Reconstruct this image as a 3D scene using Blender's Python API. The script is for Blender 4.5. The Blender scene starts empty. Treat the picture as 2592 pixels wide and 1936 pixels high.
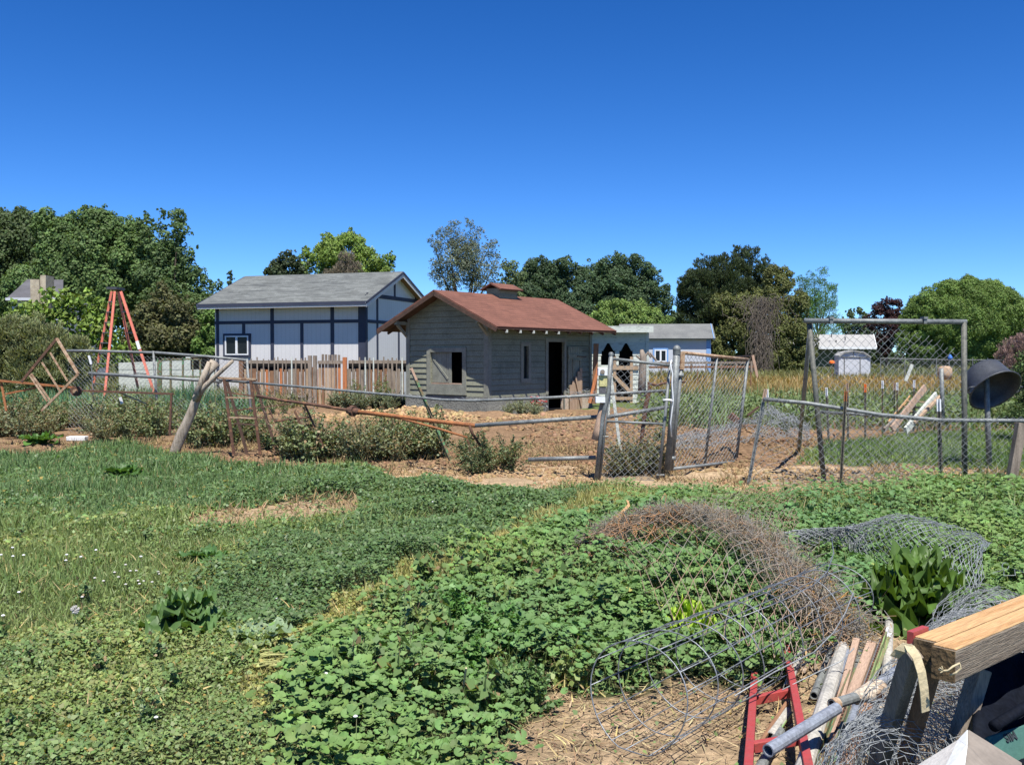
import bpy, math, random
import numpy as np
from mathutils import Vector, Matrix
R = random.Random(7); NR = np.random.default_rng(11)
rad = math.radians
scene = bpy.context.scene
# ---------------------------------------------------------------- camera, sky, sun, exposure
F = 2400.0; CH = 1.70; TILT = math.atan(68 / 2400.0)
cam_d = bpy.data.cameras.new("camera"); cam = bpy.data.objects.new("camera", cam_d)
scene.collection.objects.link(cam); scene.camera = cam
cam.location = (0, 0, CH); cam.rotation_euler = (math.pi / 2 - TILT, 0, 0)
cam_d.sensor_fit = 'HORIZONTAL'; cam_d.sensor_width = 36; cam_d.lens = 36 * F / 2592
cam_d.clip_start = 0.05; cam_d.clip_end = 3000
SUN_EL, SUN_AZ = rad(63), rad(12)          # azimuth: degrees to the right of straight behind the camera
world = bpy.data.worlds.new("World"); scene.world = world; world.use_nodes = True
wn = world.node_tree.nodes; wn.clear()
sky = wn.new('ShaderNodeTexSky'); sky.sky_type = 'NISHITA'; sky.sun_disc = False
sky.sun_elevation = SUN_EL; sky.sun_rotation = math.pi - SUN_AZ
sky.altitude = 1500; sky.air_density = 1.0; sky.dust_density = 0.1; sky.ozone_density = 3.5
bg = wn.new('ShaderNodeBackground'); bg.inputs[1].default_value = 0.07
wo = wn.new('ShaderNodeOutputWorld')
tcw = wn.new('ShaderNodeTexCoord'); vm = wn.new('ShaderNodeVectorMath'); vm.operation = 'ADD'; vm.inputs[1].default_value = (0, 0, .045)
hs = wn.new('ShaderNodeHueSaturation'); hs.inputs['Saturation'].default_value = 1.17; hs.inputs['Hue'].default_value = 0.506; hs.inputs['Value'].default_value = 0.69
gm_ = wn.new('ShaderNodeGamma'); gm_.inputs[1].default_value = 1.40
world.node_tree.links.new(tcw.outputs['Generated'], vm.inputs[0]); world.node_tree.links.new(vm.outputs[0], sky.inputs[0])
world.node_tree.links.new(sky.outputs[0], gm_.inputs[0]); world.node_tree.links.new(gm_.outputs[0], hs.inputs['Color']); world.node_tree.links.new(hs.outputs[0], bg.inputs[0]); world.node_tree.links.new(bg.outputs[0], wo.inputs[0])
sd = bpy.data.lights.new("sun", 'SUN'); sun = bpy.data.objects.new("sun", sd); scene.collection.objects.link(sun)
sd.energy = 5.0; sd.angle = rad(0.5); sd.color = (1.0, 0.95, 0.87)
S = Vector((math.sin(SUN_AZ) * math.cos(SUN_EL), -math.cos(SUN_AZ) * math.cos(SUN_EL), math.sin(SUN_EL)))
sun.rotation_euler = S.to_track_quat('Z', 'Y').to_euler(); sun.location = (0, -5, 30)
vs = scene.view_settings; vs.view_transform = 'Standard'; vs.look = 'None'; vs.gamma = 1; vs.exposure = 0.95
scene.cycles.max_bounces = 5; scene.cycles.diffuse_bounces = 3; scene.cycles.glossy_bounces = 2
scene.cycles.transmission_bounces = 3; scene.cycles.transparent_max_bounces = 4

# ---------------------------------------------------------------- geometry of the place
ct, st = math.cos(TILT), math.sin(TILT)
def P(px, py, D):                       # the point seen at photo pixel (px,py), D metres ahead
    xc = (px - 1296) / F; yc = (968 - py) / F
    d = (xc, ct + yc * st, -st + yc * ct); k = D / d[1]
    return Vector((d[0] * k, D, CH + d[2] * k))
def G(px, py, z=0.0):                   # the point of height z seen at that pixel
    xc = (px - 1296) / F; yc = (968 - py) / F
    d = (xc, ct + yc * st, -st + yc * ct); k = (z - CH) / d[2]
    return Vector((d[0] * k, d[1] * k, z))
def PZ(px, py, z): return G(px, py, z)
def proj(x, y, z=0):                    # numpy: world -> photo pixel
    dz = z - CH
    zc = y * ct - dz * st; yc = y * st + dz * ct
    zc = np.maximum(zc, 1e-3)
    return 1296 + F * x / zc, 968 - F * yc / zc
_ph = np.random.default_rng(3).uniform(0, 6.28, (8, 2))
def vn(x, y, s=1.0, seed=0):            # smooth noise -1..1
    r = 0
    for i in range(6):
        a = 1.1 * i + seed * 1.7; f = (0.7 + 0.45 * i) / s
        r = r + np.sin(f * (x * math.cos(a) + y * math.sin(a)) + _ph[i, 0] + seed) * np.cos(f * 0.8 * (y * math.cos(a) - x * math.sin(a)) + _ph[i, 1])
    return r / 3.0
def inpoly(px, py, poly):
    px = np.asarray(px, float); py = np.asarray(py, float)
    r = np.zeros(px.shape, bool); n = len(poly)
    for i in range(n):
        x1, y1 = poly[i]; x2, y2 = poly[(i + 1) % n]
        c = ((y1 > py) != (y2 > py)) & (px < (x2 - x1) * (py - y1) / ((y2 - y1) or 1e-9) + x1)
        r ^= c
    return r
def V(*pts): return [(a * 1.1718, b * 1.1718) for a, b in pts]
Z_MALLOW = [(745,1675),(795,1654),(860,1574),(998,1505),(1142,1440),(1323,1372),(1420,1330),(1600,1285),(1900,1262),(2150,1268),(2330,1235),(2450,1215),(2700,1225),(2900,1500),(2560,1580),(2300,1600),(2100,1590),(1990,1740),(1850,1744),(1711,1714),(1614,1767),(1467,1761),(1400,1722),(1309,1730),(1309,1838),(1260,1880),(1215,2100),(700,2100),(788,1936),(727,1766)]
Z_DARK = [(640,1290),(860,1190),(1000,1215),(1500,1245),(1500,1290),(1400,1320),(1323,1360),(1142,1425),(998,1490),(870,1560),(790,1620),(600,1600),(500,1560),(560,1500),(640,1440),(620,1390),(760,1350),(900,1320),(920,1280)]
Z_GRASS = [(-400,1330),(250,1300),(600,1370),(560,1480),(460,1560),(150,1620),(-400,1640)]
Z_TALL = [(-400,1165),(150,1150),(330,1125),(450,1160),(650,1185),(860,1190),(640,1290),(250,1300),(-400,1330)]
Z_BARE = V((380,1122),(480,1100),(600,1084),(700,1074),(780,1070),(775,1110),(660,1126),(560,1138),(430,1140))
Z_STRAW = [(1215,2100),(1240,1900),(1320,1835),(1400,1722),(1467,1761),(1614,1767),(1711,1714),(1850,1744),(1990,1730),(2060,1620),(2110,1575),(2350,1560),(2700,1500),(3000,2200)]
Z_LAWN = [(-900,1165),(0,1160),(230,1138),(320,1118),(450,1158),(656,1190),(800,1182),(900,1170),(1020,1222),(1200,1235),(1510,1236),(1700,1243),(2000,1262),(2230,1265),(2330,1232),(2592,1225),(3400,1200),(3400,4000),(-2000,4000)]
Z_PEN = [(540,1012),(1000,1022),(1250,1060),(1420,1040),(1560,1030),(2050,1095),(2250,1110),(2230,1140),(1990,1190),(2600,1215),(2600,1260),(1500,1245),(1100,1225),(1400,1180),(1330,1100),(1050,1080),(600,1060)]
Z_PATCH = [(2010,1172),(2080,1130),(2220,1112),(2420,1092),(2900,1085),(3000,1200),(2600,1200),(2480,1186),(2300,1180)]
Z_TAN = [(1640,965),(1800,950),(2100,962),(2450,965),(2480,1000),(2200,1010),(1900,1010),(1640,1012)]
def H(x, y):                            # ground height
    x = np.asarray(x, float); y = np.asarray(y, float)
    z = 0.03 * vn(x, y, 1.6) * np.clip((60 - y) / 40, 0, 1) + 0.012 * vn(x, y, 0.35, 2) * np.clip((22 - y) / 10, 0, 1)
    # dirt heaps in the pen in front of the coop
    pen = np.exp(-((x + 2.2) / 3.2) ** 2 - ((y - 24.5) / 1.6) ** 2) * 0.28 + np.exp(-((x - 2.6) / 2.0) ** 2 - ((y - 22) / 3) ** 2) * 0.12
    heap = np.exp(-((x - 4.1) / 1.3) ** 2 - ((y - 16.3) / 1.3) ** 2) * 0.45
    z = z + (pen + heap) * (1 + 0.25 * vn(x, y, 0.4, 5))
    z = z + 0.035 * vn(x, y, 0.16, 7) * ((y > 13) & (y < 30) & (x > -4) & (x < 7))
    z = z + np.clip((6 - y) / 6, 0, 1) * 0.0
    return z
def Hs(x, y): return float(H(x, y))

# ---------------------------------------------------------------- materials
def new_mat(name):
    m = bpy.data.materials.new(name); m.use_nodes = True
    nt = m.node_tree; nt.nodes.clear()
    out = nt.nodes.new('ShaderNodeOutputMaterial'); b = nt.nodes.new('ShaderNodeBsdfPrincipled')
    nt.links.new(b.outputs[0], out.inputs[0]); return m, nt, b, out
def N(nt, t, **kw):
    n = nt.nodes.new(t)
    for k, v in kw.items():
        if k.startswith('i_'): n.inputs[int(k[2:])].default_value = v
        else: setattr(n, k, v)
    return n
def mat(name, c1, c2=None, c3=None, rough=0.8, metal=0.0, scale=6.0, stretch=(1, 1, 1), bump=0.15, bdist=0.01, spec=0.3, fine=60.0, lo=0.35, hi=0.65, uv='Object', amp=.28):
    m, nt, b, out = new_mat(name); L = nt.links.new
    c2 = c2 or tuple(v * 0.75 for v in c1)
    tc = N(nt, 'ShaderNodeTexCoord'); mp = N(nt, 'ShaderNodeMapping'); mp.inputs['Scale'].default_value = stretch
    L(tc.outputs[uv], mp.inputs[0])
    n1 = N(nt, 'ShaderNodeTexNoise'); n1.inputs['Scale'].default_value = scale; n1.inputs['Detail'].default_value = 6; n1.inputs['Roughness'].default_value = 0.65
    n2 = N(nt, 'ShaderNodeTexNoise'); n2.inputs['Scale'].default_value = fine; n2.inputs['Detail'].default_value = 4
    L(mp.outputs[0], n1.inputs[0]); L(mp.outputs[0], n2.inputs[0])
    cr = N(nt, 'ShaderNodeValToRGB'); e = cr.color_ramp.elements
    e[0].position = lo; e[0].color = (*c1, 1); e[1].position = hi; e[1].color = (*c2, 1)
    if c3:
        k = cr.color_ramp.elements.new((lo + hi) / 2 + 0.03); k.color = (*c3, 1)
    L(n1.outputs[0], cr.inputs[0])
    mx = N(nt, 'ShaderNodeMix'); mx.data_type = 'RGBA'; mx.blend_type = 'MULTIPLY'; mx.inputs[0].default_value = 1
    mr = N(nt, 'ShaderNodeMapRange'); mr.inputs[3].default_value = 1 - amp; mr.inputs[4].default_value = 1 + amp
    mr.inputs[1].default_value = 0.3; mr.inputs[2].default_value = 0.7
    L(n2.outputs[0], mr.inputs[0]); L(cr.outputs[0], mx.inputs[6]); L(mr.outputs[0], mx.inputs[7]); L(mx.outputs[2], b.inputs['Base Color'])
    b.inputs['Roughness'].default_value = rough; b.inputs['Metallic'].default_value = metal; b.inputs['Specular IOR Level'].default_value = spec
    bp = N(nt, 'ShaderNodeBump'); bp.inputs['Strength'].default_value = bump; bp.inputs['Distance'].default_value = bdist
    ad = N(nt, 'ShaderNodeMath', operation='ADD'); L(n1.outputs[0], ad.inputs[0]); L(n2.outputs[0], ad.inputs[1]); L(ad.outputs[0], bp.inputs['Height'])
    L(bp.outputs[0], b.inputs['Normal'])
    return m
def leaf_mat(name, trans=0.35, rough=0.5, spec=0.35, tint=(1.25, 1.2, 0.5)):
    m, nt, b, out = new_mat(name); L = nt.links.new
    at = N(nt, 'ShaderNodeAttribute'); at.attribute_name = 'col'
    L(at.outputs['Color'], b.inputs['Base Color']); b.inputs['Roughness'].default_value = rough; b.inputs['Specular IOR Level'].default_value = spec
    tr = N(nt, 'ShaderNodeBsdfTranslucent'); mx = N(nt, 'ShaderNodeMix'); mx.data_type = 'RGBA'; mx.blend_type = 'MULTIPLY'; mx.inputs[0].default_value = 1
    mx.inputs[7].default_value = (*tint, 1); L(at.outputs['Color'], mx.inputs[6]); L(mx.outputs[2], tr.inputs[0])
    ms = N(nt, 'ShaderNodeMixShader'); ms.inputs[0].default_value = trans
    L(b.outputs[0], ms.inputs[1]); L(tr.outputs[0], ms.inputs[2]); L(ms.outputs[0], out.inputs[0])
    return m
M = {}
M['leaf'] = leaf_mat('leaf'); M['leafm'] = leaf_mat('broad_leaf', 0.22, 0.62, 0.25, (1.2, 1.25, 0.4)); M['tree'] = leaf_mat('tree_leaf', 0.28, 0.6, 0.2)
M['dry'] = leaf_mat('dry_stem', 0.1, 0.9, 0.1, (1, 1, 1))
M['galv'] = mat('galvanised_steel', (.19, .205, .20), (.10, .11, .11), (.145, .155, .155), rough=.55, metal=.2, scale=9, bump=.1)
M['wire'] = mat('galvanised_wire', (.30, .32, .33), (.17, .185, .19), rough=.5, metal=.3, scale=5, bump=0)
M['wire_old'] = mat('weathered_wire', (.26, .25, .22), (.30, .17, .09), rough=.7, metal=.2, scale=3, bump=0)
M['wire_dark'] = mat('dark_wire', (.24, .26, .28), (.12, .13, .14), rough=.5, metal=.5, scale=4, bump=0)
M['rust'] = mat('rust', (.115, .055, .034), (.19, .095, .05), (.075, .042, .03), rough=.9, scale=12, bump=.5, bdist=.005)
M['rust_light'] = mat('flaking_rust', (.36, .27, .19), (.14, .075, .045), (.26, .17, .105), rough=.9, scale=14, bump=.4)
M['rust_orange'] = mat('orange_rust', (.30, .12, .045), (.17, .07, .032), rough=.9, scale=10, bump=.3)
M['wood_grey'] = mat('weathered_wood', (.25, .205, .165), (.12, .095, .075), (.18, .15, .12), scale=5, stretch=(4, 4, .5), bump=.5, rough=.9)
M['wood_tan'] = mat('tan_wood', (.36, .255, .175), (.24, .16, .10), (.31, .225, .15), scale=5, stretch=(4, 4, .6), bump=.3, rough=.85)
M['wood_brown'] = mat('brown_wood', (.24, .13, .07), (.12, .07, .045), scale=6, stretch=(4, 4, .6), bump=.3, rough=.85)
M['wood_orange'] = mat('orange_stained_wood', (.42, .16, .06), (.27, .10, .045), scale=6, stretch=(3, 3, .5), bump=.3, rough=.8)
M['bark_pale'] = mat('bare_pale_wood', (.44, .375, .30), (.17, .135, .10), (.34, .285, .22), scale=5, stretch=(5, 5, .7), bump=.8, bdist=.02, rough=.9)
M['bark'] = mat('bark', (.10, .075, .055), (.05, .04, .03), scale=5, stretch=(4, 4, 1), bump=.6, rough=.95)
M['blue_wall'] = mat('pale_blue_siding', (.52, .515, .515), (.485, .48, .48), scale=.8, bump=.05, fine=25, rough=.8, amp=.07)
M['navy'] = mat('navy_trim', (.036, .042, .068), (.028, .034, .056), scale=2, bump=.05, rough=.7, amp=.07)
M['soffit'] = mat('soffit', (.25, .13, .08), (.18, .09, .05), bump=.1)
M['shingle'] = mat('grey_shingles', (.135, .145, .14), (.075, .082, .082), (.105, .113, .11), scale=1.2, stretch=(.5, 2.6, 2.6), bump=.4, fine=35, rough=.95)
M['shingle_far'] = mat('worn_grey_shingles', (.15, .155, .15), (.10, .105, .105), scale=.7, bump=.3, fine=25, rough=.95)
M['brown_roof'] = mat('red_brown_roofing', (.150, .066, .046), (.115, .050, .035), (.135, .059, .041), scale=1.1, bump=.35, fine=70, rough=.95)
def courses(m, rows, depth, vary):
    nt = m.node_tree; L = nt.links.new; b = [n for n in nt.nodes if n.type == 'BSDF_PRINCIPLED'][0]
    tc = N(nt, 'ShaderNodeTexCoord'); sp = N(nt, 'ShaderNodeSeparateXYZ'); L(tc.outputs['Object'], sp.inputs[0]); cb = N(nt, 'ShaderNodeCombineXYZ'); L(sp.outputs[0], cb.inputs[0]); L(sp.outputs[2], cb.inputs[1])
    br = N(nt, 'ShaderNodeTexBrick'); br.inputs['Scale'].default_value = 1.0; br.inputs['Brick Width'].default_value = .30; br.inputs['Row Height'].default_value = rows; br.inputs['Mortar Size'].default_value = .006; br.inputs['Mortar Smooth'].default_value = .3
    br.inputs['Color1'].default_value = (1+vary, 1+vary, 1+vary, 1); br.inputs['Color2'].default_value = (1-vary, 1-vary, 1-vary, 1); br.inputs['Mortar'].default_value = (depth, depth, depth, 1); L(cb.outputs[0], br.inputs[0])
    src = b.inputs['Base Color'].links[0].from_socket; mx = N(nt, 'ShaderNodeMix'); mx.data_type = 'RGBA'; mx.blend_type = 'MULTIPLY'; mx.inputs[0].default_value = 1; L(src, mx.inputs[6]); L(br.outputs[0], mx.inputs[7]); L(mx.outputs[2], b.inputs['Base Color'])
courses(M['brown_roof'], .065, .62, .12); courses(M['shingle'], .06, .6, .2)
def grooves(m, step, amt):
    nt = m.node_tree; L = nt.links.new; b = [n for n in nt.nodes if n.type == 'BSDF_PRINCIPLED'][0]
    tc = N(nt, 'ShaderNodeTexCoord'); sp = N(nt, 'ShaderNodeSeparateXYZ'); L(tc.outputs['Object'], sp.inputs[0]); ad = N(nt, 'ShaderNodeMath', operation='ADD'); L(sp.outputs[0], ad.inputs[0]); L(sp.outputs[1], ad.inputs[1])
    dv = N(nt, 'ShaderNodeMath', operation='DIVIDE'); dv.inputs[1].default_value = step; L(ad.outputs[0], dv.inputs[0]); fr = N(nt, 'ShaderNodeMath', operation='FRACT'); L(dv.outputs[0], fr.inputs[0])
    mr = N(nt, 'ShaderNodeMapRange'); mr.inputs[1].default_value = 0; mr.inputs[2].default_value = .12; mr.inputs[3].default_value = 1 - amt; mr.inputs[4].default_value = 1; L(fr.outputs[0], mr.inputs[0])
    src = b.inputs['Base Color'].links[0].from_socket; mx = N(nt, 'ShaderNodeMix'); mx.data_type = 'RGBA'; mx.blend_type = 'MULTIPLY'; mx.inputs[0].default_value = 1; L(src, mx.inputs[6]); L(mr.outputs[0], mx.inputs[7]); L(mx.outputs[2], b.inputs['Base Color'])
grooves(M['blue_wall'], .2, .22)
M['brown_edge'] = mat('dark_brown_board', (.085, .05, .035), (.05, .03, .022), bump=.2)
M['coop'] = mat('grey_painted_siding', (.20, .205, .15), (.14, .145, .105), (.18, .185, .135), scale=1.2, stretch=(1, 1, 1.5), bump=.2, fine=30, rough=.85)
M['coop_trim'] = mat('grey_painted_trim', (.21, .215, .175), (.155, .16, .13), scale=4, bump=.3, rough=.85)
M['coop_conc'] = mat('painted_concrete', (.20, .205, .18), (.145, .15, .13), scale=5, bump=.9, bdist=.03, fine=22, rough=.95)
M['conc'] = mat('bare_concrete', (.50, .42, .33), (.38, .31, .24), scale=4, bump=.9, bdist=.02, rough=.95)
M['white_chip'] = mat('flaking_white_paint', (.45, .48, .44), (.28, .31, .28), (.42, .45, .41), scale=4, stretch=(1, 1, 3), bump=.4, rough=.8)
M['white'] = mat('white_paint', (.62, .63, .64), (.55, .57, .58), scale=3, bump=.08, rough=.6, amp=.07)
M['blue_trim'] = mat('sky_blue_trim', (.16, .29, .52), (.13, .25, .46), bump=.05)
M['pale_far'] = mat('pale_shed_wall', (.42, .44, .475), (.38, .40, .44), scale=1, bump=.05, amp=.07)
M['black'] = mat('shade_black', (.006, .006, .007), (.004, .004, .004), rough=1, bump=0)  # near-black colour standing in for shade indoors and in the fence gap
M['rubber'] = mat('black_rubber', (.032, .035, .042), (.02, .022, .027), (.045, .05, .058), rough=.5, scale=3, bump=.15, spec=.4)
M['glass'] = mat('window_glass', (.015, .018, .02), (.01, .012, .014), rough=.15, bump=0, spec=.15, amp=.07)
M['green_paint'] = mat('green_painted_steel', (.075, .20, .095), (.06, .13, .07), (.16, .09, .05), rough=.6, scale=9, bump=.2, lo=.38, hi=.62)
M['green_bright'] = mat('light_green_paint', (.22, .40, .13), (.15, .30, .10), (.17, .13, .08), rough=.6, scale=12, bump=.2)
M['olive_steel'] = mat('olive_steel', (.12, .115, .085), (.08, .07, .055), rough=.6, scale=10, bump=.2)
M['red_paint'] = mat('red_painted_steel', (.30, .040, .036), (.13, .04, .034), (.28, .050, .044), rough=.5, scale=22, lo=.42, hi=.72, bump=.1, spec=.5, amp=.07)
M['ladder_orange'] = mat('orange_fibreglass', (.60, .18, .12), (.52, .15, .10), rough=.45, scale=5, bump=.05)
M['beam_top'] = mat('fresh_sunlit_wood', (.44, .27, .125), (.34, .19, .08), (.40, .25, .12), scale=4, stretch=(1, 9, 9), bump=.35, rough=.8, fine=40)  # new orange wood, with the sunlight on the beam top in its colour
M['beam_side'] = mat('weathered_shaded_beam_side', (.20, .17, .13), (.07, .055, .04), (.15, .12, .09), scale=5, stretch=(.8, 9, 14), bump=.6, rough=.9)  # weathered wood, darkened further for the shade on the beam's sides
M['beam_end'] = mat('sawn_beam_end', (.13, .085, .04), (.05, .035, .02), scale=16, bump=.7, rough=.95)
M['strap'] = mat('tan_webbing', (.45, .38, .24), (.36, .30, .18), scale=30, bump=.3, amp=.07)
M['navy_tarp'] = mat('shadow_dark_tarpaulin', (.005, .007, .012), (.003, .004, .008), scale=4, bump=.4, rough=.8, spec=.08)  # navy sheet, shadow under the beam put into its colour
M['sack'] = mat('white_sack', (.48, .465, .44), (.38, .365, .34), scale=5, bump=.25, rough=.7, amp=.07)
M['sack_teal'] = mat('teal_sack_label', (.045, .115, .095), (.035, .09, .08), scale=5, bump=.2, rough=.6, amp=.07)
M['sand_board'] = mat('pinkish_board', (.38, .27, .20), (.25, .17, .12), scale=5, stretch=(3, 3, .6), bump=.3)
M['lime_siding'] = mat('lime_green_siding', (.34, .37, .14), (.29, .32, .12), scale=1, bump=.2)
M['dark_siding'] = mat('dark_olive_siding', (.12, .12, .065), (.09, .09, .05), scale=1, bump=.2)
M['white_roof'] = mat('pale_roof', (.30, .30, .29), (.25, .25, .245), scale=1.2, bump=.1, amp=.07)
M['dark_roof'] = mat('charcoal_roof', (.09, .09, .10), (.065, .065, .07), scale=1.2, bump=.2)
M['stone'] = mat('cream_stone', (.40, .35, .26), (.24, .20, .15), scale=2.5, bump=.5)
M['clod'] = mat('dry_clod', (.42, .25, .12), (.30, .17, .08), (.50, .33, .17), scale=3, bump=.3, rough=1)
M['blue'] = mat('blue_plastic', (.05, .16, .5), (.04, .13, .42), bump=0); M['orange'] = mat('orange_plastic', (.75, .16, .03), (.6, .12, .02), bump=0)
M['sack_dark'] = mat('shaded_sack', (.22, .19, .16), (.15, .13, .11), bump=.2, amp=.07)  # sack paper darkened to paint the shade on its rear fold
M['yellow'] = mat('yellowed_plastic', (.45, .42, .2), (.36, .34, .16), bump=.1)

def along_x(k):
    m = M[k].copy(); m.name = M[k].name + '_lengthwise'
    for n in m.node_tree.nodes:
        if n.type == 'MAPPING': n.inputs['Scale'].default_value = (.35, 6, 6)
    M[k + '_x'] = m
for k_ in ('sand_board', 'wood_brown', 'wood_tan', 'wood_orange', 'wood_grey', 'green_bright', 'beam_top', 'beam_side', 'green_paint'): along_x(k_)
# ---------------------------------------------------------------- mesh builders
def V3(a): return Vector(a)
class MB:
    def __init__(s): s.v = []; s.f = []
    def add(s, vs, fs):
        o = len(s.v); s.v += [tuple(p) for p in vs]; s.f += [tuple(i + o for i in f) for f in fs]; return s
    def box(s, lo, hi):
        x0, y0, z0 = lo; x1, y1, z1 = hi
        return s.add([(x0,y0,z0),(x1,y0,z0),(x1,y1,z0),(x0,y1,z0),(x0,y0,z1),(x1,y0,z1),(x1,y1,z1),(x0,y1,z1)],
                     [(0,3,2,1),(4,5,6,7),(0,1,5,4),(1,2,6,5),(2,3,7,6),(3,0,4,7)])
    def bar(s, a, b, w, h, up=(0, 0, 1), w2=None, h2=None):   # rectangular bar a->b, w across, h along up
        a = V3(a); b = V3(b); d = (b - a).normalized(); u = V3(up); sx = d.cross(u)
        if sx.length < 1e-4: sx = d.cross(Vector((1, 0, 0)))
        sx.normalize(); u = sx.cross(d).normalized(); w2 = w2 or w; h2 = h2 or h; vs = []
        for p, ww, hh in ((a, w, h), (b, w2, h2)):
            for i, j in ((-1,-1),(1,-1),(1,1),(-1,1)): vs.append(p + sx * ww / 2 * i + u * hh / 2 * j)
        return s.add(vs, [(0,3,2,1),(4,5,6,7),(0,1,5,4),(1,2,6,5),(2,3,7,6),(3,0,4,7)])
    def tube(s, pts, r, n=8, cap=True, hollow=False):
        pts = [V3(p) for p in pts]; rs = r if isinstance(r, (list, tuple)) else [r] * len(pts)
        ref = None; vs = []; m = len(pts)
        for i, p in enumerate(pts):
            d = (pts[min(i + 1, m - 1)] - pts[max(i - 1, 0)]).normalized()
            if ref is None: ref = d.orthogonal().normalized()
            ref = (ref - d * ref.dot(d)).normalized(); bi = d.cross(ref)
            for k in range(n):
                a = 2 * math.pi * k / n; vs.append(p + (ref * math.cos(a) + bi * math.sin(a)) * rs[i])
        fs = [(i*n+k, i*n+(k+1)%n, (i+1)*n+(k+1)%n, (i+1)*n+k) for i in range(m-1) for k in range(n)]
        if hollow:
            o = len(vs); t = 0.78
            c0, c1 = pts[0], pts[-1]; d0 = (pts[1] - pts[0]).normalized() * 0.12; d1 = (pts[-2] - pts[-1]).normalized() * 0.12
            for (c, dd, base) in ((c0, d0, 0), (c1, d1, (m-1)*n)):
                q = len(vs)
                for k in range(n): vs.append(c + (vs[base+k] - c) * t)
                for k in range(n): vs.append(c + dd + (vs[base+k] - c) * t)
                for k in range(n):
                    k2 = (k+1) % n
                    fs.append((base+k, base+k2, q+k2, q+k)); fs.append((q+k, q+k2, q+n+k2, q+n+k))
                fs.append(tuple(range(q+n, q+2*n)))
        elif cap: fs += [tuple(range(n-1, -1, -1)), tuple(range((m-1)*n, m*n))]
        return s.add(vs, fs)
    def lathe(s, prof, n=16, c=(0,0,0)):
        vs = []; fs = []; m = len(prof)
        for (r, z) in prof:
            for k in range(n):
                a = 2*math.pi*k/n; vs.append((c[0]+r*math.cos(a), c[1]+r*math.sin(a), c[2]+z))
        fs = [(i*n+k, i*n+(k+1)%n, (i+1)*n+(k+1)%n, (i+1)*n+k) for i in range(m-1) for k in range(n)]
        return s.add(vs, fs)
    def poly(s, pts, th, nrm):           # thin slab from polygon
        n = len(pts); nv = V3(nrm).normalized() * th; a = [V3(p) for p in pts]
        return s.add(a + [p - nv for p in a], [tuple(range(n)), tuple(range(2*n-1, n-1, -1))] + [(i, n+i, n+(i+1)%n, (i+1)%n) for i in range(n)])
    def build(s, name, m, parent=None, smooth=False, world=True, bev=0):
        v = s.v
        if parent is not None and world:
            mi = parent.matrix_basis.inverted(); v = [tuple(mi @ Vector(p)) for p in v]
        me = bpy.data.meshes.new(name); me.from_pydata(v, [], s.f); me.update()
        if smooth: me.shade_smooth()
        me.materials.append(M[m] if isinstance(m, str) else m)
        o = bpy.data.objects.new(name, me); scene.collection.objects.link(o)
        if parent is not None: o.parent = parent
        if bev:
            b = o.modifiers.new('bevel', 'BEVEL'); b.width = bev; b.segments = 2; b.limit_method = 'ANGLE'
        return o
def thing(name, label, cat, loc=(0, 0, 0), rz=0, group=None):
    o = bpy.data.objects.new(name, None); scene.collection.objects.link(o)
    o.location = loc; o.rotation_euler = (0, 0, rz); o.empty_display_size = .2
    o.matrix_basis = Matrix.Translation(Vector(loc)) @ Matrix.Rotation(rz, 4, 'Z')
    o['label'] = label; o['category'] = cat
    if group: o['group'] = group
    return o
def tag(o, label, cat, group=None, kind=None):
    o['label'] = label
    if cat: o['category'] = cat
    if group: o['group'] = group
    if kind: o['kind'] = kind
    return o
def raw(name, verts, lens, idx, m, parent=None, col=None, smooth=False):
    me = bpy.data.meshes.new(name); nv = len(verts)
    if parent is not None:
        mi = np.array(parent.matrix_basis.inverted()); verts = verts @ mi[:3, :3].T + mi[:3, 3]
    me.vertices.add(nv); me.vertices.foreach_set('co', np.ascontiguousarray(verts, np.float32).ravel())
    me.loops.add(len(idx)); me.loops.foreach_set('vertex_index', np.ascontiguousarray(idx, np.int32))
    me.polygons.add(len(lens)); st_ = np.concatenate([[0], np.cumsum(lens)[:-1]]).astype(np.int32)
    me.polygons.foreach_set('loop_start', st_); me.polygons.foreach_set('loop_total', np.asarray(lens, np.int32))
    if smooth: me.polygons.foreach_set('use_smooth', np.ones(len(lens), bool))
    me.update(calc_edges=True)
    if col is not None:
        a = me.color_attributes.new('col', 'FLOAT_COLOR', 'POINT'); c = np.ones((nv, 4), np.float32); c[:, :3] = np.clip(col, 0, 1); a.data.foreach_set('color', c.ravel())
    me.materials.append(M[m] if isinstance(m, str) else m)
    o = bpy.data.objects.new(name, me); scene.collection.objects.link(o)
    if parent is not None: o.parent = parent
    return o
def unit(a): return a / np.maximum(np.linalg.norm(a, axis=-1, keepdims=True), 1e-9)
def frames(nrm, yaw=None):
    n = unit(nrm); t = NR.normal(size=n.shape); t = unit(t - n * (t * n).sum(1, keepdims=True)); b = np.cross(n, t); return t, b, n
def scat(tv, tf, pos, X, Y, Z, size, col):      # -> verts, lens, idx, col
    tv = np.asarray(tv, float); n = len(pos); k = len(tv); size = np.asarray(size)
    if size.ndim == 1: size = np.repeat(size[:, None], 3, 1)
    v = pos[:, None, :] + tv[None, :, 0, None] * (X * size[:, :1])[:, None, :] + tv[None, :, 1, None] * (Y * size[:, 1:2])[:, None, :] + tv[None, :, 2, None] * (Z * size[:, 2:])[:, None, :]
    fl = np.concatenate([np.asarray(f) for f in tf]); idx = (np.arange(n)[:, None] * k + fl[None, :]).ravel()
    lens = np.tile([len(f) for f in tf], n)
    return v.reshape(-1, 3), lens, idx, np.repeat(col, k, axis=0)
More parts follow.
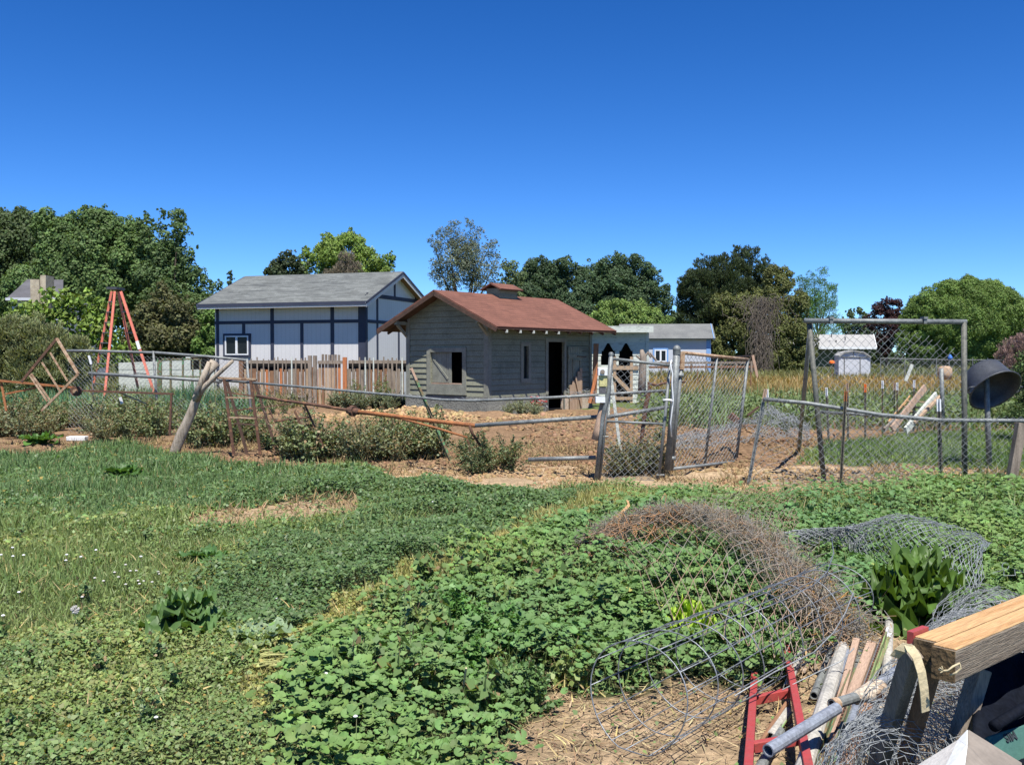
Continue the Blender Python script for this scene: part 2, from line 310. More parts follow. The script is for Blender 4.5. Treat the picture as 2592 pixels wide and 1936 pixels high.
def merge(parts):
    o = 0; vs = []; ls = []; ix = []; cs = []
    for v, l, i, c in parts:
        vs.append(v); ls.append(l); ix.append(i + o); cs.append(c); o += len(v)
    return np.concatenate(vs), np.concatenate(ls), np.concatenate(ix), np.concatenate(cs)
LEAF = ([(-.0,0,0),(.38,.35,.06),(.0,1,-.1),(-.38,.35,.06)], [(0,1,2,3)])
CARD = ([(-.5,-.4,0),(.5,-.5,.15),(.55,.5,0),(-.4,.55,-.1)], [(0,1,2,3)])
BLADE = ([(-.5,0,0),(.5,0,0),(.38,.55,.1),(-.38,.55,.1),(0,1,.34)], [(0,1,2,3),(3,2,4)])
def mallow_t():
    v = [(0, .08, -.14)]; n = 19
    for i in range(n):
        a = -math.pi/2 + .22 + (2*math.pi-.44)*i/(n-1); lob = math.cos((a - math.pi/2) * 7); r = .5 * (1 + .055 * lob); v.append((r*math.cos(a), r*math.sin(a)+.02, .05 * lob + .02))
    return v, [(0, i, i+1) for i in range(1, n)]
MALLOW = mallow_t()
def segs(a, b, r, sides=3):                   # many straight wire segments as prisms
    a = np.asarray(a, float); b = np.asarray(b, float); d = unit(b - a)
    ref = np.where(np.abs(d[:, 2:3]) > .9, [[1., 0, 0]], [[0, 0, 1.]]); x = unit(np.cross(d, ref)); y = np.cross(d, x)
    ang = np.arange(sides) * 2 * np.pi / sides; n = len(a)
    r = np.broadcast_to(np.asarray(r, float), (n,))
    off = (x[:, None] * np.cos(ang)[None, :, None] + y[:, None] * np.sin(ang)[None, :, None]) * r[:, None, None]
    v = np.concatenate([a[:, None] + off, b[:, None] + off], 1).reshape(-1, 3)
    fl = np.array([[k, (k+1) % sides, sides + (k+1) % sides, sides + k] for k in range(sides)]).ravel()
    idx = (np.arange(n)[:, None] * 2 * sides + fl[None]).ravel()
    return v, np.full(n * sides, 4), idx, np.zeros((len(v), 3))
def net(fn, nu, nv, jit=0.0, clip=None):      # chain link lattice over fn(u,v)->(x,y,z); returns segment ends
    i, j = np.meshgrid(np.arange(nu + 1), np.arange(nv + 1), indexing='ij')
    ok = (i + j) % 2 == 0
    p = fn(i / nu, j / nv)
    if jit: p = p + NR.normal(size=p.shape) * jit
    A = []; B = []
    for di, dj in ((1, 1), (1, -1)):
        for ii in range(nu):
            jj = np.arange(nv + 1); j2 = jj + dj; k = (j2 >= 0) & (j2 <= nv) & ok[ii, jj]
            A.append(p[ii, jj[k]]); B.append(p[ii + di, j2[k]])
    A = np.concatenate(A); B = np.concatenate(B)
    if clip is not None:
        k = clip(A, B); A = A[k]; B = B[k]
    return A, B
def bil(p00, p10, p11, p01, sag=0.0, bulge=0.0):
    q = [np.array(p, float) for p in (p00, p10, p11, p01)]
    def f(u, v):
        u = np.asarray(u)[..., None]; v = np.asarray(v)[..., None]
        p = q[0]*(1-u)*(1-v) + q[1]*u*(1-v) + q[2]*u*v + q[3]*(1-u)*v
        if bulge: p = p + np.array([0, 1, 0]) * bulge * np.sin(u*9+v*3) * np.sin(v*3.1)
        if sag: p = p - np.array([0, 0, 1]) * sag * np.sin(u*math.pi) * (v)
        return p
    return f
def netobj(name, fn, nu, nv, r, m, parent, jit=0.0, sides=3, extra=None, clip=None):
    A, B = net(fn, nu, nv, jit, clip)
    parts = [segs(A, B, r, sides)]
    if extra: parts += extra
    v, l, i, c = merge(parts)
    return raw(name, v, l, i, m, parent)
# ================================================================ THE GROUND
def zone_colour(x, y, z):
    px, py = proj(x, y, z); n1 = vn(x, y, .9, 3); n2 = vn(x, y, .25, 4)
    jx = px + 14 * n1 + 9 * n2; jy = py + (5 * n1 + 4 * n2) * np.clip((py - 900) / 150, .3, 2.5)
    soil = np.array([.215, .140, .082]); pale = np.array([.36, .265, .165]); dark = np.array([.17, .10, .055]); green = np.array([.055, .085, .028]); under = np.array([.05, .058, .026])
    c = np.zeros((len(x), 3)) + green
    tan = np.array([.36, .235, .085]); far = np.array([.10, .13, .045])
    c[(y > 30)] = far
    m = inpoly(jx, jy, Z_TAN) & (y > 25); c[m] = tan
    m = (jy > 1018) & (jy < 1300) & (y > 9) & (y < 30); c[m] = soil
    m = m & (vn(x, y, 2.2, 9) > 0.1); c[m] = soil * .8 + dark * .15
    m = inpoly(jx, jy, Z_PEN); c[m] = soil * .85 + dark * .1
    k = (jy > 1180) & (jy < 1300) & (y > 9); c[k] = pale
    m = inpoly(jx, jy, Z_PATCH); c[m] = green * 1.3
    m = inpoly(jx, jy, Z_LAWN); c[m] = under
    m = inpoly(jx, jy, Z_BARE) | inpoly(jx, jy, Z_STRAW); c[m] = pale * .92
    return c, (jx, jy)
ys = np.concatenate([np.linspace(-6, 2, 12)[:-1], np.arange(2, 9, .06), np.arange(9, 18, .09), np.arange(18, 32, .14), 32 * 1.06 ** np.arange(0, 62)])
xc_ = np.concatenate([np.arange(-9, 9, .085)]); xe = 9 * 1.09 ** np.arange(0, 55)
xs = np.concatenate([-xe[::-1], xc_[1:], xe])
gx, gy = np.meshgrid(xs, ys); x = gx.ravel(); y = gy.ravel(); z = H(x, y)
gc, _ = zone_colour(x, y, z)
nx, ny = len(xs), len(ys); a = (np.arange(ny-1)[:, None] * nx + np.arange(nx-1)[None]).ravel()
idx = np.stack([a, a+1, a+nx+1, a+nx], 1).ravel()
gm, nt, b, out = new_mat('ground'); L = nt.links.new
at = N(nt, 'ShaderNodeAttribute'); at.attribute_name = 'col'; tc = N(nt, 'ShaderNodeTexCoord')
n1 = N(nt, 'ShaderNodeTexNoise'); n1.inputs['Scale'].default_value = 9; n1.inputs['Detail'].default_value = 8; n1.inputs['Roughness'].default_value = .75
n2 = N(nt, 'ShaderNodeTexNoise'); n2.inputs['Scale'].default_value = 1.3; n2.inputs['Detail'].default_value = 6
vo = N(nt, 'ShaderNodeTexVoronoi'); vo.inputs['Scale'].default_value = 16
for q in (n1, n2, vo): L(tc.outputs['Object'], q.inputs['Vector'])
def mrange(src, a0, a1, b0, b1):
    r = N(nt, 'ShaderNodeMapRange'); r.inputs[1].default_value = a0; r.inputs[2].default_value = a1; r.inputs[3].default_value = b0; r.inputs[4].default_value = b1; L(src, r.inputs[0]); return r.outputs[0]
cur = at.outputs['Color']
for srcv in (mrange(n1.outputs[0], .3, .7, .6, 1.4), mrange(n2.outputs[0], .3, .7, .8, 1.2), mrange(vo.outputs['Distance'], .0, .6, 1.12, .8)):
    mx = N(nt, 'ShaderNodeMix'); mx.data_type = 'RGBA'; mx.blend_type = 'MULTIPLY'; mx.inputs[0].default_value = 1; L(cur, mx.inputs[6]); L(srcv, mx.inputs[7]); cur = mx.outputs[2]
L(cur, b.inputs['Base Color']); b.inputs['Roughness'].default_value = 1; b.inputs['Specular IOR Level'].default_value = .1
bp = N(nt, 'ShaderNodeBump'); bp.inputs['Strength'].default_value = .9; bp.inputs['Distance'].default_value = .04; L(n1.outputs[0], bp.inputs['Height']); L(bp.outputs[0], b.inputs['Normal'])
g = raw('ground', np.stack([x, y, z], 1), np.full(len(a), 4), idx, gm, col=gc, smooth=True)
tag(g, 'uneven dirt and grass ground of the yard running back to the field', None, kind='structure')

# ================================================================ BUILDINGS
def lap(mb, z0, z1, step, lim, holes, org, ud, nd, th=.03, gap=.0):
    """lapped boards on a wall; lim(z)->(u0,u1); holes (u0,u1,z0,z1)"""
    rows = []; zz = z0
    while zz < z1 - 1e-4: rows.append((zz, min(zz + step, z1))); zz += step
    cuts = sorted({h[2] for h in holes} | {h[3] for h in holes}); out = []
    for a, b_ in rows:
        cs = [a] + [c for c in cuts if a + .005 < c < b_ - .005] + [b_]
        out += [(cs[i], cs[i+1], (cs[i]-a)/step, (cs[i+1]-a)/step) for i in range(len(cs)-1)]
    o = V3(org); u = V3(ud); n = V3(nd); up = Vector((0, 0, 1))
    for a, b_, ta, tb in out:
        if ta < .01 and b_ - a > .03: a = a + gap
        la, lb = lim(a), lim(b_); m = (a + b_) / 2; iv = [(0., 1.)]
        W0 = la[0]; W1 = la[1]; ivs = [(None, None)]
        us = [(la[0], lb[0])]; res = []
        hs = sorted([h for h in holes if h[2] < m < h[3]])
        curA = (la[0], lb[0])
        for h in hs:
            res.append((curA, (h[0], h[0]))); curA = (h[1], h[1])
        res.append((curA, (la[1], lb[1])))
        for (l0, l1), (r0, r1) in res:
            if r0 - l0 < .01 and r1 - l1 < .01: continue
            r1 = max(r1, l1 + .001); r0 = max(r0, l0 + .001)
            fa = th * (1 - ta) + .004; fb = th * (1 - tb) + .004; bk = -.05
            q = []
            for uu, zz, ff in ((l0, a, fa), (r0, a, fa), (r1, b_, fb), (l1, b_, fb)): q.append(o + u*uu + up*zz + n*ff)
            for uu, zz in ((l0, a), (r0, a), (r1, b_), (l1, b_)): q.append(o + u*uu + up*zz + n*bk)
            mb.add(q, [(0,1,2,3),(7,6,5,4),(0,4,5,1),(1,5,6,2),(2,6,7,3),(3,7,4,0)])
    return mb

# ---------- blue-trimmed house
th_ = rad(-18); HO = Vector(P(925, 900, 37.5)); HO.z = 0
house = thing('house', 'pale blue house with navy timber trim and grey shingle roof behind the picket fence', 'house', HO, th_)
W_, D_ = 6.95, 5.6; cx, sx_ = math.cos(th_), math.sin(th_)
def hx(px):   # photo column -> local x on the front wall
    t = (px - 1296) / F; return (HO.y * t - HO.x) / (cx - t * sx_)
EZ = 3.82; SL = .415; pk = EZ + SL * (D_/2 + .62)
def wl(z): return EZ + SL * .62
mb = MB(); ztop = EZ + SL * .62
mb.box((-W_, 0, 0), (0, D_, ztop - .02)).build('wall', 'blue_wall', house, world=False)
mb = MB(); mb.add([(-W_+.01, 0, ztop-.02), (-W_+.01, D_, ztop-.02), (-W_+.01, D_/2, ztop+SL*D_/2-.02), (-.001, 0, ztop-.02), (-.001, D_, ztop-.02), (-.001, D_/2, ztop+SL*D_/2-.02)], [(0,2,1),(3,4,5),(0,3,5,2),(1,2,5,4)])
mb.build('gable', 'blue_wall', house, world=False)
def roofslab(mbx, x0, x1, y0, y1, ymid, ez, sl, th=.12):
    for s_ in (0, 1):
        ya = y0 if s_ == 0 else y1; zr = ez + sl * abs(ymid - ya)
        nrm = Vector((0, -sl if s_ == 0 else sl, 1)).normalized()
        q = [Vector((x0, ya, ez)), Vector((x1, ya, ez)), Vector((x1, ymid, zr)), Vector((x0, ymid, zr))]
        mbx.poly(q if s_ == 0 else q[::-1], th, nrm)
    return mbx
rf = roofslab(MB(), -W_-.38, .37, -.62, D_+.62, D_/2, EZ, SL, .05).build('roof', 'shingle', house, world=False)
# fascias: blue board with navy edge
fb = MB(); fn = MB()
fb.box((-W_-.39, -.645, EZ-.21), (.35, -.615, EZ-.035)); fn.box((-W_-.41, -.67, EZ-.14), (.38, -.647, EZ-.01))
for s_ in (0, 1):
    ya = -.64 if s_ == 0 else D_ + .64
    for xx in (.35, -W_-.40):
        a_ = Vector((xx, ya, EZ-.15)); b_ = Vector((xx, D_/2, pk-.15)); fb.bar(a_, b_, .03, .19)
        fn.bar(a_ + Vector((.02 if xx > 0 else -.02, 0, .09)), b_ + Vector((.02 if xx > 0 else -.02, 0, .09)), .05, .09)
fb.build('fascia', 'blue_wall', house, world=False); fn.build('roof_edge_trim', 'navy', house, world=False)
sf = MB(); 
for s_ in (0, 1):
    ya = -.60 if s_ == 0 else D_ + .60; q = [Vector((-W_-.35, ya, EZ-.075)), Vector((.33, ya, EZ-.075)), Vector((.33, D_/2, pk-.09)), Vector((-W_-.35, D_/2, pk-.09))]
    sf.poly(q if s_ == 0 else q[::-1], .02, (0, 0, 1))
sf.build('soffit', 'soffit', house, world=False)
tr = MB(); e_ = -.024
for px, w in ((552, .13), (690, .16), (842, .16)): tr.box((hx(px)-w/2, e_, .0), (hx(px)+w/2, -.001, ztop-.05))
for px, z1 in ((618, 3.06), (765, 3.06)): tr.box((hx(px)-.07, e_-.002, .0 if px > 700 else 2.57), (hx(px)+.07, -.002, z1))
tr.box((-W_, e_-.004, 3.0), (-.16, -.003, 3.13)); tr.box((-.30, e_-.006, 0), (-.001, -.004, ztop-.04))
g0 = .003
tr.box((g0, -.02, 0), (.03, .16, ztop+.03)); 
for yy, z1 in ((1.05, ztop+.48-.08), (3.1, 3.05), (4.9, ztop+.2)): tr.box((g0, yy-.07, 0), (.026, yy+.07, z1))
tr.box((g0+.002, .16, 3.0), (.028, D_-.1, 3.13)); tr.box((g0+.002, .1, ztop-.05), (.028, D_-.1, ztop+.11)); tr.box((g0, D_/2-.15, ztop+.11), (.026, D_/2-.01, ztop+SL*D_/2-.12))
tr.box((g0, D_-.16, 0), (.031, D_, ztop))
tr.build('trim', 'navy', house, world=False)
wx0, wx1 = hx(572), hx(631); wz0, wz1 = 1.72, 2.52
wf = MB(); wf.box((wx0-.1, -.05, wz1), (wx1+.1, -.005, wz1+.09)); wf.box((wx0-.1, -.05, wz0-.1), (wx1+.1, -.005, wz0)); wf.box((wx0-.1, -.05, wz0), (wx0, -.005, wz1)); wf.box((wx1, -.05, wz0), (wx1+.1, -.005, wz1))
win = wf.build('window', 'navy', house, world=False)
wf = MB(); t_ = .055
for q in (((wx0, -.07, wz0), (wx1, -.01, wz0+t_)), ((wx0, -.07, wz1-t_), (wx1, -.01, wz1)), ((wx0, -.07, wz0+t_), (wx0+t_, -.01, wz1-t_)), ((wx1-t_, -.07, wz0+t_), (wx1, -.01, wz1-t_)), (((wx0+wx1)/2-.05, -.075, wz0+t_), ((wx0+wx1)/2+.04, -.01, wz1-t_))): wf.box(*q)
wf.build('frame', 'white', win, world=False)
MB().box((wx0+.01, -.03, wz0+.01), (wx1-.01, -.02, wz1-.01)).build('pane', 'glass', win, world=False)

# ---------- grey coop with brown roof
cang = math.atan2(.79, .62); CO = Vector((-.68, 26.8, 0))
coop = thing('coop', 'weathered grey clapboard outbuilding with red brown roof and rooftop vent', 'shed', CO, cang)
CW, CL = 3.15, 5.25; OH = .78; RK = .55; CEZ = 2.50; CSL = .465; cpk = CEZ + CSL * (CW/2 + OH); FH = .52
def gl(z):
    zt = CEZ + CSL * OH - .06
    if z <= zt: return (0, CW)
    d = (z - zt) / CSL; return (min(d, CW/2), max(CW - d, CW/2))
gh = [(1.06, 2.25, .93, 1.86)]          # window opening on the gable wall (u from the near corner)
gh = [(.92, 2.18, .86, 1.80)]
mb = lap(MB(), FH, cpk - .08, .165, gl, gh, (0, 0, 0), (0, 1, 0), (-1, 0, 0), gap=.007)
lh = [(1.60, 1.85, 1.02, 1.98), (2.85, 3.70, 0.12, 2.12)]
lap(mb, FH, CEZ + CSL*OH - .06, .165, lambda z: (0, CL), [(1.60, 1.85, 1.02, 1.98), (2.85, 3.70, 0., 2.12)], (0, 0, 0), (1, 0, 0), (0, -1, 0), gap=.007)
lap(mb, FH, cpk - .08, .3, lambda z: gl(z), [], (CL, 0, 0), (0, 1, 0), (1, 0, 0)); lap(mb, FH, CEZ + CSL*OH - .06, .3, lambda z: (0, CL), [], (0, CW, 0), (1, 0, 0), (0, 1, 0))
mb.build('wall', 'coop', coop, world=False)
fd = MB(); fd.box((-.05, -.05, -.3), (2.85, .12, FH)); fd.box((-.052, .12, -.3), (.12, CW+.05, FH)); fd.box((.12, CW-.1, -.3), (CL+.05, CW+.048, FH)); fd.box((CL-.1, -.05, -.3), (CL+.048, CW-.1, FH))
fd.build('foundation', 'coop_conc', coop, world=False)
MB().box((3.74, -.055, -.3), (CL-.102, .12, FH-.04)).build('bare_foundation', 'conc', coop, world=False)['label'] = 'unpainted cream concrete foundation'
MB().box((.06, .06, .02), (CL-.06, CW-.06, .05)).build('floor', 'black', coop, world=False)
dk = MB().box((.9, .9, .05), (CL-.07, CW-.07, 2.75)); dk.build('interior_shade_box', 'black', coop, world=False)  # black box filling the coop, painted shade behind its openings
rf = roofslab(MB(), -RK, CL+.35, -OH, CW+OH, CW/2, CEZ, CSL, .045)
rf.build('roof', 'brown_roof', coop, world=False)
sh = MB()
for s_ in (0, 1):
    ya = -OH+.02 if s_ == 0 else CW+OH-.02
    for xx in (-RK+.012, CL+.338): sh.bar((xx, ya, CEZ-.10), (xx, CW/2, cpk-.11), .035, .11)
    q = [Vector((-RK+.03, ya, CEZ-.052)), Vector((CL+.3, ya, CEZ-.052)), Vector((CL+.3, CW/2, cpk-.06)), Vector((-RK+.03, CW/2, cpk-.06))]
    sh.poly(q if s_ == 0 else q[::-1], .02, (0, 0, 1))
sh.build('rake_board', 'brown_edge', coop, world=False)
for k in range(9):
    xx = -.1 + k * .62; zc = CEZ - .10
    for s_ in (0, 1):
        if s_ == 1 and k % 2: continue
        y0 = -OH + .03 if s_ == 0 else CW + OH - .03; y1 = .05 if s_ == 0 else CW - .05
        MB().bar((xx, y0, CEZ-.125), (xx, y1, CEZ-.125+CSL*abs(y1-y0)), .05, .07).build('rafter_tail', 'brown_edge', coop, world=False)
        if s_ == 0 and k < 5: MB().box((xx-.024, y0-.035, CEZ-.165), (xx+.024, y0+.03, CEZ-.085)).build('rafter_end', 'white_chip', coop, world=False)
for yy in (-.02, CW+.02):
    bk = MB().bar((-RK+.04, yy, CEZ+CSL*OH-.19), (.04, yy, CEZ+CSL*OH-.19), .10, .10).bar((-RK+.12, yy, CEZ+CSL*OH-.24), (-.02, yy, CEZ-.22), .07, .07)
    bk.build('bracket', 'coop_trim', coop, world=False)
ct_ = MB(); ct_.box((-.035, -.045, FH), (.10, -.003, CEZ+.3)); ct_.box((-.045, -.035, FH-.01), (-.024, .12, CEZ+.33)); ct_.box((-.045, CW-.12, FH), (-.024, CW+.03, CEZ+.33))
ct_.box((CL-.11, -.045, FH-.03), (CL+.02, -.024, CEZ+.3)); ct_.build('corner_board', 'coop_trim', coop, world=False)
# gable window: casing, one shutter leaf, dark opening
u0, u1, z0, z1 = gh[0]
wc = MB(); X0 = -.055
wc.box((X0, u0-.14, z1), (-.02, u1+.14, z1+.13)); wc.box((X0-.002, u0-.14, z0-.26), (-.02, u1+.14, z0)); wc.box((X0-.001, u0-.14, z0), (-.02, u0, z1)); wc.box((X0-.001, u1, z0), (-.02, u1+.14, z1)); wc.box((X0-.04, u0-.16, z0-.30), (-.02, u1+.16, z0-.262))
wo_ = wc.build('window', 'coop_trim', coop, world=False)
sh = MB(); s0 = u0 + .50
for k in range(4): sh.box((.03, s0 + k*(u1-s0)/4, z0+.05), (.05, s0 + (k+1)*(u1-s0)/4 - .008, z1-.01))
sh.bar((.022, s0+.12, z0+.15), (.022, u1-.06, z1-.2), .02, .06, up=(0, 0, 1)); sh.box((.012, s0-.03, z0+.03), (.028, s0+.07, z1-.01))
sh.build('shutter', 'coop_trim', wo_, world=False)
MB().box((-.02, u0+.01, z0+.003), (.12, u1-.01, z0+.035)).build('sill', 'sand_board', wo_, world=False)
# slot window on the long wall
u0, u1, z0, z1 = lh[0]; wc = MB()
for q in (((u0-.12, -.05, z1), (u1+.12, -.02, z1+.12)), ((u0-.12, -.05, z0-.12), (u1+.12, -.02, z0)), ((u0-.12, -.049, z0), (u0, -.02, z1)), ((u1, -.049, z0), (u1+.12, -.02, z1))): wc.box(*q)
so = wc.build('slot_window', 'coop_trim', coop, world=False); MB().box((u0, .03, z0), (u1, .04, z1)).build('pane', 'glass', so, world=False)
# doorway casing and the half open broken door
dc = MB()
for q in (((2.72, -.05, .0), (2.848, -.02, 2.24)), ((3.702, -.05, .0), (3.80, -.02, 2.24)), ((2.848, -.048, 2.122), (3.702, -.021, 2.24))): dc.box(*q)
dc.build('door_frame', 'coop_trim', coop, world=False)
dd = MB(); 
for k in range(6):
    y_ = 3.86 + k * .125; dd.box((y_, -.085, .42 + (0.1 if k == 5 else 0)), (y_+.117, -.058, 1.98 if k < 5 else 1.92))
dd.box((3.86, -.112, 1.62), (4.62, -.087, 1.74)); dd.box((3.86, -.113, .70), (4.60, -.087, .80)); dd.box((4.08, -.12, 1.0), (4.1, -.087, 1.55)); dd.box((4.48, -.12, 1.0), (4.5, -.087, 1.55)); dd.box((4.08, -.12, 1.55), (4.5, -.087, 1.575))
dr = dd.build('door', 'coop', coop, world=False); 
MB().bar((4.3, -.125, 1.68), (4.8, -.125, 1.66), .02, .03).build('hinge', 'rust', dr, world=False)
pb = MB()
for k, (a_, b_, c_) in enumerate(((3.87, .06, .78), (4.0, .02, .92), (4.14, .0, 1.05), (4.28, .02, 1.2), (4.40, .0, 1.3))): pb.box((a_, -.15 - .004*k, b_-.1), (a_+.125, -.126 - .004*k, c_))
pb.bar((4.12, -.19, 1.0), (4.42, -.20, .12), .02, .07); pb.build('plank_patch', 'wood_tan', coop, world=False)['label'] = 'raw tan planks nailed over the lower wall by the door'
st_b = MB()
for k in range(4): st_b.box((.9 + .05, .5, .7 + k*.32), (.92, 1.4, .74 + k*.32))
# pale slats painted in for daylight seen through gaps in the back wall
sl = MB()
for k, (zz, w) in enumerate(((1.92, .3), (1.52, .36), (1.46, .2), (1.13, .26), (.72, .3))): sl.box((3.12 + .02*k, .86, zz), (3.12 + .02*k + w, .88, zz+.035))
sl.box((2.86, .3, 1.95), (2.93, .33, 2.08)); sl.build('light_gap_slat', 'sand_board', coop, world=False)
# cupola
cu0, cu1 = 2.15, 3.05; cz = cpk - .15
cu = MB(); cu.box((cu0, CW/2-.26, cz), (cu1, CW/2+.26, cz+.12)); cu.box((cu0, CW/2-.26, cz+.18), (cu1, CW/2+.26, cz+.34)); cu.box((cu0+.02, CW/2-.24, cz+.12), (cu1-.02, CW/2+.24, cz+.18))
cup = cu.build('vent_cupola', 'coop', coop, world=False)
MB().box((cu0-.005, CW/2-.275, cz+.115), (cu1+.005, CW/2+.275, cz+.135)).build('ledge', 'coop_trim', cup, world=False)
c2 = roofslab(MB(), cu0-.13, cu1+.12, CW/2-.42, CW/2+.42, CW/2, cz+.31, .46, .04); c2.build('vent_roof', 'brown_roof', cup, world=False)

# ---------- whitewashed annex beyond the coop
AO = P(1492, 900, 34); AO.z = 0; k34 = 34 / F
def az(py): return CH + (900 - py) * k34
def ax(px): return (px - 1492) * k34
annex = thing('annex', 'flaking white plank shed with pointed dark openings next to the coop', 'shed', AO, 0)
aw = MB(); AW = ax(1641); zt = az(838)
tri = [(ax(1537), ax(1549), ax(1563)), (ax(1580), ax(1592), ax(1606))]
zs0, zs1 = az(921), az(866)
def lims(z): return (0, AW)
# columns of wall left standing between openings, boards run level
step = .17; zz = .0; fine = az(897)
while zz < zt:
    a_, b_ = zz, min(zz + (step if zz < fine or zz > az(868) else .045), zt); m_ = (a_ + b_) / 2; holes = []
    if m_ < zs0: holes = [(ax(1556), ax(1601))]
    elif m_ < az(868):
        f = (m_ - zs0) / (az(868) - zs0)
        for c0, c1 in ((ax(1521), ax(1558)), (ax(1566), ax(1603))):
            c = (c0 + c1) / 2; hw = (c1 - c0) / 2 * (1 if m_ < az(897) else max(.12, 1 - (m_ - az(897)) / (az(868) - az(897)) * .88)); holes.append((c - hw, c + hw))
    cur = 0
    for h in holes + [(AW, AW)]:
        if h[0] - cur > .02:
            aw.add([(cur, -.02, a_), (h[0], -.02, a_), (h[0], -.004, b_), (cur, -.004, b_), (cur, .05, a_), (h[0], .05, a_), (h[0], .05, b_), (cur, .05, b_)], [(0,1,2,3),(7,6,5,4),(0,4,5,1),(1,5,6,2),(2,6,7,3),(3,7,4,0)])
        cur = h[1]
    zz = b_
aw.box((0, .05, 0), (.06, 3, zt)); aw.box((AW-.06, .05, 0), (AW, 3, zt)); aw.box((.06, 2.9, 0), (AW-.06, 3, zt)); aw.build('wall', 'white_chip', annex, world=False)
MB().box((.07, .6, 0.02), (AW-.07, 2.8, zt-.05)).build('interior_shade_box', 'black', annex, world=False)  # black filler that paints the annex openings as deep shade
MB().box((-.25, -.35, zt), (AW+.1, 3.1, zt+.05)).build('roof', 'white_chip', annex, world=False)
MB().box((-.2, -.40, zt-.06), (AW+.12, -.352, zt+.17)).build('fascia', 'white_chip', annex, world=False)
rb = MB().box((AW-.10, -.035, 0), (AW+.015, -.021, zt)); rb.build('corner_board', 'white_chip', annex, world=False)
gp = MB()
for px in (1556, 1598): gp.box((ax(px)-.05, -.05, 0), (ax(px)+.05, -.022, az(903)))
gp.box((ax(1548), -.075, az(936)), (ax(1616), -.051, az(926))); gp.bar((ax(1551), -.09, az(948)), (ax(1600), -.09, az(996)), .03, .13, up=(0, 0, 1)); gp.box((ax(1556), -.078, az(1012)), (ax(1601), -.052, az(1004)))
gp.build('door', 'wood_tan', annex, world=False)
# brown upright boards at the corner where the coop meets the annex
t = thing('brown_post', 'rust brown wooden post with a slanting foot at the right end of the coop', 'post', P(1505, 1030, 30.6) * 1)
MB().bar(P(1509, 870, 30.6), P(1503, 1022, 30.6), .16, .10, up=(0, 1, 0)).build('upright', 'wood_brown', t); MB().bar(P(1514, 930, 30.5), P(1492, 1020, 30.4), .10, .08, up=(0, 1, 0)).build('post_board', 'wood_orange', t)

# ---------- small blue-trimmed shed beyond
SO = P(1640, 900, 80); SO.z = 0; k8 = 80 / F
def sz(py): return CH + (900 - py) * k8
def sx(px): return (px - 1640) * k8
shed = thing('shed', 'pale shed with sky blue trim and grey shingle roof behind the annex', 'shed', SO, rad(-6))
MB().box((-2.0, 0, 0), (sx(1796), 4.5, sz(858))).build('wall', 'pale_far', shed, world=False)
ez = sz(857)
roofslab(MB(), -2.4, sx(1801)+.2, -.45, 4.95, 2.25, ez, .48, .1).build('roof', 'shingle_far', shed, world=False)
gb = MB(); e1 = sx(1796); gb.add([(e1, 0, ez-.2), (e1, 4.5, ez-.2), (e1, 2.25, ez+.48*2.5), (e1-.1, 0, ez-.2), (e1-.1, 4.5, ez-.2), (e1-.1, 2.25, ez+.48*2.5)], [(0,1,2),(3,5,4),(0,2,5,3),(1,4,5,2)])
gb.build('gable', 'pale_far', shed, world=False)
q = MB(); q.box((e1-.35, -.03, 0), (e1-.02, -.002, ez-.1)); q.box((e1+.002, 0, 0), (e1+.03, .3, ez)); q.bar((e1+.22, -.5, ez-.08), (e1+.22, 2.25, ez+.48*2.7-.08), .05, .22); q.bar((e1+.22, 5, ez-.08), (e1+.22, 2.25, ez+.48*2.7-.08), .05, .22)
q.build('trim', 'blue_trim', shed, world=False)
w0, w1, v0, v1 = sx(1655)+.05, sx(1687), sz(916), sz(885)
q = MB()
for bx in (((w0-.12, -.06, v1), (w1+.12, -.01, v1+.14)), ((w0-.12, -.06, v0-.14), (w1+.12, -.01, v0)), ((w0-.14, -.06, v0), (w0, -.01, v1)), ((w1, -.06, v0), (w1+.14, -.01, v1))): q.box(*bx)
wi = q.build('window', 'blue_trim', shed, world=False)
q = MB()
for bx in (((w0, -.08, v1-.1), (w1, -.01, v1)), ((w0, -.08, v0), (w1, -.01, v0+.1)), ((w0, -.08, v0+.1), (w0+.1, -.01, v1-.1)), ((w1-.1, -.08, v0+.1), (w1, -.01, v1-.1)), (((w0+w1)/2-.07, -.08, v0+.1), ((w0+w1)/2+.07, -.01, v1-.1))): q.box(*bx)
q.build('frame', 'white', wi, world=False); MB().box((w0+.02, -.04, v0+.02), (w1-.02, -.03, v1-.02)).build('pane', 'glass', wi, world=False)

# ---------- lime green house with pale roof, and the little barn shed in front
k9 = 93 / F; GO = P(2205, 900, 93); GO.z = 0
gh_ = thing('green_house', 'low lime green house with a wide pale roof at the far side of the field', 'house', GO, 0)
def gz(py): return CH + (900 - py) * k9
def gxx(px): return (px - 2205) * k9
MB().box((-9, 0, 0), (0, 7, gz(880)-.1)).build('wall', 'dark_siding', gh_, world=False)
gw = MB().add([(.02, -.02, 0), (gxx(2226), 2.2, 0), (gxx(2226), 2.2, gz(868)), (.02, -.02, gz(882)), (-.3, 7, 0), (-.3, 7, gz(868))], [(0,1,2,3),(1,4,5,2),(0,3,5,4)])
gw.build('end_wall', 'lime_siding', gh_, world=False)
rr = MB(); n_ = (0, -.35, 1)
rr.poly([(-9.6, -.8, gz(880)), (gxx(2210), -.8, gz(880)), (gxx(2243), 3.4, gz(845)), (-9.6, 3.4, gz(845))], .12, n_); rr.poly([(-9.6, 3.42, gz(845)-.01), (gxx(2243), 3.42, gz(845)-.01), (gxx(2243), 7.6, gz(862)), (-9.6, 7.6, gz(862))], .12, (0, .4, 1))
rr.build('roof', 'white_roof', gh_, world=False)
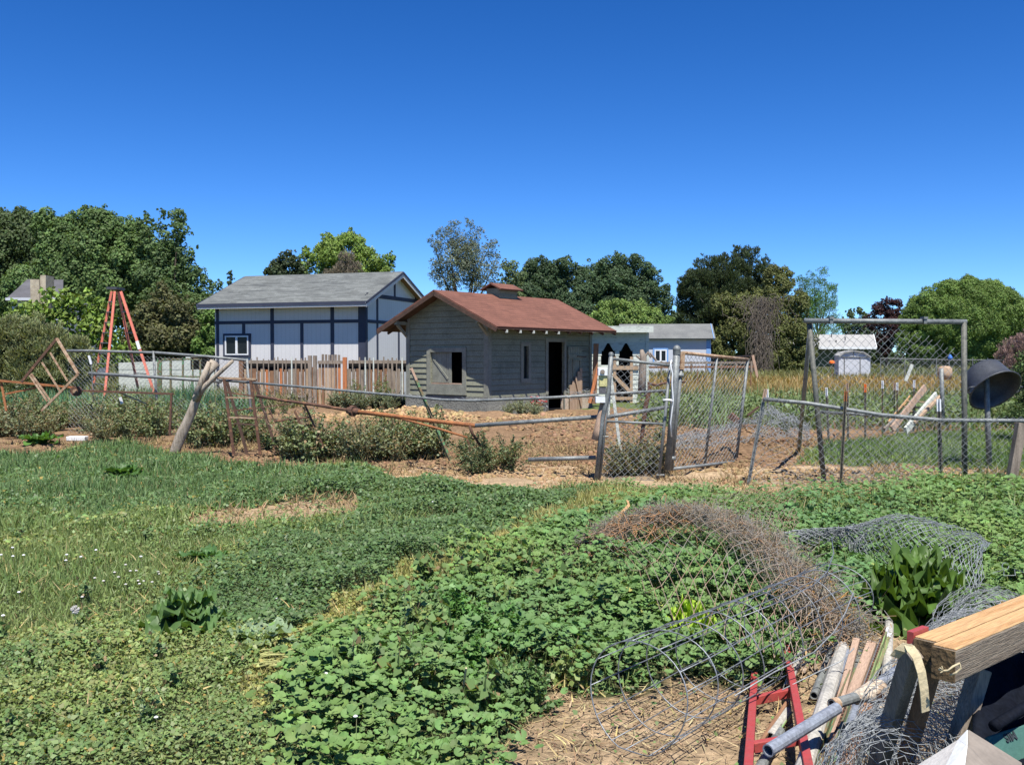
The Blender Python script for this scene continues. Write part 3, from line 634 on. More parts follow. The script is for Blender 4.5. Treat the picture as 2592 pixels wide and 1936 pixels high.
fa = MB(); fa.bar((-9.6, -.83, gz(881)), (gxx(2210), -.83, gz(881)), .05, .22); fa.bar((gxx(2211), -.8, gz(881)), (gxx(2244), 3.4, gz(846)), .08, .2); fa.build('fascia', 'white', gh_, world=False)
for (a_, z_) in ((gxx(2112), 849), (gxx(2147), 858), (gxx(2124), 866)): MB().lathe([(.06, 0), (.06, .3), (.09, .3), (.09, .36), (0, .36)], 8, (a_, .9, gz(z_)-.15)).build('roof_vent', 'dark_roof', gh_, world=False)
bs = thing('barn_shed', 'small white garden shed with a barn shaped gable in front of the green house', 'shed', P(2123, 946, 66) * 1)
k7 = 66 / F; bx0 = bs.location.copy()
def bp_(px, py, dy=0): p = P(px, py, 66); return Vector((p.x, 66 + dy, p.z))
pr = [(2123, 955), (2123, 902), (2134, 893), (2160, 888), (2186, 892), (2203, 904), (2203, 955)]
f_ = MB(); nn = len(pr); f_.add([bp_(*q) for q in pr] + [bp_(q[0], q[1], .9) for q in pr], [tuple(range(nn)), tuple(range(2*nn-1, nn-1, -1))] + [(i, nn+i, nn+(i+1) % nn, (i+1) % nn) for i in range(nn)])
f_.build('wall', 'pale_far', bs)
f_ = MB()
for i in range(1, nn-2): f_.bar(bp_(*pr[i], -.1), bp_(*pr[i+1], -.1), .06, .1, up=(0, 1, 0)); f_.add([bp_(pr[i][0], pr[i][1]-2, -.15), bp_(pr[i+1][0], pr[i+1][1]-2, -.15), bp_(pr[i+1][0], pr[i+1][1]-2, 1.0), bp_(pr[i][0], pr[i][1]-2, 1.0)], [(0,1,2,3)])
f_.build('roof', 'white_roof', bs)
f_ = MB(); f_.bar(bp_(2131, 903, -.03), bp_(2196, 904, -.03), .04, .08, up=(0, 1, 0)); f_.bar(bp_(2177, 904, -.03), bp_(2177, 950, -.03), .04, .06, up=(0, 1, 0)); f_.bar(bp_(2137, 904, -.03), bp_(2137, 950, -.03), .04, .06, up=(0, 1, 0)); f_.bar(bp_(2160, 889, -.03), bp_(2160, 903, -.03), .03, .05, up=(0, 1, 0)); f_.build('door_trim', 'shingle_far', bs)

# ---------- far left house: dark roof and stone chimney above the shrubs
lh_ = thing('far_house', 'far house with charcoal roof and cream stone chimney above the left shrubs', 'house', P(40, 900, 50) * 1)
def lp(px, py, D=50): return P(px, py, D)
MB().add([lp(15, 756), lp(90, 756), lp(90, 707, 53), lp(70, 707, 53)], [(0,1,2,3)]).poly([lp(15, 757), lp(160, 757), lp(160, 708, 53), lp(68, 708, 53)], .1, (0, -.3, 1)).build('roof', 'dark_roof', lh_)
MB().bar(lp(14, 757, 49.9), lp(160, 757, 49.9), .04, .14).build('fascia', 'pale_far', lh_)
a_ = lp(30, 760, 50.5); b_ = lp(160, 760, 50.5); MB().box((a_.x, 50.5, 0), (b_.x, 56, a_.z)).build('wall', 'pale_far', lh_)
a_ = lp(82, 757, 49.6); b_ = lp(104, 708, 49.6); ch = MB().box((a_.x, 49.4, 2.5), (b_.x, 50.6, b_.z)); a2 = lp(104, 700, 49.6); b2 = lp(118, 697, 49.6); ch.box((a2.x+.003, 49.5, 2.5), (b2.x, 50.4, b2.z)); ch.build('chimney', 'stone', lh_)
# ================================================================ TREES
def leaves(cen, rr, leaf, k, base, tmpl=CARD, var=.3, aspect=(1, 1), up=.25, blobvar=.22, drop=.35, shell=(.72, 1.08)):
    leaf = leaf * .74; parts = []
    for c, r in zip(cen, rr):
        n = max(12, int(4 * math.pi * r * r * k / (leaf * leaf * aspect[0] * aspect[1])))
        d = unit(NR.normal(size=(n, 3))); keep = (d[:, 2] > -.55) | (NR.random(n) > drop); d = d[keep]; n = len(d)
        lump = 1 + .10 * np.sin(d[:, 0]*7+c[0]) * np.sin(d[:, 2]*8+c[2]) * 1.5
        p = c + d * (r * NR.uniform(*shell, n) * lump)[:, None]
        nn = unit(d + NR.normal(size=(n, 3)) * .55 + np.array([0, -.1, up]))
        X, Y, Z = frames(nn)
        if aspect[1] > 1.5:
            yv = unit(d * .8 + np.array([0, 0, .8 if up > 0 else -.9]) + NR.normal(size=(n, 3)) * .3); X = unit(np.cross(yv, nn)); Y = yv; Z = np.cross(X, Y)
        bf = 1 + NR.uniform(-blobvar, blobvar)
        col = np.array(base) * bf * (1 + NR.uniform(-var, var, (n, 1))) * (1 + NR.uniform(-.08, .08, (n, 3)))
        s = leaf * NR.uniform(.65, 1.3, n)
        parts.append(scat(tmpl[0], tmpl[1], p, X, Y, Z, np.stack([s*aspect[0], s*aspect[1], s], 1), col))
    return parts
def blobs(clumps, D, sub=11, fr=.42, spread=.66, out=1):
    cen = []; rr = []
    for q in clumps:
        px, py, r = q[:3]; dd = q[3] if len(q) > 3 else R.uniform(-.35, .35) * r * D / F
        c = np.array(P(px, py, D + dd)); rm = r * D / F
        cen.append(c); rr.append(rm * .62)
        m = max(4, int(sub * min(1.6, r / 45)))
        for i in range(m):
            d = NR.normal(size=3); d /= np.linalg.norm(d)
            if d[1] > .3: d[1] *= -1 if R.random() < .5 else 1
            cen.append(c + d * rm * spread); rr.append(rm * R.uniform(fr*.7, fr*1.25))
            if not out: continue
            e = NR.normal(size=3); e /= np.linalg.norm(e); cen.append(c + e * rm * R.uniform(.92, 1.16)); rr.append(rm * R.uniform(.10, .2))
    return cen, rr
def limbs(mb, base, tops, r0, wig=.06):
    base = V3(base)
    top = sum((V3(t) for t in tops), Vector()) / len(tops); h = (top - base).length
    fork = base.lerp(top, .42)
    mb.tube([base - Vector((0, 0, .3)), base.lerp(fork, .5) + Vector((R.uniform(-1, 1), 0, 0)) * h * .02, fork], [r0*1.15, r0*.9, r0*.7], 7)
    for t in tops:
        t = V3(t); m1 = fork.lerp(t, .5) + Vector((R.uniform(-1, 1), R.uniform(-1, 1), R.uniform(.2, 1))) * h * wig
        mb.tube([fork, m1, t], [r0*.5, r0*.3, r0*.08], 5, cap=False)
    return mb
def tree(name, label, cat, clumps, D, base, leaf=.13, k=1.0, trunk=None, r0=.22, sub=11, fr=.42, m='tree', ntop=7, group=None, spread=.66, out=1, **kw):
    mx = sum(q[0] for q in clumps) / len(clumps); tx = trunk if trunk is not None else mx
    b_ = P(tx, 900, D); b_.z = 0
    t = thing(name, label, cat, b_, group=group)
    cen, rr = blobs(clumps, D, sub, fr, spread, out)
    v, l, i, c = merge(leaves(cen, rr, leaf, k, base, **kw)); raw('crown', v, l, i, m, t, col=c)
    tops = [P(q[0], q[1] - q[2]*.3, D) for q in R.sample(clumps, min(ntop, len(clumps)))]
    limbs(MB(), b_, tops, r0).build('trunk', 'bark', t, smooth=True)
    return t
olive = (.092, .148, .048); dkg = (.06, .09, .035); midg = (.065, .115, .03)
tree('broadleaf_tree', 'dark broadleaf tree at the far left edge above the charcoal roof', 'tree', [(10,600,70),(75,590,60),(-60,620,90),(0,700,95),(70,680,75),(-40,780,90),(30,780,80),(100,720,50),(110,610,45),(-120,700,90),(60,640,80),(130,680,70),(50,830,80)], 60, dkg, .15, 1.1, r0=.3)
tree('broadleaf_tree', 'tall olive green tree with the highest rounded crown behind the orange ladder', 'tree', [(235,575,55),(180,610,60),(290,600,60),(150,660,60),(240,660,85),(330,650,60),(330,720,80),(200,740,85),(265,555,30),(130,600,40),(370,690,50),(280,760,80),(190,680,70),(250,720,90),(120,740,80),(60,740,60),(120,570,40),(160,590,50),(330,590,44),(350,640,50),(410,660,50),(430,720,50)], 56, olive, .14, 1.15, r0=.3)
tree('slender_tree', 'slender open crowned tree whose tip stands clear left of the blue house', 'tree', [(455,545,26),(462,580,30),(440,615,34),(475,640,28),(412,540,14),(405,575,22),(400,620,32),(480,690,36),(505,705,26),(375,555,18),(372,590,26),(350,570,12),(430,670,44),(520,740,34),(545,725,20),(455,740,50),(545,760,24),(400,700,50)], 54, (.085, .135, .05), .12, 0.75, trunk=450, r0=.16, sub=9, fr=.36, spread=.8)
tree('broadleaf_tree', 'dense lower tree left of the blue house behind the brown shrub', 'tree', [(470,800,60),(520,790,45),(420,770,60),(540,840,35),(500,870,60)], 52, (.07, .11, .036), .13, 1.0)
tree('shrub', 'brownish olive rounded shrub between the orange ladder and the blue house', 'shrub', [(405,790,50),(450,790,40),(370,830,50),(430,850,60),(490,850,50),(380,890,55),(450,900,50),(340,860,40),(410,740,25)], 47, (.095, .10, .042), .12, 1.0, r0=.1)
tree('shrub', 'bright green bush tucked against the left corner of the blue house', 'shrub', [(527,800,28),(535,840,30),(520,880,32),(540,890,28)], 43, (.11, .19, .045), .10, 1.1, r0=.06)
tree('mulberry_bush', 'large leaved bright green bush behind the orange ladder', 'shrub', [(30,815,32),(75,785,34),(120,770,36),(165,765,34),(210,770,34),(250,790,30),(95,815,40),(150,810,40),(205,820,40),(255,835,36),(225,870,40),(285,860,30),(300,900,28),(250,910,36),(330,880,22),(10,840,30),(325,930,22),(200,910,40)], 38, (.15, .225, .045), .19, .75, r0=.12, fr=.45, tmpl=LEAF, aspect=(1.3, 1.3), var=.4)
tree('tamarisk_shrub', 'feathery grey green shrub at the left edge behind the rusty frame', 'shrub', [(30,850,50),(85,850,50),(135,870,48),(60,900,70),(140,920,60),(190,890,40),(-10,920,80),(100,960,70),(190,945,42),(220,930,25),(40,980,60),(150,975,50),(-30,860,60)], 32, (.20, .225, .105), .075, 1.0, r0=.08, aspect=(.45, 2.2), var=.35, sub=16)
tree('treetop', 'tiny dark treetop poking up between the left trees and the grey roof', 'tree', [(582,690,7),(584,703,8),(580,718,9),(583,735,11)], 62, dkg, .1, .9, r0=.08, sub=4)
tree('broadleaf_tree', 'dark tree rising behind the left half of the grey shingle roof', 'tree', [(700,672,26),(732,655,24),(680,692,18),(752,680,28),(715,700,32),(770,705,24),(690,735,30),(745,740,34)], 66, (.045, .065, .03), .15, 1.2)
tree('willow_tree', 'yellow green willow crown rising behind the ridge of the grey roof', 'tree', [(835,625,34),(872,608,30),(900,622,30),(805,650,32),(775,645,20),(860,655,48),(920,650,30),(955,672,30),(985,650,16),(975,680,24),(900,690,45),(820,690,40),(770,690,28),(945,710,36)], 72, (.17, .25, .055), .12, 1.0, tmpl=CARD, up=-.1, var=.35)
tree('bare_bush', 'greyish brown leafless bush in front of the yellow green willow', 'tree', [(880,660,26),(860,690,26),(905,690,26),(835,700,20),(885,715,34)], 66, (.17, .145, .105), .09, .55, aspect=(.3, 2.5), m='dry')
tree('sparse_tree', 'thin sparse leaved tree showing sky through its branches behind the coop', 'tree', [(1155,580,20),(1185,568,16),(1205,600,26),(1130,600,24),(1165,625,30),(1225,640,24),(1110,635,24),(1190,655,34),(1248,615,16),(1145,665,30),(1240,680,26),(1095,610,14),(1100,680,22),(1180,700,40),(1225,715,30),(1140,715,30),(1260,650,14),(1170,640,40),(1130,690,34),(1200,690,34)], 62, (.13, .155, .105), .075, 0.3, trunk=1180, r0=.16, sub=14, fr=.42, ntop=14, spread=.85)
tree('broadleaf_tree', 'pale leaved tree between the sparse tree and the dark row behind the vent', 'tree', [(1290,680,26),(1280,720,30),(1310,700,24),(1300,750,34)], 66, (.10, .14, .06), .12, .6, r0=.12)
tree('dark_tree', 'left of the two broad dark trees behind the coop roof', 'tree', [(1345,685,30),(1385,678,30),(1425,672,26),(1330,720,38),(1395,720,46),(1450,705,34),(1360,765,46),(1430,770,50),(1300,780,30),(1370,715,34),(1460,790,46),(1380,820,50),(1480,850,50),(1370,715,34),(1460,790,46),(1380,820,50),(1480,850,50),(1400,700,34),(1350,750,44),(1470,740,34)], 100, (.055, .09, .042), .17, 1.1, r0=.3)
tree('dark_tree', 'right of the two broad dark trees behind the lime green shrub', 'tree', [(1490,690,32),(1530,672,28),(1570,668,28),(1610,670,26),(1645,685,24),(1500,730,42),(1570,720,50),(1640,725,40),(1680,735,24),(1690,770,24),(1600,770,50),(1520,775,44),(1670,800,34),(1560,720,40),(1540,800,44),(1620,820,44),(1480,810,44),(1700,830,36),(1560,720,40),(1540,800,44),(1620,820,44),(1480,810,44),(1700,830,36),(1520,700,34),(1590,700,34),(1640,760,44),(1550,690,28)], 103, (.06, .10, .046), .17, .95, r0=.3)
tree('lime_shrub', 'lime green rounded shrub above the white annex roof', 'shrub', [(1530,780,24),(1560,775,24),(1590,778,24),(1625,785,26),(1660,790,20),(1505,805,22),(1545,810,34),(1600,815,36),(1655,815,30),(1690,815,18),(1570,800,34),(1620,800,34),(1530,830,30),(1590,845,30),(1660,840,30)], 88, (.15, .225, .06), 0.13, 1.1, r0=.1, sub=9)
tree('pine_tree', 'tall dark pine group with spiky top right of centre', 'tree', [(1870,640,20),(1902,640,20),(1885,668,30),(1850,665,26),(1795,660,22),(1770,670,16),(1820,690,34),(1765,705,32),(1870,710,48),(1925,690,30),(1735,730,26),(1800,740,50),(1900,750,50),(1760,780,46),(1840,800,60),(1760,840,46),(1725,790,20),(1940,660,14),(1790,880,40),(1740,890,30),(1770,730,44),(1820,730,40),(1870,780,46),(1800,790,50),(1790,880,40),(1740,890,30),(1770,730,44),(1820,730,40),(1870,780,46),(1800,790,50)], 90, (.05, .072, .034), 0.12, 0.85, aspect=(.55, 2.4), up=.8, r0=.3, sub=15, fr=.36, spread=.8, var=.4)
tree('vine_covered_tree', 'olive yellow vine covered tree mass right of the dark pine', 'tree', [(1955,700,28),(1990,690,18),(1985,725,34),(1940,760,40),(2010,770,36),(1900,800,44),(1960,820,46),(1850,840,40),(2010,840,40),(1900,870,46),(1820,880,36),(1960,890,46),(2030,890,34),(1850,915,34),(2040,850,30),(1795,860,26),(2045,880,26),(2035,915,26),(1980,915,30),(1900,915,30),(1830,770,30),(1880,780,36),(2045,880,26),(2035,915,26),(1980,915,30),(1900,915,30),(1830,770,30),(1880,780,36),(2000,930,30),(1930,930,30)], 86, (.11, .125, .042), 0.13, 1.05, r0=.25, sub=13)
tree('maple_tree', 'bright green spiky crowned maple left of the arbour frame', 'tree', [(2060,705,18),(2085,692,14),(2030,715,18),(2050,740,30),(2085,735,26),(2105,725,14),(2110,760,16),(2070,780,40),(2025,780,30),(2100,790,26),(2060,830,46),(2110,830,24)], 99, (.09,.175,.045), .13, .9, aspect=(.7, 1.8), up=.6, r0=.18, sub=13, fr=.36, spread=.85, tmpl=LEAF)
tree('broadleaf_tree', 'small distant pale green tree left of the dark purple tree', 'tree', [(2152,795,14),(2175,785,12),(2185,805,16),(2160,815,20),(2205,815,14),(2135,820,16),(2190,830,26),(2150,840,26),(2210,850,26),(2180,860,30)], 125, (.09, .13, .06), 0.22, 1.0, r0=.15)
tree('purple_tree', 'dark purple leaved tree left of the big willow dome', 'tree', [(2250,765,18),(2275,765,14),(2225,785,22),(2255,795,28),(2215,815,24),(2245,835,34),(2275,810,24),(2230,870,30)], 112, (.045, .022, .024), 0.16, 1.1, r0=.2)
tree('willow_tree', 'huge dome shaped bright green willow at the right', 'tree', [(2440,745,46),(2390,755,44),(2485,745,44),(2350,775,44),(2530,770,44),(2320,800,38),(2300,830,34),(2420,800,75),(2490,800,70),(2360,830,55),(2560,800,46),(2600,830,60),(2540,850,60),(2440,860,70),(2330,875,44),(2400,890,40),(2580,880,50),(2290,870,24),(2480,890,46),(2650,860,60),(2440,800,80),(2380,800,60),(2500,760,50),(2540,890,50),(2330,900,34),(2450,905,40),(2440,800,80),(2380,800,60),(2500,760,50),(2540,890,50),(2330,900,34),(2450,905,40),(2420,760,50),(2460,830,80),(2570,775,46),(2620,810,60),(2550,800,50),(2330,790,40),(2290,850,30)], 104, (.125, .195, .05), 0.14, 1.1, r0=.4, sub=24, fr=.30, spread=.80, out=0, up=-.05, aspect=(.6,1.5))
tree('dried_bush', 'pinkish brown dried bush behind the black tub', 'shrub', [(2560,880,26),(2585,860,26),(2545,905,24),(2590,900,34),(2570,925,26)], 24, (.24, .165, .14), .035, .7, m='dry', aspect=(.3, 2.6), r0=.04)
tree('shrub', 'dark green shrub with yellow new tips at the right edge behind the tub', 'shrub', [(2600,900,26),(2592,945,36),(2590,1000,42),(2570,1040,36),(2620,1050,50),(2540,1050,24),(2650,960,70),(2590,1075,30)], 18.5, (.075, .115, .038), .05, .9, r0=.05, var=.5, tmpl=LEAF)
# dead vine column hanging on the vine-covered tree
t = thing('dead_vine', 'grey dead vine tangle hanging like a column on the olive vine covered tree', 'vine', P(1925, 950, 82))
a_ = []; b2 = []; top = np.array(P(1930, 750, 83)); bot = np.array(P(1928, 945, 81))
for k in range(1100):
    u = R.random(); w = 1.0 - .35 * u; p = top * (1-u) + bot * u + np.array([R.gauss(0, .62)*w, R.gauss(0, .4), 0]); q = p + np.array([R.gauss(0, .25), R.gauss(0, .1), -R.uniform(.3, 1.3)]); q[2] = max(q[2], .02); a_.append(p); b2.append(q)
for k in range(160):
    p = top + np.array([R.gauss(0, 1.4), R.gauss(0, .4), R.uniform(-2, .25)]); a_.append(p); b2.append(p + np.array([R.gauss(0, .4), 0, -R.uniform(.1, .8)]))
v, l, i, c = segs(a_, b2, .02); raw('vine_stems', v, l, i, 'dry', t, col=np.full((len(v), 3), (.17, .145, .12)))
# far woods hiding the horizon on both sides
cl = []
for k in range(95):
    px = -2600 + k * 85 + R.uniform(-25, 25)
    cl.append((px, 900 - R.uniform(-5, 24), R.uniform(30, 44), R.uniform(-15, 15))); cl.append((px + 40, 915, 34, 5))
cen, rr = blobs(cl, 150, 6, .5); v, l, i, c = merge(leaves(cen, rr, .5, .9, (.055, .085, .04))); tag(raw('distant_woods', v, l, i, 'tree', col=c), 'distant belt of trees closing the horizon behind the field', None, kind='stuff')

# ================================================================ WEEDS, GRASS, LEAFY GROUND COVER
def blades(x, y, z, h, w, col, lean=.42):
    n = len(x); yaw = NR.uniform(0, 6.283, n); tl = NR.normal(size=(n, 2)) * lean
    Y = unit(np.stack([tl[:, 0], tl[:, 1], np.ones(n)], 1)); X = np.stack([np.cos(yaw), np.sin(yaw), np.zeros(n)], 1); X = unit(X - Y * (X*Y).sum(1, keepdims=True)); Z = np.cross(X, Y)
    return scat(BLADE[0], BLADE[1], np.stack([x, y, z], 1), X, Y, Z, np.stack([w, h, h], 1), col)
def colr(base, n, var=.3, hue=.1):
    return np.array(base) * (1 + NR.uniform(-var, var, (n, 1))) * (1 + NR.uniform(-hue, hue, (n, 3)))
def mixc(c1, c2, t): return c1 * (1 - t[:, None]) + c2 * t[:, None]
EDGE = lambda x, y: (vn(x, y, .55, 1) , vn(x, y, .18, 2))
def jpx(x, y, z=None):
    if z is None: z = H(x, y)
    px, py = proj(x, y, z); a, b = EDGE(x, y)
    return px + 26*a*np.clip(8/y, .5, 2) + 14*b, py + (9*a + 6*b) * np.clip(9/y, .5, 2.2)
def cand(y0, y1, dens, mleft=None):
    w = .56 * y1 + 1.2; n = int((y1-y0) * 2 * w * dens); return NR.uniform(-w, w, n), NR.uniform(y0, y1, n)
PATH = [(1300,1352),(1420,1290),(1520,1240),(1700,1250),(1560,1285),(1420,1335),(1323,1380),(1142,1450),(998,1518),(875,1585),(800,1650),(760,1700),(700,1790),(640,1800),(580,1720),(700,1650),(790,1590),(900,1520),(1010,1455),(1142,1400)]
# --- broad leaved mallow patch
parts = []
def hmal(x, y): return np.clip(.17 + .10 * vn(x, y, .55, 6) + .04 * vn(x, y, .2, 3), .04, .4)
for y0, y1, s, dens in ((3.2, 5, .048, 1600), (5, 7, .046, 1500), (7, 9.5, .048, 1100), (9.5, 12.4, .054, 700)):
    x, y = cand(y0, y1, dens); jx, jy = jpx(x, y); js = NR.normal(size=len(x)); jx = jx + 34*js*np.clip(7/y, .5, 2); jy = jy + 13*NR.normal(size=len(x))*np.clip(7/y, .4, 2.2); ox, oy = jpx(x, y); k = inpoly(jx, jy, Z_MALLOW) & (~inpoly(ox, oy, PATH) | (NR.random(len(x)) < .12))
    k &= (np.hypot(x-2.58, y-5.86) > .34) & (np.hypot(x-1.07, y-5.64) > .13)
    k &= ~(inpoly(jx, jy, [(1060,1560),(1200,1530),(1350,1640),(1330,1760),(1120,1780)]) & (NR.random(len(x)) < .65))
    x, y = x[k], y[k]; n = len(x); u = NR.random(n); f = np.where(u < .6, NR.uniform(.85, 1.1, n), NR.uniform(.2, .85, n))
    h = hmal(x, y); e = .03; gxh = (hmal(x+e, y) - h) / e; gyh = (hmal(x, y+e) - h) / e
    nr_ = np.stack([-gxh*.5, -gyh*.5 - .12, np.ones(n)], 1) + NR.normal(size=(n, 3)) * .30
    X, Y, Z = frames(nr_); sz_ = s * NR.uniform(.35, 1.2, n) * (1.02 + .22 * vn(x, y, .8, 4))
    t = np.clip(.5 + .5 * vn(x, y, 1.1, 8), 0, 1) ; yel = NR.random(n) < .004
    col = mixc(colr((.090, .175, .066), n, .3, .1), colr((.135, .215, .062), n, .3, .1), t); col[yel] = colr((.26, .28, .08), yel.sum())
    parts.append(scat(MALLOW[0], MALLOW[1], np.stack([x, y, H(x, y) + h * f * (1 + .4*np.clip(vn(x, y, .12, 9), -1, 1)) + .01], 1), X, Y, Z, sz_, col))
v, l, i, c = merge(parts); tag(raw('mallow_leaves', v, l, i, 'leafm', col=c, smooth=False), 'broad leaved mallow ground cover spreading across the right foreground', None, kind='stuff')
# --- fine leaved cover: dark alfalfa band, mixed weeds
parts = []
def hal(x, y): return np.clip(.085 + .09 * vn(x, y, .5, 2) + .035 * vn(x, y, .17, 5) + .04 * vn(x, y, 1.4, 6), .012, .32)
for y0, y1, s, dens in ((3.2, 4.8, .0175, 9400), (4.8, 6.5, .0195, 8000), (6.5, 9, .024, 5200), (9, 13, .032, 3000), (13, 18.5, .045, 1500)):
    x, y = cand(y0, y1, dens); jx, jy = jpx(x, y); lawn = inpoly(jx, jy, Z_LAWN); jx = jx + 40*NR.normal(size=len(x))*np.clip(7/y, .5, 2); jy = jy + 16*NR.normal(size=len(x))*np.clip(7/y, .4, 2.2)
    ox, oy = jpx(x, y); k = lawn & (~inpoly(jx, jy, Z_MALLOW) | (NR.random(len(x)) < .10)) & (~inpoly(ox, oy, Z_BARE) | (NR.random(len(x)) < .06)) & (~inpoly(ox, oy, Z_STRAW) | (NR.random(len(x)) < .015))
    k0 = k; x, y, jx, jy = x[k], y[k], jx[k], jy[k]; dark = inpoly(jx, jy, Z_DARK); tall = inpoly(jx, jy, Z_TALL); gr = inpoly(jx, jy, Z_GRASS)
    n = len(x); u = NR.random(n); keep = np.where(gr, u < .12, np.where(dark, True, np.where(tall, u < .6, u < .72))); 
    # olive path strip has only sparse leaves
    path = inpoly(ox[k0], oy[k0], PATH)
    keep &= ~(path & (NR.random(n) < .4)); dark &= ~path
    x, y, dark, tall, path = x[keep], y[keep], dark[keep], tall[keep], path[keep]; n = len(x)
    h = hal(x, y) * np.where(dark, 1.15, np.where(path, .35, .75)); f = NR.random(n) ** .6
    nr_ = np.stack([np.zeros(n), -.15*np.ones(n), np.ones(n)], 1) + NR.normal(size=(n, 3)) * .42; X, Y, Z = frames(nr_)
    t = np.clip(.5 + .6 * vn(x, y, .6, 11), 0, 1)
    cm = mixc(colr((.135, .21, .078), n, .4, .16), colr((.22, .27, .09), n, .4, .16), t); cd = colr((.10, .165, .062), n, .35)
    col = np.where(dark[:, None], cd, cm); col = np.where(tall[:, None], colr((.12, .195, .075), n, .35), col)
    q = NR.random(n); yl = (q < .035) & ~dark; col[yl] = colr((.30, .24, .07), yl.sum()); yl = path & (q < .8); col[yl] = colr((.30, .30, .10), yl.sum())
    parts.append(scat(LEAF[0], LEAF[1], np.stack([x, y, H(x, y) + h * f + .005], 1), X, Y, Z, s * np.minimum(np.exp(NR.normal(size=n)*.36), 1.7) * (1.12 + .35*vn(x, y, .35, 12)), col))
v, l, i, c = merge(parts); tag(raw('clover_leaves', v, l, i, 'leaf', col=c), 'small leaved clover and alfalfa covering the lawn', None, kind='stuff')
# --- grass
parts = []
for y0, y1, hh, w, dens in ((3.2, 4.8, .055, .004, 2600), (4.8, 6.5, .07, .005, 3000), (6.5, 9, .09, .007, 2600), (9, 13, .12, .010, 1500), (13, 18.5, .15, .015, 850)):
    x, y = cand(y0, y1, dens); jx, jy = jpx(x, y); lawn = inpoly(jx, jy, Z_LAWN)
    k = lawn & ~inpoly(jx, jy, Z_BARE) & ~inpoly(jx, jy, Z_STRAW)
    x, y, jx, jy = x[k], y[k], jx[k], jy[k]; n = len(x); mal = inpoly(jx, jy, Z_MALLOW); dark = inpoly(jx, jy, Z_DARK); gr = inpoly(jx, jy, Z_GRASS); tall = inpoly(jx, jy, Z_TALL)
    u = NR.random(n); pth = inpoly(jx, jy, PATH); keep = np.where(gr | pth, True, np.where(tall, u < .9, np.where(mal, u < .09, np.where(dark, u < .12, u < .42))))
    x, y, gr, tall, mal, pth = x[keep], y[keep], gr[keep], tall[keep], mal[keep] & ~pth[keep], pth[keep]; n = len(x)
    h = hh * NR.uniform(.4, 1.4, n) * np.where(tall, 1.0, 1) * np.where(mal, 2.2, 1) * (1 + .35 * vn(x, y, .7, 13)) 
    t = np.clip(.5 + .6*vn(x, y, 1.3, 17), 0, 1); col = mixc(colr((.23, .275, .095), n, .35), colr((.165, .24, .08), n, .35), t)
    col = np.where(tall[:, None], colr((.125, .20, .075), n, .35), col); col = np.where(pth[:, None], colr((.30, .29, .11), n, .35), col); d_ = NR.random(n) < .035; col[d_] = colr((.30, .25, .12), d_.sum())
    parts.append(blades(x, y, H(x, y), h, w * NR.uniform(.7, 1.5, n), col))
# pen patch and edges: light grass on the right, ragged dry grass at the dirt edges
for y0, y1, hh, w, dens in ((12.8, 21, .12, .014, 800),):
    x, y = cand(y0, y1, dens); jx, jy = jpx(x, y); k = inpoly(jx, jy, Z_PATCH) & (x > 1.5); x, y = x[k], y[k]; n = len(x)
    t = np.clip(.5 + .7*vn(x, y, .8, 3), 0, 1); parts.append(blades(x, y, H(x, y), hh * NR.uniform(.4, 1.4, n), w * NR.uniform(.7, 1.5, n), mixc(colr((.17, .24, .07), n), colr((.11, .18, .06), n), t), .6))
v, l, i, c = merge(parts); tag(raw('lawn_grass', v, l, i, 'leaf', col=c), 'green grass blades growing through the lawn and the pen', None, kind='stuff')
parts = []
x, y = cand(8.5, 19, 520); jx, jy = jpx(x, y); px, py = proj(x, y, H(x, y)); k = ((jy > 1120) & (jy < 1290) & ~inpoly(jx, jy, Z_LAWN) & (vn(x, y, .6, 21) > .05) & ~inpoly(jx, jy, Z_PATCH)) | (inpoly(jx, jy, Z_BARE) & (NR.random(len(x)) < .6))
x, y = x[k], y[k]; n = len(x); parts.append(blades(x, y, H(x, y), NR.uniform(.04, .22, n) * np.clip(.6+.6*vn(x, y, .5, 9), .2, 1.5), NR.uniform(.008, .016, n), colr((.27, .20, .105), n, .3), .8))
x, y = cand(3.2, 9, 90); jx, jy = jpx(x, y); k = inpoly(jx, jy, Z_LAWN) & ~inpoly(jx, jy, Z_MALLOW) & (vn(x, y, .5, 31) > .15); x, y = x[k], y[k]; n = len(x)
parts.append(blades(x, y, H(x, y) + .03, NR.uniform(.03, .13, n), NR.uniform(.004, .009, n), colr((.38, .30, .14), n, .3), 1.5))
v, l, i, c = merge(parts); tag(raw('dry_grass', v, l, i, 'dry', col=c), 'dry tan grass tufts along the bare dirt', None, kind='stuff')
# --- straw and litter lying on the bare ground
x = NR.uniform(-1, 4.5, 26000); y = NR.uniform(3.2, 7.5, 26000); jx, jy = jpx(x, y); k = inpoly(jx, jy, Z_STRAW); x, y = x[k], y[k]; n = len(x)
yaw = NR.uniform(0, 6.28, n) ; Y = unit(np.stack([np.cos(yaw), np.sin(yaw), NR.normal(size=n)*.18], 1)); Z = np.tile([0, 0, 1.], (n, 1)); X = unit(np.cross(Y, Z)); Z = np.cross(X, Y)
v, l, i, c = scat(*BLADE, np.stack([x, y, H(x, y) + NR.uniform(.004, .03, n)], 1), X, Y, Z, np.stack([NR.uniform(.002, .008, n), .02 + .14*NR.random(n)**2.2, np.full(n, .01)], 1), mixc(colr((.34, .26, .15), n, .35), colr((.16, .105, .06), n, .3), (NR.random(n) < .35).astype(float)))
tag(raw('straw_litter', v, l, i, 'dry', col=c), 'scattered straw and wood chips on the bare earth in the foreground', None, kind='stuff')
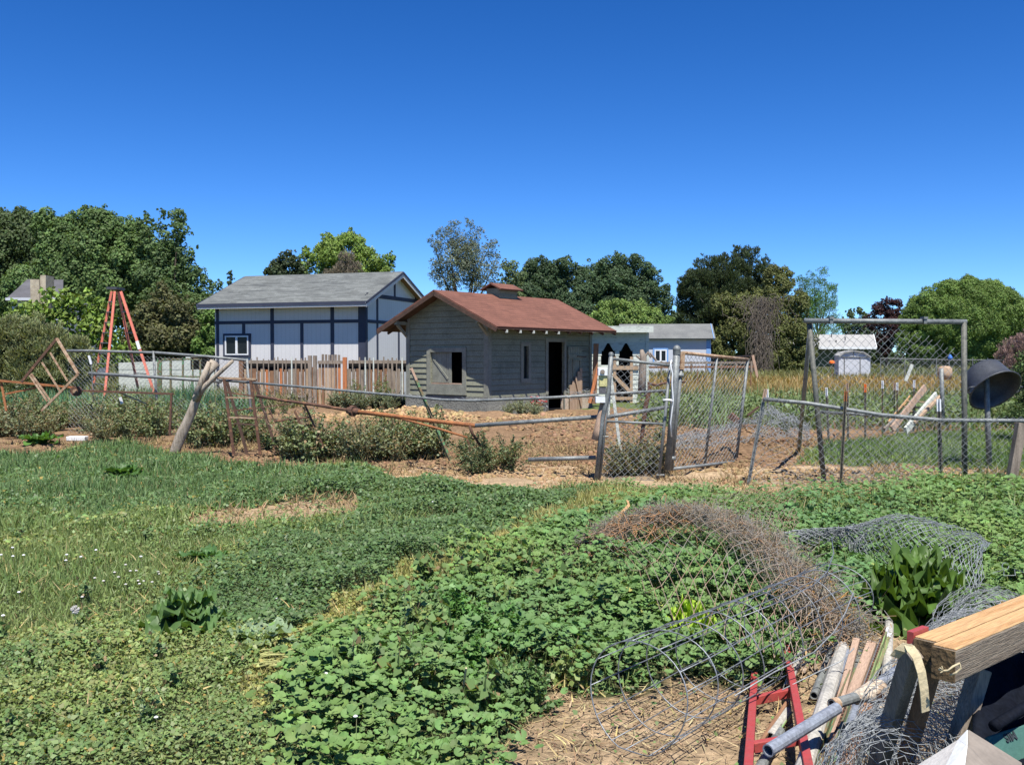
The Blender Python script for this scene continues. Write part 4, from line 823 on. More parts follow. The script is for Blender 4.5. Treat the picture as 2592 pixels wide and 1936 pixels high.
# --- dirt clods
ico = [(0,0,1),(.9,0,.3),(.3,.85,.3),(-.7,.5,.35),(-.7,-.5,.3),(.3,-.85,.35),(.6,.5,-.4),(-.3,.8,-.4),(-.9,0,-.4),(-.2,-.8,-.4),(.7,-.5,-.4)]
icf = [(0,1,2),(0,2,3),(0,3,4),(0,4,5),(0,5,1),(1,6,2),(2,6,7),(2,7,3),(3,7,8),(3,8,4),(4,8,9),(4,9,5),(5,9,10),(5,10,1),(1,10,6)]
x = NR.uniform(-9, 9, 60000); y = NR.uniform(10.5, 28, 60000); jx, jy = jpx(x, y); k = (inpoly(jx, jy, Z_PEN) | ((jy > 1130) & (jy < 1275))) & ~inpoly(jx, jy, Z_LAWN) & ~inpoly(jx, jy, Z_PATCH); k &= (vn(x, y, .8, 2) > -.3) & ~((y > 26.3) & (x > -1))
x, y = x[k], y[k]; n = len(x); X, Y, Z = frames(np.tile([0, 0, 1.], (n, 1)) + NR.normal(size=(n, 3))*.3); s = NR.uniform(.012, .045, n) * np.clip(y/15, .7, 1.8)
s *= np.where(NR.random(n) < .03, 1.9, 1)
gold = np.exp(-((x+2.2)/3.)**2 - ((y-24.6)/1.8)**2); col = mixc(colr((.185, .12, .07), n, .4), colr((.36, .25, .13), n, .3), np.clip(gold*1.3 + (y < 14)*.5 + .15*NR.random(n), 0, 1))
v, l, i, c = scat(ico, icf, np.stack([x, y, H(x, y) + s*.2], 1), X, Y, Z, np.stack([s, s*.8, s*.65], 1), col)
tag(raw('dirt_clods', v, l, i, 'dry', col=c), 'dry clods of earth strewn over the pen', None, kind='stuff')
# --- field beyond the pen: tall weeds, tan grass, green strips
parts = []
n = 60000; x = NR.uniform(-14, 24, n); y = NR.uniform(21, 30, n); px, py = proj(x, y, np.zeros(n)); a = 20*vn(x, y, 1.5, 2)
k = ((px > 1640+a*2) & (px < 2440+a)) & (y > 21.2 + .6*vn(x, y, 1, 3)); k |= (px > 2200) & (y > 21.5); k |= (px > 1655) & (px < 1720) & (y > 22)
x, y = x[k], y[k]; n = len(x); h = np.clip(.62 + .3*vn(x, y, .9, 5), .2, 1.1) * np.clip((31-y)/5, .4, 1); f = NR.random(n)**.7
X, Y, Z = frames(np.stack([np.zeros(n), -.3*np.ones(n), np.ones(n)], 1) + NR.normal(size=(n, 3))*.8); t = np.clip(.5+.7*vn(x, y, .7, 8), 0, 1)
parts.append(scat(*LEAF, np.stack([x, y, h*f], 1), X, Y, Z, NR.uniform(.06, .13, n), mixc(colr((.10, .155, .06), n, .35), colr((.16, .21, .085), n, .35), t)))
n = 7000; x = NR.uniform(-2, 24, n); y = NR.uniform(21, 32, n); px, py = proj(x, y, np.zeros(n)); k = px > 1650; x, y = x[k], y[k]; n = len(x)
parts.append(blades(x, y, np.zeros(n), NR.uniform(.4, 1.0, n), NR.uniform(.02, .05, n), colr((.14, .19, .075), n, .35), .3))
v, l, i, c = merge(parts); tag(raw('tall_weeds', v, l, i, 'leaf', col=c), 'tall leafy green weeds massed along the back of the pen', None, kind='stuff')
parts = []
for y0, y1, hh, w, cnt in ((30, 45, .5, .045, 42000), (45, 80, .55, .10, 42000), (80, 140, .6, .22, 24000)):
    n = cnt; x = NR.uniform(-.62*y1, .62*y1, n); y = NR.uniform(y0, y1, n); ok = ~((x > -7) & (x < 5) & (y < 45) & (x < 4.5)); x, y = x[ok], y[ok]; n = len(x)
    px, py = proj(x, y, np.full(n, .3)); s_ = 8*vn(x/4, y/8, 1.0, 4)
    t = ((py + s_*.5 > 958) & (px > 1500) & (y > 31)) * 1.0 * (px + 12*s_ < 2470); t = np.clip(t * (.85 + .3*vn(x, y/2, 2, 3)), 0, 1)
    tan = colr((.32, .235, .095), n, .25); gr = mixc(colr((.14, .165, .065), n, .3), colr((.18, .17, .06), n, .3), np.clip(.5+.6*vn(x/3, y/6, 1.5, 6), 0, 1))
    parts.append(blades(x, y, np.zeros(n), hh*NR.uniform(.4, 1.3, n), w*NR.uniform(.6, 1.4, n), mixc(gr, tan, t), .3))
v, l, i, c = merge(parts); tag(raw('field_grass', v, l, i, 'leaf', col=c), 'field of tan and green tall grass beyond the pen', None, kind='stuff')
# iris like clumps and greenery below the orange ladder
parts = []
n = 9000; x = NR.uniform(-15.5, -7.5, n); y = NR.uniform(24, 29, n); k = vn(x, y, .8, 3) > -.5; x, y = x[k], y[k]; n = len(x)
parts.append(blades(x, y, np.zeros(n), NR.uniform(.4, .95, n)*np.clip(.8+.4*vn(x, y, .9, 4), .3, 1.2), NR.uniform(.03, .06, n), mixc(colr((.09, .20, .10), n, .35), colr((.17, .22, .085), n), (NR.random(n) < .3)*1.0), .35))
v, l, i, c = merge(parts); tag(raw('iris_leaves', v, l, i, 'leaf', col=c), 'long blue green blades of iris below the orange ladder', None, kind='stuff')

# --- individual bushy weeds along the fence
def weed_mesh(seed, nst=30, h=1.0, spread=.5, leafs=.042, base=(.15, .20, .09), nl=56, dry=.12, stemcol=(.16, .14, .075), name='foliage'):
    r = np.random.default_rng(seed); A = []; B = []; lp_ = []; ln = []; lc = []
    for s_ in range(nst):
        a = r.uniform(0, 6.28); lean = r.uniform(.05, 1) * spread; hh = h * (r.uniform(.35, .8) if r.random() < .7 else r.uniform(.8, 1.12)) * (1 - .2 * lean / max(spread, .01)); c0 = np.array([r.normal()*.05, r.normal()*.05, 0]); tip = np.array([math.cos(a)*lean, math.sin(a)*lean, hh]); mid = (c0+tip)/2 + np.array([0, 0, .08*h]) ; ptsv = [c0, mid, tip]
        A += [c0, mid]; B += [mid, tip]
        u = r.uniform(.08, 1.0, nl) ** .85; p = np.where(u[:, None] < .5, c0 + (mid-c0)*u[:, None]*2, mid + (tip-mid)*(u[:, None]-.5)*2)
        off = r.normal(size=(nl, 3)) * .05 * h * (1.3 - u)[:, None]; lp_.append(p + off); ln.append(unit(off + np.array([0, -.0, .03]) + r.normal(size=(nl, 3))*.03)); lc.append(np.where((r.random(nl) < dry)[:, None], np.array([[.26, .19, .10]]), np.array(base)) * (1+r.uniform(-.3, .3, (nl, 1))))
    lp_ = np.concatenate(lp_); ln = np.concatenate(ln); lc = np.concatenate(lc); X, Y, Z = frames(ln)
    lf = scat(*LEAF, lp_, X, Y, Z, leafs * r.uniform(.6, 1.5, len(lp_)), lc)
    st_ = segs(A, B, .006*h); st_ = (st_[0], st_[1], st_[2], np.full((len(st_[0]), 3), stemcol))
    return lf, st_
WT = {}
def weed(kind, name, label, cat, loc, sc, group=None, rz=None, **kw):
    global WT
    t = thing(name, label, cat, (loc[0], loc[1], Hs(loc[0], loc[1]) - .02), group=group)
    if kind not in WT:
        lf, st_ = weed_mesh(hash(kind) % 1000 if not isinstance(kind, int) else kind, **kw)
        a = raw('foliage', lf[0], lf[1], lf[2], 'leaf', None, col=lf[3]); b_ = raw('stems', st_[0], st_[1], st_[2], 'dry', None, col=st_[3]); WT[kind] = (a.data, b_.data); bpy.data.objects.remove(a); bpy.data.objects.remove(b_)
    for nm, d in zip(('foliage', 'stems'), WT[kind]):
        o = bpy.data.objects.new(nm, d); scene.collection.objects.link(o); o.parent = t
    t.rotation_euler = (0, 0, rz if rz is not None else R.uniform(0, 6.28)); t.scale = sc if isinstance(sc, tuple) else (sc, sc, sc)
    return t
KINDS = [dict(base=(.165,.21,.095)), dict(base=(.19,.23,.11), nst=36, spread=.5), dict(base=(.13,.19,.075), spread=.35, nst=26), dict(base=(.17,.20,.11), dry=.25, spread=.6, nst=34)]
def wrow(pts, label, group, name='bushy_weed'):
    for (px, by, ty) in pts:
        g_ = G(px, by); h = (CH - (ty - 900) * g_.y / F) * R.choice((.9, 1.05, 1.2, 1.4)); k = R.randrange(4)
        weed(k + 10, name, label, 'weed', g_, (h * R.uniform(.95, 1.25), h * R.uniform(.95, 1.25), h), group, **KINDS[k])
p_ = [(x + R.uniform(-8, 8), 1112 + R.uniform(-16, 10), 1008 + R.uniform(-8, 22)) for x in range(170, 430, 20)] + [(x, 1085 + R.uniform(-8, 8), 1008 + R.uniform(-10, 12)) for x in range(150, 440, 24)]
p_ = [q for q in p_ if not (150 < q[0] < 240 and q[1] > 1096)]
wrow(p_, 'bushy grey green weed in the row between the rusty diamond frame and the leaning log', 'weeds left of the leaning log')
p_ = [(x + R.uniform(-8, 8), 1100 + R.uniform(-10, 12), 1002 + R.uniform(-6, 22)) for x in range(-60, 150, 20)]
wrow(p_, 'bushy weed below the rusty diamond frame at the left edge', 'weeds at the left edge')
p_ = [(x + R.uniform(-8, 8), 1132 + R.uniform(-12, 10), 1040 + R.uniform(-12, 18)) for x in range(480, 700, 20)]
wrow(p_, 'dark green weed growing through the rusty rack right of the leaning log', 'weeds around the rusty rack')
p_ = [(x + R.uniform(-8, 8), 1160 + R.uniform(-12, 10), 1062 + R.uniform(-18, 18)) for x in range(710, 1130, 21)] + [(x, 1135, 1060 + R.uniform(-15, 15)) for x in range(760, 1130, 50)]
wrow(p_, 'bushy weed under the rusty flanged pipe in the middle row', 'weeds under the rusty pipe')
for k, (px, by, ty, w) in enumerate(((1180, 1180, 1085, 1.1), (1235, 1200, 1085, 1.25), (1290, 1195, 1095, 1.2), (1210, 1205, 1120, 1.2))):
    g_ = G(px, by); h = CH - (ty - 900) * g_.y / F; weed(30 + k % 2, 'large_weed', 'large dark spreading weed under the end of the galvanised pipe', 'weed', g_, (h*w, h*w, h), 'spreading weeds left of the gate', base=(.12, .165, .075), nst=40, spread=.75, dry=.15)
for px, by, ty in ((1585, 1195, 1085), (1630, 1200, 1075), (1560, 1205, 1120), (1655, 1190, 1100), (1605, 1170, 1090)):
    g_ = G(px, by + 2); g_.y = 13.35 + R.uniform(0, .5); g_.x = (px - 1296) * g_.y / F; h = CH - (ty - 900) * g_.y / F; weed(13, 'bushy_weed', 'green weed growing right behind the closed chain link gate', 'weed', g_, h, 'weeds behind the closed gate')
for px, ty, by, D in ((1320, 1010, 1062, 25.3), (1355, 1022, 1060, 25.0), (1290, 1028, 1062, 25.2)):
    g_ = P(px, by, D); h = CH - (ty - 900) * D / F; weed(41, 'sage_bush', 'pale sage green bush against the coop foundation by the doorway', 'shrub', (g_.x, D), (h*1.2, h*1.2, h), 'sage bush by the coop door', base=(.22, .26, .16), nst=60, spread=.62)
for px, D in ((880, 30.2), (915, 29.6), (950, 30), (985, 29.4), (1015, 29.9), (850, 30.6)):
    g_ = P(px, 1000, D); h = CH - (984 + R.uniform(-6, 10) - 900) * D / F; weed(42, 'mounded_bush', 'low mounded grey green bush in front of the picket fence left of the coop', 'shrub', (g_.x, D), (h*1.7, h*1.3, h), 'low bushes by the picket fence', base=(.16, .20, .12), nst=70, spread=.55)
for px, ty, D in ((905, 950, 31.5), (960, 940, 31.7), (985, 965, 31.4), (740, 985, 31), (690, 990, 27), (720, 1000, 27)):
    g_ = P(px, 1000, D); h = CH - (ty - 900) * D / F; weed(12, 'tall_weed', 'tall green weed standing against the brown picket fence', 'weed', (g_.x, D), (h*.8, h*.8, h), 'weeds against the picket fence')
for px, by, ty in ((1985, 1150, 1085), (1665, 1130, 1070), (2480, 1215, 1150), (2550, 1240, 1180), (2500, 1240, 1185)):
    g_ = G(px, by); h = max(.25, CH - (ty - 900) * g_.y / F); weed(12, 'tall_weed', 'small green weed growing beside the sagging chain link fence', 'weed', g_, (h, h, h), 'weeds by the right fence')
# --- big leaved plants: burdock, lettuce
def rosette(name, label, cat, loc, n, L, W, col, seed, up=(.3, 1.1), m='leaf', wav=.22, group=None, dr=1.0, z0=0.0):
    r = random.Random(seed); t = thing(name, label, cat, (loc[0], loc[1], Hs(loc[0], loc[1])), group=group)
    for k in range(n):
        a = k * 2.399 + r.uniform(-.3, .3); el = up[0] + (up[1] - up[0]) * (k / n) ** .8; ln = L * r.uniform(.75, 1.1) * (1 - .35 * (k / n)); wd = W * ln / L * r.uniform(.85, 1.15); droop = r.uniform(.5, 1.0) * dr
        nu, nv = 12, 8; vs = []; ph = r.uniform(0, 6); zb = z0 * (k / n) * r.uniform(.5, 1.1)
        for i in range(nu + 1):
            u = i / nu; prof = (math.sin(math.pi * min(1, max(0, (u - .16) / .86)) ** .85) ** .55 if u > .17 else .0) + .10 * (1 - u)
            ang = el - droop * u * u * 1.1; 
            rx = ln * (u * math.cos(el) + .25*u*u*droop*.4); rz_ = ln * (u * math.sin(el) - .42 * droop * u * u)
            for j in range(nv + 1):
                v = j / nv * 2 - 1; wv = wav * wd * abs(v) ** 1.5 * (math.sin(u * 17 + ph + v * 3) + .5 * math.sin(u*29 + ph*3)) * .6 ; edge = 1 + .13 * math.sin(u * 21 + ph*2 + (1 if v > 0 else 2))
                yy = v * wd / 2 * prof * edge; zz = rz_ + abs(v) * .12 * wd + wv; x_ = rx
                vs.append((x_ * math.cos(a) - yy * math.sin(a), x_ * math.sin(a) + yy * math.cos(a), max(zz + zb, -.0) + .02))
        fs = [(i*(nv+1)+j, (i+1)*(nv+1)+j, (i+1)*(nv+1)+j+1, i*(nv+1)+j+1) for i in range(nu) for j in range(nv)]
        cc = np.array(col) * r.uniform(.75, 1.25); ca = np.tile(cc, (len(vs), 1)); 
        for i in range(nu+1): ca[i*(nv+1) + nv//2] = cc * 1.5
        vv = np.array(vs) + np.array(t.location)
        raw('leaf', vv, np.full(len(fs), 4), np.array(fs).ravel(), m, t, col=ca, smooth=True)
    return t
rosette('burdock_plant', 'large dark green wavy leaved burdock beside the silver wire mesh', 'plant', (2.58, 5.98), 50, .44, .36, (.065, .125, .025), 3, (.15, 1.25), dr=1.5, wav=.45, z0=.30)
rosette('lettuce_plant', 'bright yellow green leafy plant inside the wire cage', 'plant', (1.07, 5.64), 22, .24, .19, (.27, .40, .045), 5, (.5, 1.4), m='leafm', dr=1.0, wav=.35, z0=.16)
rosette('burdock_plant', 'small dark burdock in the grass below the leaning log', 'plant', G(310, 1215), 20, .36, .24, (.055, .12, .03), 6, (.3, 1.3))
rosette('burdock_plant', 'bright green burdock on the bare dirt at the left edge', 'plant', G(98, 1128), 18, .48, .3, (.075, .16, .035), 7, (.3, 1.3))
rosette('burdock_plant', 'spreading burdock with pale upturned leaves in the left foreground', 'plant', G(470, 1600), 26, .34, .20, (.085, .16, .05), 8, (.15, 1.1), dr=1.3, wav=.4, z0=.12)
rosette('burdock_plant', 'whitish leaved burdock beside the yellow flattened stems', 'plant', G(655, 1640), 10, .30, .19, (.20, .28, .16), 9, (.2, 1.0))
rosette('burdock_plant', 'tiny burdock on the dirt below the white block', 'plant', G(140, 1165), 9, .22, .12, (.08, .17, .03), 12, (.3, 1.0))
rosette('burdock_plant', 'low burdock at the left behind the spreading one', 'plant', G(520, 1425), 14, .26, .15, (.07, .15, .045), 13, (.2, 1.0))
rosette('mallow_plant', 'grey green large mallow leaves left of the big burdock', 'plant', G(2185, 1560), 12, .26, .20, (.09, .19, .08), 14, (.2, .9))
for k, (px, py) in enumerate(((1160, 1600), (1230, 1640), (1120, 1690), (1290, 1650), (1200, 1720), (1340, 1790), (1260, 1790))):
    g_ = G(px, py); weed(60 if k < 5 else 61, 'feathery_weed', 'feathery thin leaved weed standing out of the mallow leaves' if k < 5 else 'small leaved bushy weed at the edge of the bare straw ground', 'weed', g_, R.uniform(.24, .32) if k < 5 else .27, 'feathery weeds in the mallow' if k < 5 else 'weeds at the straw edge', base=(.11, .23, .06) if k < 5 else (.10, .18, .06), nst=34, spread=.6, leafs=.10 if k < 5 else .09, dry=.0)
for k in range(46):
    px, py = (R.uniform(-20, 620), R.uniform(1330, 1900)) if k < 24 else (R.uniform(850, 1500), R.uniform(1450, 1850))
    if k >= 24 and not inpoly([px], [py], Z_MALLOW)[0]: continue
    g_ = G(px, py); kd = 70 + k % 3
    weed(kd, 'small_weed', ('narrow leaved weed poking out of the left lawn' if k < 24 else 'narrow leaved weed poking out of the mallow leaves'), 'weed', g_, R.uniform(.12, .22) if k < 24 else R.uniform(.24, .36), 'small weeds in the left lawn' if k < 24 else 'narrow leaved weeds among the mallow', base=((.14,.22,.075),(.19,.25,.08),(.15,.23,.09))[k % 3], nst=12, spread=.45, leafs=(.16,.10,.13)[k % 3], nl=16, dry=.08)
# --- flowers
def flower(name, label, px, py, r, h, c, group, fluffy=False):
    g_ = G(px, py, .1); t = thing(name, label, 'flower', (g_.x, g_.y, Hs(g_.x, g_.y)), group=group)
    MB().tube([(0, 0, 0), (.005, 0, h)], .002, 4).build('stem', 'green_bright', t, world=False)
    q = MB()
    if fluffy:
        for k in range(90):
            d = Vector((R.gauss(0, 1), R.gauss(0, 1), R.gauss(0, 1))).normalized(); q.bar((0, 0, h), Vector((0, 0, h)) + d*r, .003, .003)
    else: q.lathe([(0, r*.5), (r*.55, r*.42), (r, .0), (r*.6, -r*.45), (0, -r*.5)], 9, (0, 0, h))
    q.build('bloom', c, t, world=False); return t
for px, py in ((60,1415),(33,1418),(32,1392),(169,1414),(167,1427),(205,1417),(243,1400),(48,1506),(357,1416),(8,1566),(3,1412)): flower('white_flower', 'small round white flower standing in the left lawn', px, py, .012, .11, 'white', 'white flowers in the left lawn')
for px, py in ((290,1450),(318,1430),(330,1446),(345,1445),(318,1482),(353,1478),(363,1470),(402,1450),(385,1471),(240,1465),(262,1474),(208,1511),(350,1470),(300,1462),(400,1445)): flower('clover_flower', 'cream clover head in the cluster right of the white lawn flowers', px, py, .011, .09, 'sack', 'cream clover heads in the left lawn')
flower('dandelion_clock', 'fluffy round dandelion seed head in the left foreground', 190, 1571, .027, .16, 'sack', None, True)
for px, py in ((820,1760),(850,1720),(700,1500),(735,1490),(395,1806),(900,1875),(826,1764),(1095,1290)): flower('mallow_flower', 'tiny pale flower among the foreground leaves', px, py, .010, .2 if px > 790 else .06, 'white', 'tiny pale flowers among the leaves')
# ================================================================ MIDDLE GROUND OBJECTS
def gnd(px, py, D):                     # foot point under a pixel column at depth D
    p = P(px, py, D); p.z = Hs(p.x, p.y) - .05; return p
def T(name, label, cat, px, D, group=None):
    p = gnd(px, 1000, D); return thing(name, label, cat, p, group=group)
def tb(pts, r, n=8, mb=None, **k): return (mb or MB()).tube([P(*q) for q in pts], r, n, **k)
def wig(a, b, n, amp):                  # slightly uneven polyline between two pixel points with depth
    out = []
    for i in range(n + 1):
        u = i / n; out.append((a[0]*(1-u)+b[0]*u + R.uniform(-amp, amp)*(0 < i < n), a[1]*(1-u)+b[1]*u + R.uniform(-amp, amp)*(0 < i < n), a[2]*(1-u)+b[2]*u))
    return out
def ties(mb, pts, r, step=.18):         # wire ties wrapped round a rail
    P3 = [P(*q) for q in pts]
    for a, b in zip(P3[:-1], P3[1:]):
        d = (b - a); n = int(d.length / step)
        for k in range(n):
            p = a + d * ((k + R.random()*.8) / max(n, 1)); s_ = d.normalized(); o = s_.orthogonal().normalized()
            ring = [p + (Matrix.Rotation(t*1.3, 3, s_) @ o) * (r*1.25) + s_ * t * .006 for t in range(6)] + [p + Vector((R.uniform(-.03, .03), 0, R.uniform(.02, .06)*R.choice((-1, 1))))]
            mb.tube(ring, .0022, 3, cap=False)
    return mb
# ---- left back chain link fence
t = T('chain_link_fence', 'galvanised chain link fence in front of the orange ladder, top rail sloping right', 'fence', 400, 18)
tb([(170,888,20.8), (225,888,20.7), (400,893,20.6), (520,902,20.4), (626,912,20.2)], .030, mb=None).build('top_rail', 'galv', t, smooth=True)
tb([(225,945,20.5), (400,955,20.4), (560,966,20.1)], .036).build('middle_rail', 'galv', t, smooth=True)
tb([(505,962,20), (545,961,19.95)], .03).build('rail_sleeve', 'rust_orange', t, smooth=True)
for px, py, D in ((388, 888, 20.6), (625, 908, 20.2)): MB().tube([P(px, py, D), gnd(px + 14, 1000, D)], .028, 8).build('post', 'galv', t, smooth=True)
f = bil(P(170, 890, 20.8), P(626, 914, 20.2), gnd(632, 1000, 20.2), gnd(170, 1000, 20.8), bulge=.05)
netobj('chain_link_mesh', f, 84, 38, .0026, 'wire', t, jit=.004)
t = T('white_post_cap', 'short white plastic stick standing left of the orange ladder feet', 'stake', 228, 18.5); MB().bar(P(225, 900, 18.5), P(231, 922, 18.5), .035, .03, up=(0, 1, 0)).build('sleeve', 'white', t); tb([(231,920,18.5), (236,1000,18.5)], .01).build('rod', 'galv', t)
# ---- white neighbour wall with green steel panel
t = T('white_fence', 'white panel wall running behind the green steel panel left of the house', 'fence', 420, 36.5)
a = P(300, 925, 36.5); b_ = P(541, 918, 36.5); MB().add([P(300, 935, 36.5), P(541, 935, 36.5), P(541, 906, 36.5), P(470, 903, 36.5), P(470, 912, 36.5), P(300, 918, 36.5)], [(0,1,2,3,4,5)]).box((a.x, 36.51, 0), (b_.x, 36.6, P(400, 919, 36.5).z)).box((P(482, 906, 36.5).x, 36.5, 0), (P(540, 906, 36.5).x, 36.505, P(482, 903, 36.5).z)).build('panel', 'white_chip', t)
t = T('steel_gate_panel', 'green painted steel panel of upright bars in front of the white wall', 'panel', 460, 33)
for px, w in ((404, .16), (432, .07), (463, .06), (488, .04), (507, .06)): MB().bar(P(px, 907, 33), gnd(px, 1000, 33), w, .05, up=(0, 1, 0)).build('bar', 'green_paint', t)
MB().bar(P(400, 909, 33), P(511, 909, 33), .05, .06).build('top_bar', 'green_paint', t); MB().bar(P(400, 952, 33.05), P(511, 954, 33.05), .05, .06).build('bottom_bar', 'green_paint', t)
# ---- orange step ladder
t = T('stepladder', 'tall orange fibreglass stepladder standing left of the blue house', 'ladder', 310, 32.4)
A1 = (P(283,738,32.8), gnd(226, 1000, 33.2)); A2 = (P(291,738,32.2), gnd(262, 1000, 31.6)); B1 = (P(299,738,32.8), gnd(358, 1000, 33.4)); B2 = (P(306,738,32.2), gnd(402, 1000, 31.8))
for q in (A1, A2, B1, B2): MB().bar(q[0], q[1], .078, .05, up=(0, 1, 0)).build('rail', 'ladder_orange', t)
for k in range(1, 11):
    u = k / 11.2; MB().bar(A1[0].lerp(A1[1], u), A2[0].lerp(A2[1], u), .09, .03).build('step', 'galv', t)
    if k % 2 == 0: MB().bar(B1[0].lerp(B1[1], u), B2[0].lerp(B2[1], u), .04, .03).build('brace', 'galv', t)
q = MB(); c_ = P(293, 731, 32.5); q.box((c_.x-.17, 32.15, c_.z-.04), (c_.x+.17, 32.85, c_.z+.04)); q.build('top_cap', 'rubber', t)
u = .46; MB().bar(B2[0].lerp(B2[1], .43)+Vector((0,-.03,0)), B2[0].lerp(B2[1], .50)+Vector((0,-.03,0)), .102, .02, up=(0, 1, 0)).build('sticker', 'white', t)
# ---- picket fence
t = T('picket_fence', 'weathered brown picket fence between the log and the coop with boards behind thin slats', 'fence', 820, 33)
Dp = 33
def pk_(x0, x1, y0, y1, dd, m, th=.02, name='picket'):
    a = P(x0, y0, Dp + dd); b_ = P(x1, y1, Dp + dd); zb = a.z if y1 >= 1025 else 0
    lo = (a.x, Dp + dd, (0 if y1 >= 1025 else b_.z)); hi = (b_.x, Dp + dd + th, a.z); return MB().box(lo, hi).build(name, m, t)
x = 605; woods = ['wood_grey', 'wood_brown', 'wood_tan', 'wood_brown', 'wood_grey', 'wood_orange']
for k in range(38):
    w = R.uniform(9, 13); 
    if not (806 < x < 866): pk_(x, x + w - 1.2, 930 + R.uniform(-4, 12), 1030, 0 + .004*(k % 3), R.choice(woods if x < 880 else ['wood_grey', 'wood_brown', 'wood_grey']))
    x += w
x = 612
while x < 1034:
    if not (785 < x < 880): pk_(x, x + R.uniform(3, 5), 906 + R.uniform(-3, 5), 1030, -.12 - .003*(int(x) % 3), 'wood_grey' if R.random() < .8 else 'white_chip')
    x += R.uniform(9, 17)
for (x0, x1) in ((605, 786), (882, 1036)): pk_(x0, x1, 912, 920, -.09, 'wood_grey', .04, 'top_rail'); pk_(x0, x1, 920, 941, .06, 'black', .02, 'gap_shade_strip'); pk_(x0, x1, 1000, 1006, -.06, 'wood_grey', .04, 'bottom_rail')  # the black strip under the top rail paints the shade in the gap
for x0, x1, y0, m in ((779, 789, 900, 'wood_grey'), (792, 802, 900, 'wood_grey'), (867, 878, 904, 'wood_orange'), (604, 616, 912, 'wood_brown')): pk_(x0, x1, y0, 1035, -.22, m, .1, 'post')
gx_ = 806
for k in range(7): pk_(gx_, gx_ + 7.4, 915 + R.uniform(-2, 4), 1030, -.10, R.choice(['wood_orange', 'wood_tan', 'wood_brown', 'wood_tan']), name='gate_board'); pk_(gx_+8, gx_ + 14, 896 + R.uniform(0, 3), 919, -.13, 'wood_grey', name='gate_board') if k < 6 else None; gx_ += 8.2
pk_(804, 868, 913, 921, -.17, 'wood_grey', .03, 'gate_rail')
# ---- leaning forked log
t = T('log', 'bare forked tree log leaning to the right, planted in the dirt', 'log', 438, 16)
q = MB(); pts = [(436,1166,16), (444,1138,16), (459,1100,16), (474,1068,15.98), (486,1040,15.97), (503,992,15.95), (524,944,15.93), (545,917,15.92)]
q.tube([P(*p) for p in pts], [.078, .086, .08, .072, .068, .075, .062, .085], 11); 
for i, v_ in enumerate(q.v): q.v[i] = tuple(np.array(v_) * 1 + np.array([.012*math.sin(v_[2]*31+i % 11), .012*math.cos(v_[2]*27+i % 11*2), 0]))
q.build('trunk', 'bark_pale', t, smooth=True)
MB().tube([P(495,1012,15.95), P(512,985,15.85), P(540,958,15.8), P(565,935,15.78), P(590,913,15.75)], [.07, .05, .04, .035, .028], 8).build('branch', 'bark_pale', t, smooth=True)
MB().tube([P(497,1000,15.8), P(512,960,15.84), P(531,916,15.86)], [.06, .05, .045], 8).build('branch', 'bark_pale', t, smooth=True)
# ---- rusty rack
t = T('steel_rack', 'rusty angle iron rack with slanting legs and rungs beside the log', 'rack', 610, 16)
D1, D2 = 15.7, 16.5
MB().bar(P(552,956,D1), P(648,960,D1), .04, .03).build('top_bar', 'rust_light', t); MB().bar(P(560,960,D2), P(650,962,D2), .03, .03).build('top_bar', 'rust', t)
for a, b_, D in (((567,958),(592,1150),D1), ((634,960),(659,1150),D1), ((573,960),(626,1150),D2), ((644,962),(700,1140),D2)):
    pb_ = P(b_[0], b_[1], D); MB().bar(P(*a, D), pb_, .045, .03, up=(0, 1, 0)).build('leg', 'rust' if D == D1 else 'brown_edge', t)
for a, b_, m in (((572,1006,D1),(640,1007,D1),'rust_light'), ((580,1056,D1),(648,1059,D1),'rust_light'), ((573,993,D1),(646,1003,D1),'rust'), ((585,1040,D2),(735,1022,D2),'rust'), ((592,1072,D2),(650,1076,D2),'brown_edge'), ((600,1052,D2),(675,1058,D2),'brown_edge')): MB().bar(P(*a), P(*b_), .035, .022).build('rung', m, t)
t = T('bent_bar_frame', 'bent rusty bar frame with two slanting legs under the flanged pipe', 'frame', 760, 15.2)
tb([(682,1038,15.2), (695,1066,15.2), (785,1056,15.1)], .016, 6).build('bent_bar', 'rust', t)
for a, b_ in (((746,1040),(792,1150)), ((771,1022),(818,1130))): MB().bar(P(*a, 15.1), P(*b_, 15.1), .03, .025, up=(0, 1, 0)).build('leg', 'rust', t)
MB().bar(P(742,1066,15.1), P(770,1078,15.1), .03, .03).build('gusset', 'rust', t)
# ---- rusty flanged pipe and pipes
t = T('flanged_pipe', 'long rusty pipe with a round flange in its middle, sagging to the right', 'pipe', 893, 14.5)
tb(wig((650,1002,15.6), (893,1040,14.5), 4, .8), .024).build('pipe', 'rust', t, smooth=True)
tb(wig((893,1041,14.5), (1205,1077,13.4), 4, 1), [.034, .033, .03, .03, .03]).build('pipe', 'rust_orange', t, smooth=True)
p0 = P(893,1040,14.5); d_ = (P(1205,1077,13.4) - p0).normalized(); MB().tube([p0 - d_*.03, p0 + d_*.03], .085, 12).build('flange', 'rust', t, smooth=False); MB().tube([p0 - d_*.10, p0 + d_*.12], .05, 10).build('collar', 'rust', t, smooth=True)
tb([(1005,1057,14.1), (1100,1082,13.7), (1200,1112,13.5)], .017, 6).build('brace', 'rust_orange', t, smooth=True)
tb([(1189,1078,13.42), (1196,1098,13.45), (1206,1112,13.5), (1228,1150,13.5)], .022, 6).build('brace', 'rust', t, smooth=True); tb([(1183,1112,13.5), (1204,1195,13.5)], .02, 6).build('brace', 'rust', t)
gp = 'galvanised pipes left of the gate'
t = T('pipe', 'upper galvanised pipe joining the rusty pipe to the gate post', 'pipe', 1205, 13.4)
